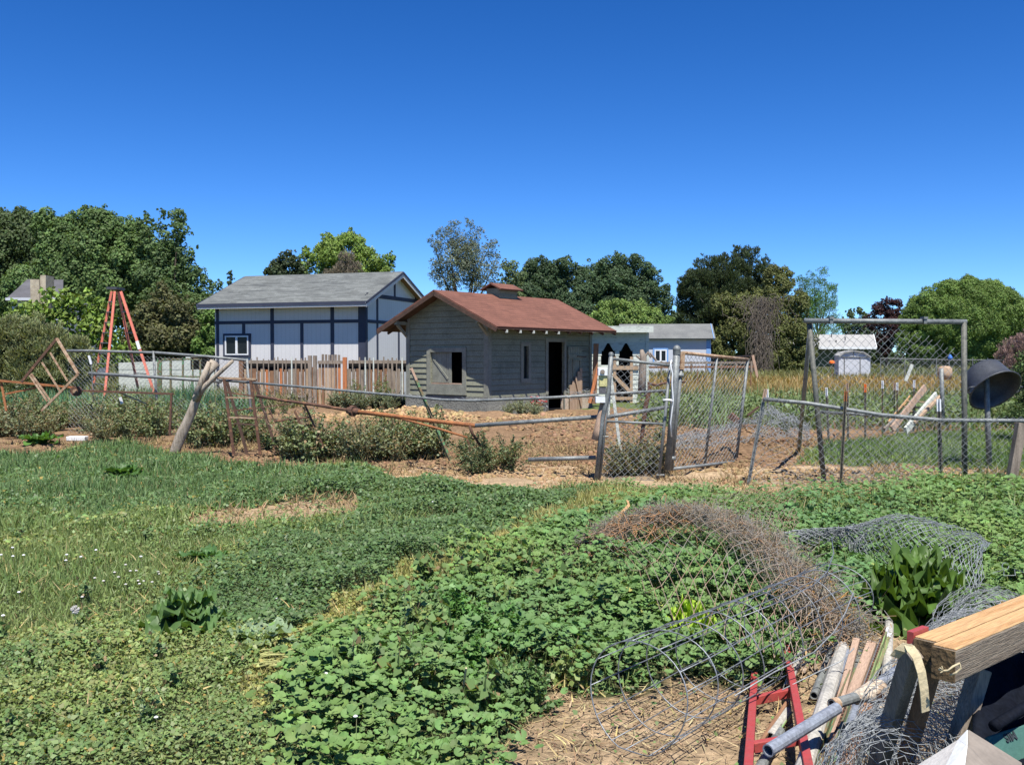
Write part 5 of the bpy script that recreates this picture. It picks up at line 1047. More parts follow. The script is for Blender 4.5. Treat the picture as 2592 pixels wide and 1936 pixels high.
tb([(1203,1077,13.38), (1512,1055,12.95)], .03, 10).build('tube', 'galv', t, smooth=True); ties(MB(), [(1400,1063,13.1), (1500,1056,12.97)], .03, .3).build('wire_tie', 'wire_dark', t)
t = T('pipe', 'lower galvanised pipe close to the ground left of the gate', 'pipe', 1345, 13)
tb([(1338,1163,13.1), (1508,1158,12.9)], .03, 10).build('tube', 'galv', t, smooth=True)
t = T('fence_rail', 'thin galvanised top rail sagging from the rusty rack to the gate post with wire ties', 'rail', 1040, 14.3)
pts = [(556,962,16), (800,982,15.2), (1040,1004,14.3), (1120,1012,14), (1200,1014,13.8), (1360,1008,13.3), (1512,1000,12.95)]
tb(pts, .02, 8).build('rail', 'galv', t, smooth=True); ties(ties(MB(), pts[1:5], .02, .09), pts[4:], .02, .25).build('wire_tie', 'wire', t)
f = bil(P(640,970,15.8), P(790,985,15.3), P(830,1100,15.2), P(650,1100,15.8), bulge=.12)
netobj('loose_mesh', f, 24, 18, .0028, 'wire_old', t, jit=.025)
t = T('wire_tangle', 'tangle of loose grey wire hanging on the thin rail near the coop door', 'wire', 1480, 13.1)
A = []; B = []
for k in range(110):
    c0 = np.array(P(R.uniform(1440, 1512), 1001 + R.gauss(0, 5), 13.1)); A.append(c0); B.append(c0 + np.array([R.gauss(0, .05), R.gauss(0, .03), R.gauss(0, .025)]))
v, l, i, c = segs(A, B, .0025); raw('strand', v, l, i, 'wire', t)
# ---- T posts
def tpost(label, top, bot, D, tip, m='olive_steel', tipm='white', group=None, D2=None, w=.045, tipf=None, name='fence_post'):
    t = T(name, label, 'post', bot[0], D2 or D, group); a = P(*top, D); b_ = P(*bot, D2 or D); d_ = (b_ - a).normalized(); tf = tip
    MB().bar(a + d_*tf, b_, w, .008, up=(0, 1, 0)).bar(a + d_*tf + Vector((0, -.02, 0)), b_ + Vector((0, -.02, 0)), .008, .032, up=(0, 1, 0)).build('shaft', m, t)
    if tf: MB().bar(a, a + d_*tf, w*1.04, .009, up=(0, 1, 0)).bar(a + Vector((0, -.02, 0)), a + d_*tf + Vector((0, -.02, 0)), .009, .034, up=(0, 1, 0)).build('painted_tip', tipm, t)
    q = MB()
    for k in range(int((b_ - a).length / .055)): p = a + d_ * (tf + .02 + k*.055); q.box((p.x-.007, p.y-.042, p.z-.006), (p.x+.007, p.y-.03, p.z+.006))
    if D < 15: q.build('stud', m, t)
    return t
tpost('dark green fence post with tan top leaning left in front of the coop window', (1040,932), (1140,1165), 14.3, .2, 'green_paint', 'sand_board', D2=14.1, w=.05)
for k, (x0, y0, x1, y1, D, tm, m, lab) in enumerate(((2092,981,2098,1128,18.6,'white','olive_steel','white tipped post just inside the left leg of the arbour frame'), (2145,971,2147,1126,19,'sand_board','olive_steel','pink tipped post behind the orange tipped fence post'), (2190,972,2190,1118,19.5,'orange','olive_steel','orange tipped back post left of the pale planks'), (2234,963,2234,1105,20,'white','green_paint','white tipped dark green post left of the pale planks'), (2264,969,2264,1085,22,'sand_board','olive_steel','cream tipped thin post just left of the plank pile'), (2271,968,2271,1100,20.5,'white','green_paint','white tipped post touching the left side of the plank pile'), (2314,962,2312,1092,20.8,'white','olive_steel','white tipped post standing in the middle of the plank pile'), (1942,985,1944,1040,19.5,'white','olive_steel','white tipped post half hidden behind the open gate area'))):
    tpost(lab, (x0, y0), (x1, y1), D, .17, m, tm, 'row of back fence posts')
tpost('orange and white tipped fence post in the middle of the sagging rail', (2141,990), (2127,1242), 12.1, .13, 'olive_steel', 'rust_orange', w=.04)
tpost('white tipped fence post right of the plank pile under the arbour frame', (2376,1010), (2382,1225), 12.3, .16, 'olive_steel', 'white', w=.055)
tpost('fence post with flaking pink tip at the left end of the sagging rail', (1938,985), (1890,1248), 12.35, .13, 'galv', 'sand_board', w=.045)
t = T('pipe_post', 'thick grey pipe post with a rust top seen through the arbour frame', 'post', 2385, 20); tb([(2383,932,20), (2387,1075,20)], .045).build('tube', 'galv', t, smooth=True)
for px, D, y0, y1, lab in ((1765,45,935,990,'thin dark stake in the tan grass seen through the open gate'), (1900,40,942,995,'short brown stake standing in the tan grass right of the open gate')):
    t = T('stake', lab, 'stake', px, D); tb([(px, y0, D), (px+2, y1+15, D)], .03, 5).build('shaft', 'wood_brown', t)
# ---- closed walk gate and its posts
Dg = 12.75
t = T('walk_gate', 'closed chain link walk gate with a tilted grey pipe frame', 'gate', 1590, Dg)
c = dict(tl=(1549,908), tr=(1696,925), bl=(1517,1219), br=(1667,1219), ml=(1532,1066), mr=(1683,1073))
def gb_(a, b, r, name='frame_tube', D=Dg, m='galv'): return MB().tube([P(*a, D), P(*b, D)], r, 8).build(name, m, t, smooth=True)
gb_(c['tl'], c['bl'], .021); gb_(c['tr'], c['br'], .021); gb_(c['tl'], c['tr'], .021); gb_(c['bl'], c['br'], .021); gb_(c['ml'], c['mr'], .017)
f = bil(P(*c['tl'], Dg), P(*c['tr'], Dg), P(*c['br'], Dg), P(*c['bl'], Dg), bulge=.012); netobj('chain_link_mesh', f, 17, 35, .0028, 'wire', t, jit=.003)
for a in ((1670,1202),(1687,1012),(1529,1105)): p = P(*a, Dg-.01); MB().tube([p - Vector((.045, 0, 0)), p + Vector((.06, 0, 0))], .012, 6).build('hinge', 'galv', t)
t = T('gate_post', 'slim galvanised latch post with round cap at the left of the closed gate', 'post', 1515, 12.7)
tb([(1547,898,12.7), (1540,990,12.7), (1526,1055,12.7), (1508,1222,12.7)], .03).build('tube', 'galv', t, smooth=True); p = P(1547, 898, 12.7); MB().lathe([(.034, -.01), (.034, .02), (.02, .035), (0, .04)], 10, p).build('cap', 'galv', t, smooth=True)
t = T('gate_post', 'thick grey gate post with domed cap between the two gates', 'post', 1700, 13)
tb([(1713,884,13), (1706,1000,13), (1690,1190,13)], .047, 14).build('tube', 'galv', t, smooth=True); p = P(1713, 886, 13); MB().lathe([(.053, -.06), (.053, .0), (.058, .01), (.05, .035), (.03, .06), (0, .07)], 14, p).build('cap', 'galv', t, smooth=True)
t = T('gate_post', 'dark brown steel hinge post behind the thick grey gate post', 'post', 1700, 13.3); tb([(1722,960,13.3), (1700,1190,13.3)], .022).build('tube', 'rust', t, smooth=True)
# open gate
t = T('open_gate', 'chain link gate swung open away from the camera, rusty top bar', 'gate', 1790, 14)
g0, g1 = 13.1, 14.7
def gt(a, b, da, db, r, m='galv', name='frame_tube'): return MB().tube([P(*a, da), P(*b, db)], r, 8).build(name, m, t, smooth=True)
gt((1728,893),(1700,1188),g0,g0,.026); gt((1728,893),(1893,910),g0,g1,.024,'rust_light'); gt((1893,908),(1863,1170),g1,g1,.024); gt((1700,1187),(1864,1168),g0,g1,.024); gt((1815,902),(1784,1176),13.9,13.9,.02)
MB().bar(P(1728,890,g0-.01), P(1726,935,g0-.01), .06, .05, up=(0,1,0)).build('sleeve', 'rust_light', t)
f = bil(P(1728,893,g0), P(1893,910,g1), P(1864,1168,g1), P(1700,1187,g0), bulge=.01); netobj('chain_link_mesh', f, 38, 36, .0026, 'wire', t, jit=.004)
for a in ((1723,950),(1703,1160)): p = P(*a, g0-.02); MB().tube([p - Vector((.06, 0, 0)), p + Vector((.04, 0, 0))], .03, 8).build('hinge', 'galv', t, smooth=True)
# rope
t = T('rope', 'white rope hanging along the right frame of the closed gate', 'rope', 1703, 12.65)
tb([(1700,912,12.66),(1697,922,12.64),(1702,945,12.64),(1701,970,12.64),(1703,1000,12.64),(1704,1012,12.64),(1701,1040,12.64),(1697,1070,12.66),(1700,1105,12.7)], .010, 6).build('strand', 'white', t, smooth=True); tb([(1678,1013,12.62),(1690,1012,12.6),(1699,1013,12.61),(1702,1018,12.62)], .015, 6).build('knot', 'white', t, smooth=True)
# latch box and its wood post
t = T('control_box', 'white and yellowed plastic box mounted left of the closed gate', 'box', 1525, 12.7)
def bxp(x0, y0, x1, y1, D, dy): a = P(x0, y0, D); b_ = P(x1, y1, D); return MB().box((a.x, D, b_.z), (b_.x, D + dy, a.z))
bxp(1514, 931, 1538, 951, 12.62, .12).build('lid', 'white', t, bev=.006); bxp(1517, 951, 1537, 979, 12.64, .10).build('body', 'yellow', t, bev=.006); bxp(1518, 979, 1534, 996, 12.65, .09).build('base', 'dark_roof', t)
p = P(1525, 941, 12.615); MB().lathe([(.03, 0), (.03, .02), (0, .02)], 12).build('dial', 'wood_grey', t, world=False).location = (0, 0, 0)
o = [c for c in t.children if c.name.startswith('dial')][0]; o.rotation_euler = (math.pi/2, 0, 0); o.location = Vector(p) - t.location
t = T('wood_post', 'short pinkish cut log hanging beside the latch post below the plastic box', 'post', 1512, 12.8)
MB().tube([P(1530,1012,12.78), P(1524,1050,12.76), P(1516,1090,12.76), P(1510,1114,12.76)], [.05, .065, .07, .075], 9).build('stub', 'sand_board', t, smooth=True); bxp(1508,1004,1532,1019,12.66,.12).build('white_bracket', 'white', t)
t = T('steel_pole', 'grey pipe seen through the closed gate rising to the right', 'pipe', 1600, 14.2); tb([(1528,1057,13.9), (1690,1030,14.4)], .03).build('tube', 'galv', t, smooth=True)
t = T('steel_pole', 'dark level pipe seen through the upper part of the closed gate', 'pipe', 1620, 14.6); tb([(1545,997,14.3), (1692,988,14.9)], .022).build('tube', 'galv', t, smooth=True)
t = T('rusty_bar', 'rusty twisted bar rising behind the closed gate and bending right', 'bar', 1630, 15)
tb([(1618,1150,15),(1626,1095,15),(1634,1030,15),(1644,985,15),(1641,970,15),(1662,975,15),(1680,970,15),(1700,966,15.1),(1735,967,15.2)], [.03,.035,.04,.035,.03,.022,.02,.02,.018], 7).build('bar_body', 'rust', t, smooth=True)
t = T('grey_stump_post', 'grey weathered post with broken branch stubs in front of the annex', 'post', 1628, 27); tb([(1624,1010,27),(1626,950,27),(1628,905,27),(1624,885,27)], [.12,.11,.10,.05], 8).build('trunk', 'wood_grey', t, smooth=True)
for a, b_ in (((1626,912),(1642,890)), ((1628,915),(1610,900)), ((1640,892),(1648,905)), ((1645,893),(1662,914))): tb([(*a,27),(*b_,27)], .03, 6).build('stub', 'wood_grey', t)
t = T('pale_brace', 'thin pale green board leaning behind the closed gate', 'board', 1560, 16); MB().bar(P(1546,950,16), P(1570,1140,16), .05, .03, up=(0,1,0)).build('board_body', 'white_chip', t); MB().bar(P(1545,925,16.1), P(1538,1060,16.1), .06, .03, up=(0,1,0)).build('board_body', 'white_chip', t)
t = T('stick', 'brown stick lying on the dirt below the open gate', 'stick', 1790, 13); tb([(1748,1220,12.8),(1800,1210,13.1),(1850,1200,13.5)], [.022,.02,.012], 6).build('stick_body', 'wood_brown', t, smooth=True)
t = T('hose', 'red and grey hose tangle lying in the coop doorway', 'hose', 1365, 28)
for m, n_, r_ in (('red_paint', 5, .02), ('wire', 6, .012)):
    q = MB()
    for k in range(n_): cx_ = 1362 + R.uniform(-12, 14); cy_ = 1018 + R.uniform(-8, 14); q.tube([P(cx_ + 14*math.cos(a*.7+k), cy_ + 7*math.sin(a*.7+k*2), 26.6 + .1*math.sin(a)) for a in range(8)], r_, 5)
    q.build('coil', m, t, smooth=True)
M['dark_pipe'] = mat('dark_weathered_pipe', (.07,.075,.065), (.045,.05,.045), (.10,.10,.085), rough=.6, scale=8, bump=.2)
# ---- arbour frame
t = T('arbour_frame', 'tall grey pipe arbour frame with chain link hung inside at the right', 'frame', 2240, 12.4)
tb([(2036,812,12.4), (2446,815,12.4)], .034, 10).build('top_bar', 'galv', t, smooth=True)
for a, b_, D, r, D3, mm in (((2048,815),(2088,1245),12.45,.034,12.45,'dark_pipe'), ((2440,815),(2442,1240),12.4,.036,12.4,'dark_pipe'), ((2052,818),(2020,1160),12.6,.03,15.4,'galv')):
    MB().tube([P(*a, D), P(*b_, D3)], r, 9).build('leg', mm, t, smooth=True)
for px in (2102, 2339): p = P(px, 808, 12.4); MB().box((p.x-.02, 12.35, p.z-.06), (p.x+.02, 12.45, p.z)).box((p.x-.028, 12.34, p.z+.001), (p.x+.028, 12.46, p.z+.03)).build('clamp', 'galv', t)
f = bil(P(2052,822,12.42), P(2438,822,12.42), P(2440,1235,12.42), P(2085,1235,12.42), bulge=.04)
def cl(A, B):
    px, py = proj(A[:, 0], A[:, 1], A[:, 2]); return ~((px > 2260) & (py < 822 + (px - 2260) * .42)) 
netobj('chain_link_mesh', f, 40, 43, .0026, 'wire', t, jit=.006, clip=cl)
# ---- sagging right fence
t = T('sagging_fence', 'sagging chain link fence with dark top rail along the right side', 'fence', 2250, 12.2)
rp = [(1932,1010,12.3), (2040,1020,12.25), (2130,1034,12.2), (2230,1050,12.2), (2390,1064,12.15), (2500,1064,12.1), (2700,1066,12)]
tb(rp, .026, 9).build('top_rail', 'galv', t, smooth=True); tb([(2068,1042,12.6), (2200,1050,12.5), (2392,1066,12.35)], .022, 8).build('second_rail', 'galv', t, smooth=True)
ties(MB(), rp, .026, .14).build('wire_tie', 'wire', t)
def rf_(u, v):
    u = np.asarray(u); v = np.asarray(v); xs_ = np.array([q[0] for q in rp]); px = 1936 + u * 730; ry = np.interp(px, xs_, [q[1] for q in rp]); D = 12.27 - .25*u; px = px - 40*v*(u < .06)
    top = (900 - ry) * D / F + CH + .05*(px > 2380); z = top * (1-v) + .02 * v; return np.stack([(px-1296)/F*D, D + .05*np.sin(u*22)*v, z], -1)
netobj('chain_link_mesh', rf_, 74, 21, .0026, 'wire', t, jit=.006)
t = T('tilted_post', 'weathered wooden post leaning right in front of the right fence', 'post', 2555, 12)
MB().bar(P(2583,1070,11.9), P(2553,1242,11.9), .085, .10, up=(0,1,0)).bar(P(2583,1071,11.9)+Vector((.062,.02,-.01)), P(2553,1242,11.9)+Vector((.062,.02,0)), .035, .08, up=(0,1,0)).build('timber', 'wood_grey', t, bev=.004)
# ---- tub on pole
t = T('pole', 'galvanised pole holding the black rubber tub', 'pole', 2504, 14.6)
tb([(2497,955,14.2), (2500,1060,14.2), (2505,1190,14.2)], .040, 12).build('tube', 'galv', t, smooth=True)
t = thing('tub', 'black rubber tub hung tilted on the galvanised pole', 'tub', P(2518, 987, 14.15))
ax_ = Vector((.18, -.72, -.66)).normalized(); q = MB(); q.lathe([(r_*.93, z_*.95) for r_, z_ in [(0, -.40), (.30, -.40), (.325, -.36), (.365, -.12), (.395, -.02), (.425, 0), (.43, .015), (.415, .025), (.39, .0), (.355, -.10), (.31, -.34), (0, -.365)]], 36)
tm = ax_.to_track_quat('Z', 'Y').to_matrix(); q.v = [tuple(tm @ Vector(v_)) for v_ in q.v]; o = q.build('shell', 'rubber', t, world=False, smooth=True)
for s_ in (-1, 1): q = MB().tube([(s_*.39, -.07, 0), (s_*.46, -.05, -.01), (s_*.46, .05, -.01), (s_*.39, .07, 0)], .014, 6); q.v = [tuple(tm @ Vector(v_)) for v_ in q.v]; q.build('handle', 'rubber', t, world=False, smooth=True)
# ---- pale plank pile
def plank(lab, a, b, w, h, m, D0, D1, up=(0, 1, .3)): t = T('plank', lab, 'plank', b[0], D1, 'planks leaning behind the right fence'); MB().bar(P(*a, D0), P(*b, D1), w, h, up=up).build('board_body', m, t, bev=.004)
plank('longest pale pink plank leaning in the pile behind the right fence', (2342,980), (2258,1086), .14, .05, 'sand_board', 20.6, 19.8)
plank('flaking white plank leaning right of the longest pale one', (2370,1000), (2292,1090), .16, .05, 'white_chip', 20.9, 19.9)
plank('tan plank edge on the right of the flaking white plank', (2380,1003), (2312,1070), .06, .08, 'wood_tan', 20.8, 20.1)
plank('thin yellowish stick left of the longest pale plank', (2303,1002), (2248,1068), .03, .03, 'beam_top', 20.9, 20.3); plank('second thin yellowish stick of the plank pile', (2298,1012), (2255,1066), .03, .03, 'beam_top', 21.1, 20.4)
plank('grey plank end sticking out low left under the plank pile', (2262,1064), (2238,1088), .09, .04, 'wood_grey', 20.1, 19.7)
for k, (a, b_) in enumerate((((2290,1015),(2370,1020)), ((2285,1028),(2355,1034)), ((2300,1040),(2352,1050)))): plank(('upper', 'middle', 'lowest')[k] + ' thin rail crossing behind the leaning planks', a, b_, .03, .03, 'wood_tan', 20.8, 20.8)
# ---- crumpled fence in the pen
t = T('crumpled_mesh', 'crumpled silver chain link heap on the dirt behind the right fence', 'wire mesh', 1960, 16)
def hf(pts_top, pts_bot):
    a = np.array([P(*q) for q in pts_top]); b_ = np.array([P(*q) for q in pts_bot]); ua = np.linspace(0, 1, len(a))
    def f(u, v):
        u = np.asarray(u); v = np.asarray(v)[..., None]; A_ = np.stack([np.interp(u, ua, a[:, i]) for i in range(3)], -1); B_ = np.stack([np.interp(u, np.linspace(0, 1, len(b_)), b_[:, i]) for i in range(3)], -1)
        p = A_*(1-v) + B_*v; p[..., 2] += .04*np.sin(u*23+v[..., 0]*9) * (1 - v[..., 0]*.5); return p
    return f
f = hf([(1705,1108,16.4),(1800,1088,16.6),(1880,1072,16.6),(1950,1032,16.4),(2000,1052,16.2),(2045,1078,16)], [(1710,1135,15.2),(1800,1130,15.2),(1880,1118,15.3),(1950,1105,15.2),(2010,1110,15.2),(2055,1108,15.4)])
netobj('chain_link_mesh', f, 64, 26, .0032, 'wire', t, jit=.02); f2 = hf([(1705,1104,16.5),(1800,1084,16.7),(1880,1068,16.7),(1950,1028,16.5),(2000,1050,16.3),(2045,1074,16.1)], [(1710,1112,15.8),(1800,1096,15.9),(1880,1080,15.9),(1950,1050,15.9),(2010,1070,15.7),(2055,1085,15.7)])
netobj('chain_link_mesh', f2, 60, 12, .0032, 'wire', t, jit=.03)
t = T('post_scrap', 'rusty board scrap standing by the crumpled silver mesh', 'board', 1858, 16.8); MB().bar(P(1848,1050,16.8), P(1872,1070,16.7), .12, .10).build('board_body', 'rust', t)
t = T('post_scrap', 'dark bar leaning over the crumpled silver mesh', 'bar', 1910, 16.4); MB().bar(P(1920,1030,16.4), P(1892,1052,16.3), .03, .03).build('bar_body', 'brown_edge', t)
# ---- diamond rusty frame and other rusty pieces at the left
t = T('bed_frame', 'rusty bed frame standing on its corner like a diamond at the left', 'frame', 105, 17)
Q = dict(t=(144,857,17), l=(54,967,17), r=(198,947,16.8), b=(105,1040,16.8))
for a, b_, w in (('t','l',.045), ('t','r',.045), ('l','b',.0), ('b','r',.04)):
    if w: MB().bar(P(*Q[a]), P(*Q[b_]), w, .03, up=(0,1,0)).build('side_rail', 'rust_light' if b_ != 'l' else 'rust', t)
for a, b_ in (((127,893),(171,965)), ((106,917),(152,990)), ((79,946),(127,1013)), ((75,950),(120,1016))): MB().bar(P(*a, 16.95), P(*b_, 16.85), .028, .02, up=(0,1,0)).build('cross_bar', 'rust_light', t)
t = T('rust_rail', 'orange rusted angle rail behind the diamond frame at the left edge', 'rail', 30, 17.8)
MB().bar(P(-60,958,17.8), P(200,982,17.6), .05, .035).build('rail', 'rust_orange', t)
for a, b_ in (((2,962),(16,1040)), ((15,997),(120,975))): MB().bar(P(*a, 17.8), P(*b_, 17.7), .035, .025, up=(0,1,0)).build('brace', 'rust_orange', t)
t = T('rust_rail', 'dark rusty rail above the weeds left of the leaning log', 'rail', 330, 16.8)
MB().bar(P(212,989,16.9), P(438,997,16.6), .045, .035).build('rail', 'rust', t); MB().bar(P(434,997,16.6), P(430,1100,16.6), .035, .03, up=(0,1,0)).build('leg', 'rust', t)
MB().bar(P(300,993,16.8), P(372,1022,16.8), .022, .02).build('brace', 'rust_light', t)
t = T('cart_wheel', 'small rusty wheel hub at the left end of the dark rail', 'wheel', 193, 17); p = P(193, 990, 17); MB().tube([p - Vector((0, .04, 0)), p + Vector((0, .04, 0))], .09, 14).build('rim', 'rust', t); MB().tube([p - Vector((0, .06, 0)), p - Vector((0, .041, 0))], .04, 10).build('hub', 'rust_light', t)
t = T('white_block', 'small white block lying on the bare dirt at the left', 'block', 197, 18.9); p = G(197, 1116); MB().box((p.x-.19, p.y-.1, Hs(p.x, p.y)), (p.x+.18, p.y+.08, Hs(p.x, p.y)+.085)).build('block_body', 'white', t, bev=.01)
t = T('cloth_scrap', 'pale lilac scrap showing in the weeds under the dark rusty rail', 'scrap', 307, 17); MB().bar(P(304,1005,16.9), P(309,1022,16.9), .05, .01, up=(0,1,0)).build('scrap_body', 'blue_wall', t)
# ---- far field things
t = thing('rail_fence', 'brown rail fence with dark boards across the field behind the open gate', 'fence', P(1740, 950, 74) * 1)
for y0, y1, m in ((917,922,'wood_grey'), (926,934,'wood_brown')): MB().bar(P(1560, (y0+y1)/2, 74), P(1912, (y0+y1)/2-2, 70), .06, .17).build('rail', m, t)
for px in range(1560, 1912, 38): MB().bar(P(px, 914, 74 - 4*(px-1560)/352), gnd(px, 1000, 74 - 4*(px-1560)/352), .14, .12, up=(0,1,0)).build('post', 'wood_grey', t)
MB().bar(P(1905, 899, 60), gnd(1920, 1000, 60), .16, .12, up=(0,1,0)).build('post', 'sand_board', t); MB().bar(P(1800,906,70), P(1908,900,60), .06, .1).build('rail', 'wood_grey', t)
t = T('field_fence', 'far galvanised chain link fence in front of the big willow', 'fence', 2400, 62)
tb([(2228,907,64), (2420,911,62), (2700,912,58)], .035, 6).build('top_rail', 'galv', t)
for px in (2229, 2290, 2370, 2402, 2445, 2462, 2500, 2560, 2610): MB().tube([P(px, 906, 62), gnd(px, 1000, 62)], .04 if px in (2370, 2402) else .028, 6).build('post', 'galv', t)
f = bil(P(2228,907,64), P(2650,912,58.5), gnd(2650,1000,58.5), gnd(2228,1000,64)); netobj('chain_link_mesh', f, 110, 16, .005, 'wire_dark', t)
t = T('grey_board', 'tilted pale grey board standing in the field left of the brown bale', 'board', 2300, 42); MB().bar(P(2309,922,42), P(2292,965,42), .14, .05, up=(0,1,0)).build('board_body', 'white_chip', t)
t = T('blue_jug', 'small blue jug hung on the far fence post', 'jug', 2405, 61.5); p = P(2405, 905, 61.5); MB().lathe([(0, -.15), (.13, -.15), (.15, .03), (.07, .14), (.05, .2), (0, .2)], 10, p).build('jug_body', 'blue', t, smooth=True)
t = T('orange_disc', 'small orange disc on a stake in front of the barn shaped shed', 'marker', 2106, 48); p = P(2106, 917, 48); MB().lathe([(0, -.05), (.15, -.05), (.15, .04), (.07, .09), (0, .1)], 12, p).build('disc', 'orange', t); tb([(2106,918,48), (2107,960,48)], .015, 5).build('stake', 'wood_brown', t)
t = T('straw_bale', 'rounded brown bale beyond the right leg of the arbour frame', 'bale', 2392, 46); p = P(2392, 932, 46)
MB().lathe([(0, -.55), (.28, -.55), (.34, -.3), (.32, .0), (.2, .1), (0, .12)], 12, p).build('bale_body', 'wood_tan', t, smooth=True)
# ================================================================ FOREGROUND: MESH, CAGE, PIPES, SAWHORSE
def curve(pts, n):
    a = np.array([PZ(*q) for q in pts]); s_ = np.linspace(0, 1, len(a)); u = np.linspace(0, 1, n); c = np.stack([np.interp(u, s_, a[:, i]) for i in range(3)], 1)
    for _ in range(3): c[1:-1] = (c[:-2] + 2*c[1:-1] + c[2:]) / 4
    return c
def loft(a, b_, lump=.03, droop=0.0, seed=0, pw=1.0):
    ua = np.linspace(0, 1, len(a))
    def f(u, v):
        u = np.asarray(u); v = np.asarray(v); w = (v ** pw)[..., None]
        A_ = np.stack([np.interp(u, ua, a[:, i]) for i in range(3)], -1); B_ = np.stack([np.interp(u, ua, b_[:, i]) for i in range(3)], -1)
        p = A_*(1-w) + B_*w; p[..., 2] += droop * np.sin(v*math.pi) + lump * np.sin(u*31 + v*5 + seed) * np.cos(v*8 + u*13) * .7; p[..., 0] += lump*np.sin(u*19+v*11+seed); p[..., 2] = np.maximum(p[..., 2], .03); return p
    return f
crest = curve([(1445,1412,.08),(1500,1368,.20),(1560,1328,.30),(1640,1300,.38),(1720,1287,.42),(1800,1298,.44),(1880,1330,.45),(1950,1372,.42),(2010,1430,.36),(2060,1490,.30),(2110,1550,.2),(2150,1620,.08)], 60)
hem = curve([(1450,1425,.05),(1520,1400,.14),(1590,1440,.22),(1680,1560,.22),(1760,1590,.22),(1840,1620,.22),(1900,1640,.2),(1960,1665,.16),(2010,1690,.12),(2050,1700,.1),(2090,1700,.06),(2140,1680,.05)], 60)
t = thing('vine_choked_mesh', 'arched heap of rust tinged chain link choked with dead vines over the mallow', 'wire mesh', (crest[25][0], crest[25][1], 0))
netobj('hanging_mesh', loft(crest, hem, .02, .10), 48, 13, .0022, 'wire_old', t, jit=.005, sides=4)
cr2 = crest + np.array([.05, .16, -.02]); nb = crest + np.array([.1, .35, -.30]); nb[:, 2] = np.maximum(nb[:, 2], .05)
netobj('back_mesh', loft(crest + np.array([0, .02, .01]), nb, .03, .05, 2), 76, 12, .0019, 'wire_old', t, jit=.018)
netobj('bunched_mesh', loft(crest + np.array([0, 0, .02]), crest + np.array([-.02, -.05, -.15]), .05, .03, 5), 110, 10, .0018, 'wire_old', t, jit=.022)
A = []; B = []; C = []
for k in range(9000):
    i = min(59, int(60 * R.random())); c0 = crest[i]; rr_ = .075 * (1 if i > 5 else .6); p = c0 + np.array([R.gauss(0, rr_), R.gauss(0.02, rr_), -abs(R.gauss(0, .07)) + .03]); p[2] = max(p[2], .03)
    if i > 38: p[:2] += np.array([R.gauss(0, .06), R.gauss(-.05, .09)])
    d = np.array([R.gauss(0, 1), R.gauss(0, .8), R.gauss(0, .7)]); d = d / np.linalg.norm(d) * R.uniform(.03, .12); q = p + d; q[2] = max(q[2], .02); A.append(p); B.append(q)
    C.append(R.choice([(.26,.22,.165),(.22,.18,.13),(.20,.185,.16),(.32,.28,.21),(.26,.18,.10),(.24,.23,.21),(.25,.24,.225)]) if i < 45 or R.random() < .93 else (.5, .27, .07))
v, l, i_, c = segs(A, B, .0018); c = np.repeat(np.array(C), 6, axis=0); raw('dead_vines', v, l, i_, 'dry', t, col=c)
A = []; B = []
for k in range(70):
    i = R.randrange(4, 26); p = crest[i] + np.array([R.gauss(0, .05), R.gauss(-.03, .04), 0]); pts = [p]
    for j in range(5): pts.append(pts[-1] + np.array([R.gauss(.0, .05), R.gauss(-.03, .04), R.gauss(-.02, .05)])); pts[-1][2] = max(pts[-1][2], .05)
    A += pts[:-1]; B += pts[1:]
v, l, i_, c = segs(A, B, .003, 4); raw('vine_stalk', v, l, i_, 'dry', t, col=np.full((len(v), 3), (.36, .20, .10)))
# silver mesh
top = curve([(1955,1372,.16),(2050,1356,.22),(2120,1350,.26),(2200,1322,.36),(2280,1297,.46),(2350,1310,.44),(2420,1335,.38),(2490,1355,.32),(2505,1372,.28)], 50)
bot = curve([(1960,1392,.1),(2050,1385,.14),(2130,1386,.15),(2190,1405,.16),(2260,1430,.18),(2330,1460,.2),(2400,1500,.17),(2450,1530,.12),(2470,1545,.06)], 50)
t = thing('silver_mesh', 'bright silver crumpled chain link mound spread over the mallow behind the burdock', 'wire mesh', (top[25][0], top[25][1], 0))
netobj('open_mesh', loft(top, bot, .015, .10), 64, 20, .0023, 'wire', t, jit=.004, sides=4)
netobj('bunched_mesh', loft(top[:20] + np.array([0, 0, .0]), bot[:20] + np.array([0, .03, .02]), .03, .05, 3), 80, 14, .0022, 'wire', t, jit=.016)
nb = top + np.array([.1, .35, -.25]); nb[:, 2] = np.maximum(nb[:, 2], .1); netobj('back_mesh', loft(top[18:], nb[18:], .02, .02, 1), 44, 9, .0021, 'wire', t, jit=.01)
t = thing('flat_mesh', 'piece of chain link lying flat on the weeds beyond the vine choked heap', 'wire mesh', G(1850, 1280, 0) * 1)
netobj('chain_link_mesh', bil(G(1600,1275,.17), G(2010,1225,.2), G(2020,1335,.24), G(1830,1345,.26), bulge=.03), 46, 20, .0022, 'wire_old', t, jit=.01)
t = thing('wire_curl', 'small curl of silver wire on the mallow near the right edge', 'wire', G(2545, 1440, .25)); MB().tube([G(2520+14*k+ (8 if k % 2 else -8), 1450 - 10*math.sin(k*1.9), .28) for k in range(6)], .002, 4).tube([G(2545+9*math.cos(k*.8), 1432+9*math.sin(k*.8), .3) for k in range(8)], .002, 4).build('strand', 'wire', t)
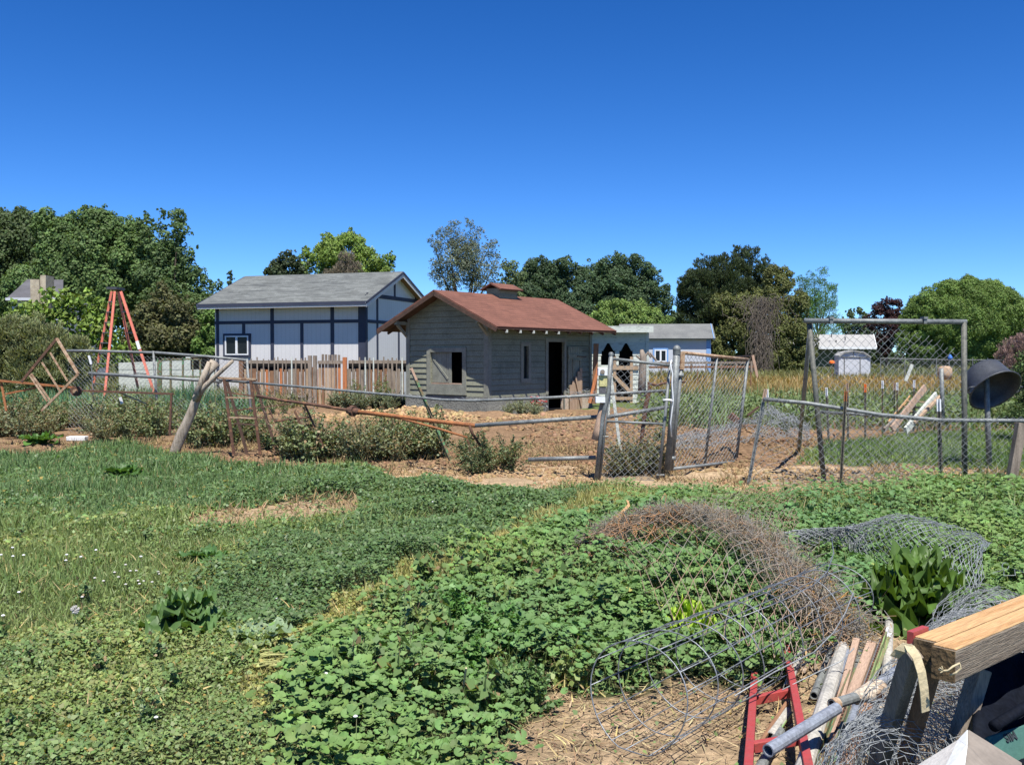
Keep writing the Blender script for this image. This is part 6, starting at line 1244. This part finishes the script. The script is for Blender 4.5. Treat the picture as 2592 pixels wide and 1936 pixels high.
# cage cylinder
a0 = np.array([.535, 4.02, .235]); a1 = np.array([1.93, 5.62, .26]); t = thing('wire_cage', 'long cylinder cage of bent grey wire hoops lying in the foreground', 'cage', (a0[0], a0[1], 0))
ax_ = (a1-a0)/np.linalg.norm(a1-a0); sx = np.cross(ax_, [0, 0, 1.]); sx /= np.linalg.norm(sx); up_ = np.array([0, 0, 1.])
NH = 10; nw = 13; hoops = []
for h in range(NH):
    u = h/(NH-1); c0 = a0*(1-u)+a1*u; r1 = .245*(1-.1*u); r2 = .235*(1-.14*u); sh = R.uniform(-.02, .02); ring = []
    for k in range(36):
        a = 2*math.pi*k/36; ring.append(c0 + sx*(math.cos(a)*r1 + sh*math.sin(a*2)) + up_*(math.sin(a)*r2) + ax_*(.03*math.sin(a+h))); ring[-1][2] = max(ring[-1][2], .012)
    hoops.append(ring); MB().tube([Vector(p) for p in ring + [ring[0]]], .0030, 6, cap=False).build('hoop', 'wire_dark', t, smooth=True)
for w in range(nw):
    k = int(w * 36 / nw + 2) % 36; pts = [Vector(hoops[h][k]) for h in range(NH)]; MB().tube(pts, .0027, 5).build('long_wire', 'wire_dark', t, smooth=True)
t = thing('loose_wire', 'loose bent wire rising from the far end of the wire cage', 'wire', (1.9, 5.6, 0))
MB().tube([PZ(1880,1560,.45),PZ(1980,1520,.46),PZ(2060,1480,.48),PZ(2095,1445,.5),PZ(2110,1400,.52),PZ(2105,1360,.5)], .003, 5).build('strand', 'wire_dark', t, smooth=True)
MB().tube([PZ(1860,1760,.2),PZ(1960,1700,.22),PZ(2060,1650,.25),PZ(2110,1600,.3),PZ(2140,1550,.36),PZ(2160,1500,.42)], .0035, 5).build('strand', 'wire', t, smooth=True)
MB().tube([PZ(1980,1745,.12),PZ(2060,1705,.15),PZ(2130,1672,.2),PZ(2162,1640,.25)], .003, 5).build('strand', 'wire', t, smooth=True)
# red ladder
t = thing('red_ladder', 'red painted steel ladder frame lying beside the pipe pile, near end raised', 'ladder', PZ(1960, 1800, .03))
ll = [PZ(1910,1712,.03), PZ(1890,2010,.16)]; rr2 = [PZ(1989,1640,.06), PZ(2058,2010,.18)]
MB().bar(ll[0], ll[1], .034, .05).build('side_rail', 'red_paint', t, bev=.003); MB().bar(rr2[0], rr2[1], .034, .05).build('side_rail', 'red_paint', t, bev=.003)
for a, b_ in (((1908,1772),(1998,1752)), ((1906,1890),(2032,1868))):
    pa = PZ(*a, .06 if a[1] < 1800 else .12); pb_ = PZ(*b_, .08 if a[1] < 1800 else .14); MB().bar(pa, pb_, .03, .042).build('rung', 'red_paint', t, bev=.003)
M['pale_pipe'] = mat('chalky_pale_pipe', (.36,.345,.31), (.23,.225,.21), (.31,.30,.27), rough=.8, scale=7, bump=.3, bdist=.003)
M['blue_pipe'] = mat('dull_blue_grey_pipe', (.22,.25,.30), (.14,.16,.20), (.19,.21,.25), rough=.55, metal=.2, scale=8, bump=.1)
M['cement'] = mat('cement_lump', (.38,.31,.23), (.27,.20,.14), (.44,.38,.31), rough=1, scale=18, bump=1, bdist=.01)
gP = 'pile of pipes and posts in the foreground'
def pipe(lab, a, b, r, m, name='pipe', part='tube', n=12, grp=gP):
    p0 = PZ(*a); p1 = PZ(*b); t = thing(name, lab, 'pipe', ((p0+p1)/2) * 1, group=grp); MB().tube([p0, p0.lerp(p1, .5), p1], r, n, hollow=True).build(part, m, t, smooth=False); return t
def board(lab, a, b, w, h, m, name='board', cat='board'):
    p0 = PZ(*a); p1 = PZ(*b); t = thing(name, lab, cat, (p0+p1)/2, math.atan2((p1-p0).y, (p1-p0).x), group=gP); MB().bar(p0, p1, w, h).build('board_body' if cat == 'board' else 'shaft', m + '_x' if m + '_x' in M else m, t, bev=.002); return t
pipe('widest chalky cream pipe in the left half of the pipe pile', (2133,1638,.10), (2020,1990,.14), .034, 'pale_pipe')
pipe('dull blue grey pipe lying against the widest cream pipe', (2146,1650,.10), (2058,1880,.10), .019, 'blue_pipe')
pipe('thin galvanised pipe left of the widest cream pipe', (2108,1640,.04), (2060,1760,.04), .02, 'galv')
pipe('thin pale pipe with dark far end between the two cream boards', (2187,1552,.04), (2155,1800,.05), .02, 'galv')
pipe('short galvanised pipe tip left of the thin pale pipe', (2170,1590,.03), (2150,1700,.03), .019, 'galv')
pipe('pale pipe with rounded far end below the burdock', (2252,1560,.05), (2243,1730,.05), .026, 'pale_pipe')
pipe('grey pipe running beside the light green post', (2232,1622,.06), (2190,1740,.06), .016, 'blue_pipe')
def stud(lab, a, b, m, tip=False):
    p0 = PZ(*a); p1 = PZ(*b); t = thing('steel_post', lab, 'post', (p0+p1)/2, math.atan2((p1-p0).y, (p1-p0).x), group=gP); m = m + '_x' if m + '_x' in M else m; d = (p1-p0).normalized(); s0 = p0 + d*(.085 if tip else 0)
    MB().bar(s0, p1, .040, .006).bar(s0 + Vector((0,0,.018)), p1 + Vector((0,0,.018)), .007, .032).build('shaft', m, t)
    if tip: MB().bar(p0, s0, .042, .008).bar(p0 + Vector((0,0,.018)), s0 + Vector((0,0,.018)), .009, .033).build('painted_tip', 'white', t)
    q = MB(); s_ = d.cross(Vector((0,0,1))).normalized()
    for k in range(int((p1-p0).length/.045)): c0 = p0 + d*(k*.045+.03) + s_*.011 + Vector((0,0,.010)); q.bar(c0, c0 + Vector((0,0,.014)), .013, .017, up=d)
    q.build('stud_row', 'rust', t)
stud('light green steel post with a white painted tip', (2247,1602,.13), (2195,1750,.13), 'green_bright', True)
stud('studded olive steel post between the blue grey pipe and the pink board', (2160,1690,.09), (2050,1960,.10), 'green_paint')
stud('dark green studded post at the lower middle of the pile', (2152,1788,.13), (2078,1990,.14), 'green_paint')
stud('short green post left of the dark green studded one', (2102,1835,.10), (2046,1990,.10), 'green_paint')
board('pink tan board lying on top of the pile beside the studded post', (2207,1628,.10), (2112,1880,.11), .050, .03, 'sand_board')
board('narrow pinkish board with a split far end', (2168,1620,.12), (2120,1800,.10), .035, .03, 'sand_board')
board('brown stained board right of the blue grey lower pipe', (2203,1770,.12), (2122,1990,.13), .048, .03, 'wood_brown')
board('splintered orange board end at the bottom of the pile', (2108,1888,.10), (2118,1990,.12), .03, .02, 'wood_orange'); board('second splintered orange board end at the left bottom of the pile', (2062,1915,.08), (2058,1990,.08), .05, .02, 'wood_orange')
pipe('lower blue grey pipe left of the brown stained board', (2170,1780,.12), (2104,1960,.12), .020, 'blue_pipe')
pipe('galvanised pipe partly under the brown board near the mesh roll', (2215,1780,.06), (2150,1990,.08), .018, 'galv')
pipe('long grey pipe lying across the red ladder', (2118,1792,.30), (1944,1899,.27), .024, 'blue_pipe')
pipe('grey pipe continuing toward the beam behind the cement covered one', (2290,1683,.34), (2180,1760,.30), .022, 'blue_pipe')
t = pipe('crossing pipe with a crusted cement lump', (2235,1743,.31), (2106,1783,.30), .022, 'galv')
q = MB(); q.tube([PZ(2165,1766,.30), PZ(2185,1758,.305), PZ(2205,1752,.31), PZ(2222,1747,.31), PZ(2230,1743,.31)], [.026, .034, .045, .052, .03], 12)
for i, v_ in enumerate(q.v): q.v[i] = tuple(np.array(v_) + np.array([R.gauss(0, .004), R.gauss(0, .004), R.gauss(0, .004)]))
q.build('cement_lump', 'cement', t, smooth=True); p = PZ(2218,1752,.33); MB().tube([p + Vector((.0, -.06, .0)), p + Vector((0, -.045, .0))], .016, 8).build('bolt_hole', 'brown_edge', t)
MB().tube([PZ(2106,1783,.30), PZ(2120,1779,.30)], .0245, 12, cap=False).build('rusty_end', 'rust_light', t)
t = pipe('thick pipe with a crusted tan open end beside the mesh roll', (2280,1752,.18), (2236,1812,.18), .034, 'pale_pipe'); MB().tube([PZ(2259,1784,.18), PZ(2236,1813,.18)], [.040, .044], 12, hollow=True).build('crusted_end', 'cement', t, smooth=True)
pipe('pale pipe with open tan end under the red ladder', (1992,1800,.03), (1950,1864,.04), .022, 'pale_pipe'); pipe('grey pipe under the near rung of the red ladder', (1975,1850,.03), (1915,1960,.05), .022, 'galv')
pipe('pale pipe passing under the right rail of the red ladder', (2035,1628,.03), (1992,1740,.04), .020, 'pale_pipe')
board('thin brown stick lying under the red ladder', (1992,1778,.05), (1925,1878,.05), .018, .014, 'wood_brown', 'stick', 'stick')
board('short tan stick on the straw right of the red ladder', (2075,1650,.02), (2030,1700,.02), .03, .012, 'wood_tan', 'stick', 'stick')
board('thin green strip lying under the red ladder', (2000,1800,.03), (1965,1850,.04), .03, .008, 'green_bright', 'strip', 'strip')
# chain link roll
c0 = np.array([1.19, 3.02, .24]); c1 = np.array([2.55, 5.0, .26]); axr = (c1-c0)/np.linalg.norm(c1-c0); sx = np.cross(axr, [0, 0, 1.]); sx /= np.linalg.norm(sx)
def roll(u, v):
    u = np.asarray(u)[..., None]; v = np.asarray(v)[..., None]; a = v*2*math.pi*3.2; r = .25 - .10*v + .02*np.sin(a*1.7+u*9) + .02*np.sin(u*21); p = c0*(1-u) + c1*u + sx*np.cos(a)*r + np.array([0, 0, 1.])*np.sin(a)*r*.92; p[..., 2] = np.maximum(p[..., 2], .02); return p
t = thing('mesh_roll', 'loose roll of chain link wire lying under the sawhorse beam', 'wire mesh', (c0[0], c0[1], 0))
netobj('rolled_mesh', roll, 92, 150, .0013, 'wire', t, jit=.007)
netobj('loose_flap', bil(PZ(2292,1780,.2), PZ(2350,1830,.3), PZ(2260,2010,.2), PZ(2165,2010,.06), bulge=.03), 30, 22, .0014, 'wire', t, jit=.012)
netobj('far_flap', bil(PZ(2360,1600,.36), PZ(2640,1500,.45), PZ(2640,1545,.5), PZ(2380,1640,.45), bulge=.03), 50, 14, .0014, 'wire', t, jit=.015)
# sawhorse
dv = Vector((.767, .641, 0)); pp = Vector((.641, -.767, 0)); L0 = Vector((1.286, 3.01, 0)); 
t = thing('sawhorse', 'makeshift sawhorse whose weathered timber beam has shade painted sides and fresh sunlit orange tops', 'sawhorse', (1.5, 3.1, 0), math.atan2(.641, .767))
for k, (off, st0) in enumerate(((.037, .0), (.1135, -.035))):
    a = L0 + pp*off + dv*st0; b_ = a + dv*2.1
    za = .748; q = MB().bar(a + Vector((0,0,za)), b_ + Vector((0,0,za)), .074, .10).build('beam', 'beam_side_x', t, bev=.004)
    MB().bar(a + Vector((0,0,.8005)) + dv*.004, b_ + Vector((0,0,.8005)), .071, .006).build('sawn_top', 'beam_top_x', t, bev=.002)
    MB().bar(a + Vector((0,0,za)) - dv*.004, a + Vector((0,0,za)) + dv*.001, .072, .098).build('sawn_end', 'beam_end', t)
MB().bar(L0 + pp*(-.012) + Vector((0,0,.765)), L0 + pp*(-.012) + dv*.10 + Vector((0,0,.765)), .022, .10).build('red_block', 'red_paint', t)
MB().bar(Vector((1.275, 2.99, .76)), G(2190, 2040), .060, .042, up=(1, .3, 0)).build('leg', 'wood_grey', t, bev=.003)
MB().bar(Vector((1.335, 2.97, .74)), G(2250, 2070), .045, .04, up=(1, .3, 0)).build('leg', 'wood_brown', t, bev=.003)
MB().bar(P(2482, 1690, 3.2), P(2385, 2010, 3.15), .055, .05, up=(1, .3, 0)).build('leg', 'wood_grey', t, bev=.003)
MB().bar(Vector((2.35, 3.75, .72)), Vector((2.45, 3.65, 0)), .075, .045, up=(1, .3, 0)).build('leg', 'wood_grey', t)
t = thing('strap', 'curled tan webbing strap hanging over the end of the beam', 'strap', (1.29, 2.9, .8))
def ribbon(pts, w, m, nm):
    q = MB(); P3 = [V3(p) for p in pts]; n = len(P3); vs = []
    for i, p in enumerate(P3):
        d = (P3[min(i+1, n-1)] - P3[max(i-1, 0)]).normalized(); s_ = d.cross(Vector((.25, -1, .25))).normalized(); nn = d.cross(s_).normalized()*.0015
        vs += [p - s_*w/2 - nn, p + s_*w/2 - nn, p + s_*w/2 + nn, p - s_*w/2 + nn]
    fs = []
    for i in range(n-1):
        for k in range(4): fs.append((i*4+k, i*4+(k+1)%4, (i+1)*4+(k+1)%4, (i+1)*4+k))
    fs += [(3,2,1,0), tuple(range(4*n-4, 4*n))]; q.add(vs, fs); return q.build(nm, m, t, smooth=False)
ribbon([P(2264,1662,2.86), P(2275,1648,2.85), P(2290,1638,2.84), P(2306,1642,2.83), P(2320,1662,2.82), P(2332,1700,2.81), P(2339,1745,2.81), P(2343,1800,2.82)], .030, 'strap', 'webbing')
t = thing('twine', 'frayed knot of pale twine on the cut end of the beam', 'string', (1.35, 2.75, .75))
MB().tube([P(2376,1693,2.76), P(2388,1697,2.76), P(2400,1696,2.75), P(2412,1686,2.75), P(2428,1678,2.76), P(2432,1690,2.76), P(2420,1702,2.76), P(2404,1708,2.77)], .0035, 5).tube([P(2388,1697,2.76), P(2379,1689,2.755)], .002, 4).tube([P(2388,1697,2.76), P(2380,1702,2.755)], .002, 4).tube([P(2388,1697,2.76), P(2384,1686,2.755)], .002, 4).build('strand', 'strap', t, smooth=True)
# navy tarp, coloured near black for the shadow under the beam
nu, nv = 26, 22; vs = []; cs_ = [PZ(2468,1690,.56), PZ(2780,1600,.62), PZ(2900,2100,.40), PZ(2455,2050,.34)]
for i in range(nu+1):
    for j in range(nv+1):
        u, v = i/nu, j/nv; p = cs_[0]*(1-u)*(1-v) + cs_[1]*u*(1-v) + cs_[2]*u*v + cs_[3]*(1-u)*v; p = p + Vector((0, 0, .03*math.sin(u*9+v*4) + .02*math.sin(v*14+u*5) + .012*math.sin(u*31))); p.z = max(p.z, .02); vs.append(p)
q = MB().add(vs, [(i*(nv+1)+j, (i+1)*(nv+1)+j, (i+1)*(nv+1)+j+1, i*(nv+1)+j+1) for i in range(nu) for j in range(nv)])
t = thing('tarp', 'navy tarpaulin coloured near black as the shadow under the right part of the beam', 'tarp', (1.9, 2.9, 0)); o = q.build('sheet', 'navy_tarp', t, smooth=True); s_ = o.modifiers.new('solid', 'SOLIDIFY'); s_.thickness = .004
t = thing('pole', 'dark blue grey pipe end lying on the navy tarpaulin', 'pipe', PZ(2560, 1800, .5)); MB().tube([P(2515,1838,2.98), P(2640,1762,3.15)], .018, 10).build('tube', 'navy_tarp', t, smooth=True)
# sack and label
t = thing('white_sack', 'stiff white paper sack with a peaked fold in the bottom right corner', 'sack', P(2450, 1936, 2.7) * 1)
def pl(px, py, D): return P(px, py, D)
vA, vB, vC, vD, vE, vF, vG, vH, vI = pl(2450,1848,2.72), pl(2320,1940,2.70), pl(2427,1873,2.70), pl(2449,1888,2.62), pl(2372,1990,2.5), pl(2436,1990,2.45), pl(2502,1880,2.8), pl(2585,1932,2.66), pl(2590,2030,2.5)
def slab(ps, m, nm): n = (ps[1]-ps[0]).cross(ps[2]-ps[0]).normalized(); MB().poly(ps, .003, n).build(nm, m, t)
slab([vC, vD, vF, vE], 'white', 'front_fold'); slab([vA, vD, vC], 'white', 'peak_fold'); slab([vC, vE, pl(2300,1990,2.6), vB], 'sack', 'side_fold'); slab([vA, vG, vH, vI, vF, vD], 'sack_dark', 'rear_fold')  # rear fold gets the darker colour as painted shade
t = thing('teal_sack', 'dull teal printed sack lying at the right edge behind the white one', 'sack', P(2560, 1900, 2.9) * 1)
q0, q1, q2, q3 = pl(2500,1862,3.02), pl(2625,1822,3.12), pl(2640,1985,3.0), pl(2530,1985,2.92)
nrm = (q1-q0).cross(q3-q0).normalized(); 
if nrm.y > 0: nrm = -nrm
MB().poly([q0, q1, q2, q3], .02, nrm).build('bag_body', 'sack_teal', t, bev=.006)
M['ink'] = mat('dark_ink', (.02,.03,.035), (.015,.02,.025), bump=0)
cu = bpy.data.curves.new('printed_letters', 'FONT'); cu.body = 'MIS'; cu.size = .036; cu.extrude = .0006; cu.align_x = 'CENTER'; cu.align_y = 'CENTER'; cu.offset = .0012
o = bpy.data.objects.new('printed_letters', cu); scene.collection.objects.link(o); o.parent = t; cu.materials.append(M['ink'])
xa = -(q1-q0).normalized(); za = nrm; ya = za.cross(xa).normalized(); xa = ya.cross(za).normalized()
ctr = q0.lerp(q1, .42).lerp(q3.lerp(q2, .42), .13) + nrm*.0015
me_ = bpy.data.meshes.new_from_object(o); bpy.data.objects.remove(o); o = bpy.data.objects.new('printed_letters', me_); scene.collection.objects.link(o); o.parent = t
o.matrix_basis = t.matrix_basis.inverted() @ Matrix.Translation(ctr) @ Matrix((xa, ya, za)).transposed().to_4x4()
# odds and ends in the grass
t = thing('flattened_stems', 'bundle of yellow green flattened stems beside the whitish burdock', 'plant', G(670, 1668)); q = MB()
for k in range(34):
    a = G(R.uniform(610, 700), R.uniform(1655, 1690), .05); an = R.uniform(-.5, .35); d = Vector((math.cos(an), math.sin(an), R.uniform(-.1, .2)))*R.uniform(.1, .28); q.tube([a, a + d*.5 + Vector((0,0,.015)), a + d], [.006, .005, .003], 5)
q.build('stem', mat('pale_stem', (.32,.32,.14), (.24,.25,.09), bump=.1), t, smooth=True)
t = thing('dry_leaf', 'tall dried tan leaf standing up behind the vine choked mesh', 'leaf', G(1565, 1345)); ribbon([PZ(1542,1350,.05), PZ(1545,1325,.14), PZ(1552,1312,.2), PZ(1575,1296,.25), PZ(1592,1278,.3), PZ(1588,1266,.33)], .028, 'beam_top', 'blade')
t = thing('dry_stalk', 'pale dry stalk standing in the mallow at the lower centre', 'plant', G(1175, 1760)); MB().tube([PZ(1172,1755,.12), PZ(1176,1720,.2), PZ(1180,1690,.27)], .005, 5).build('stem', 'strap', t)
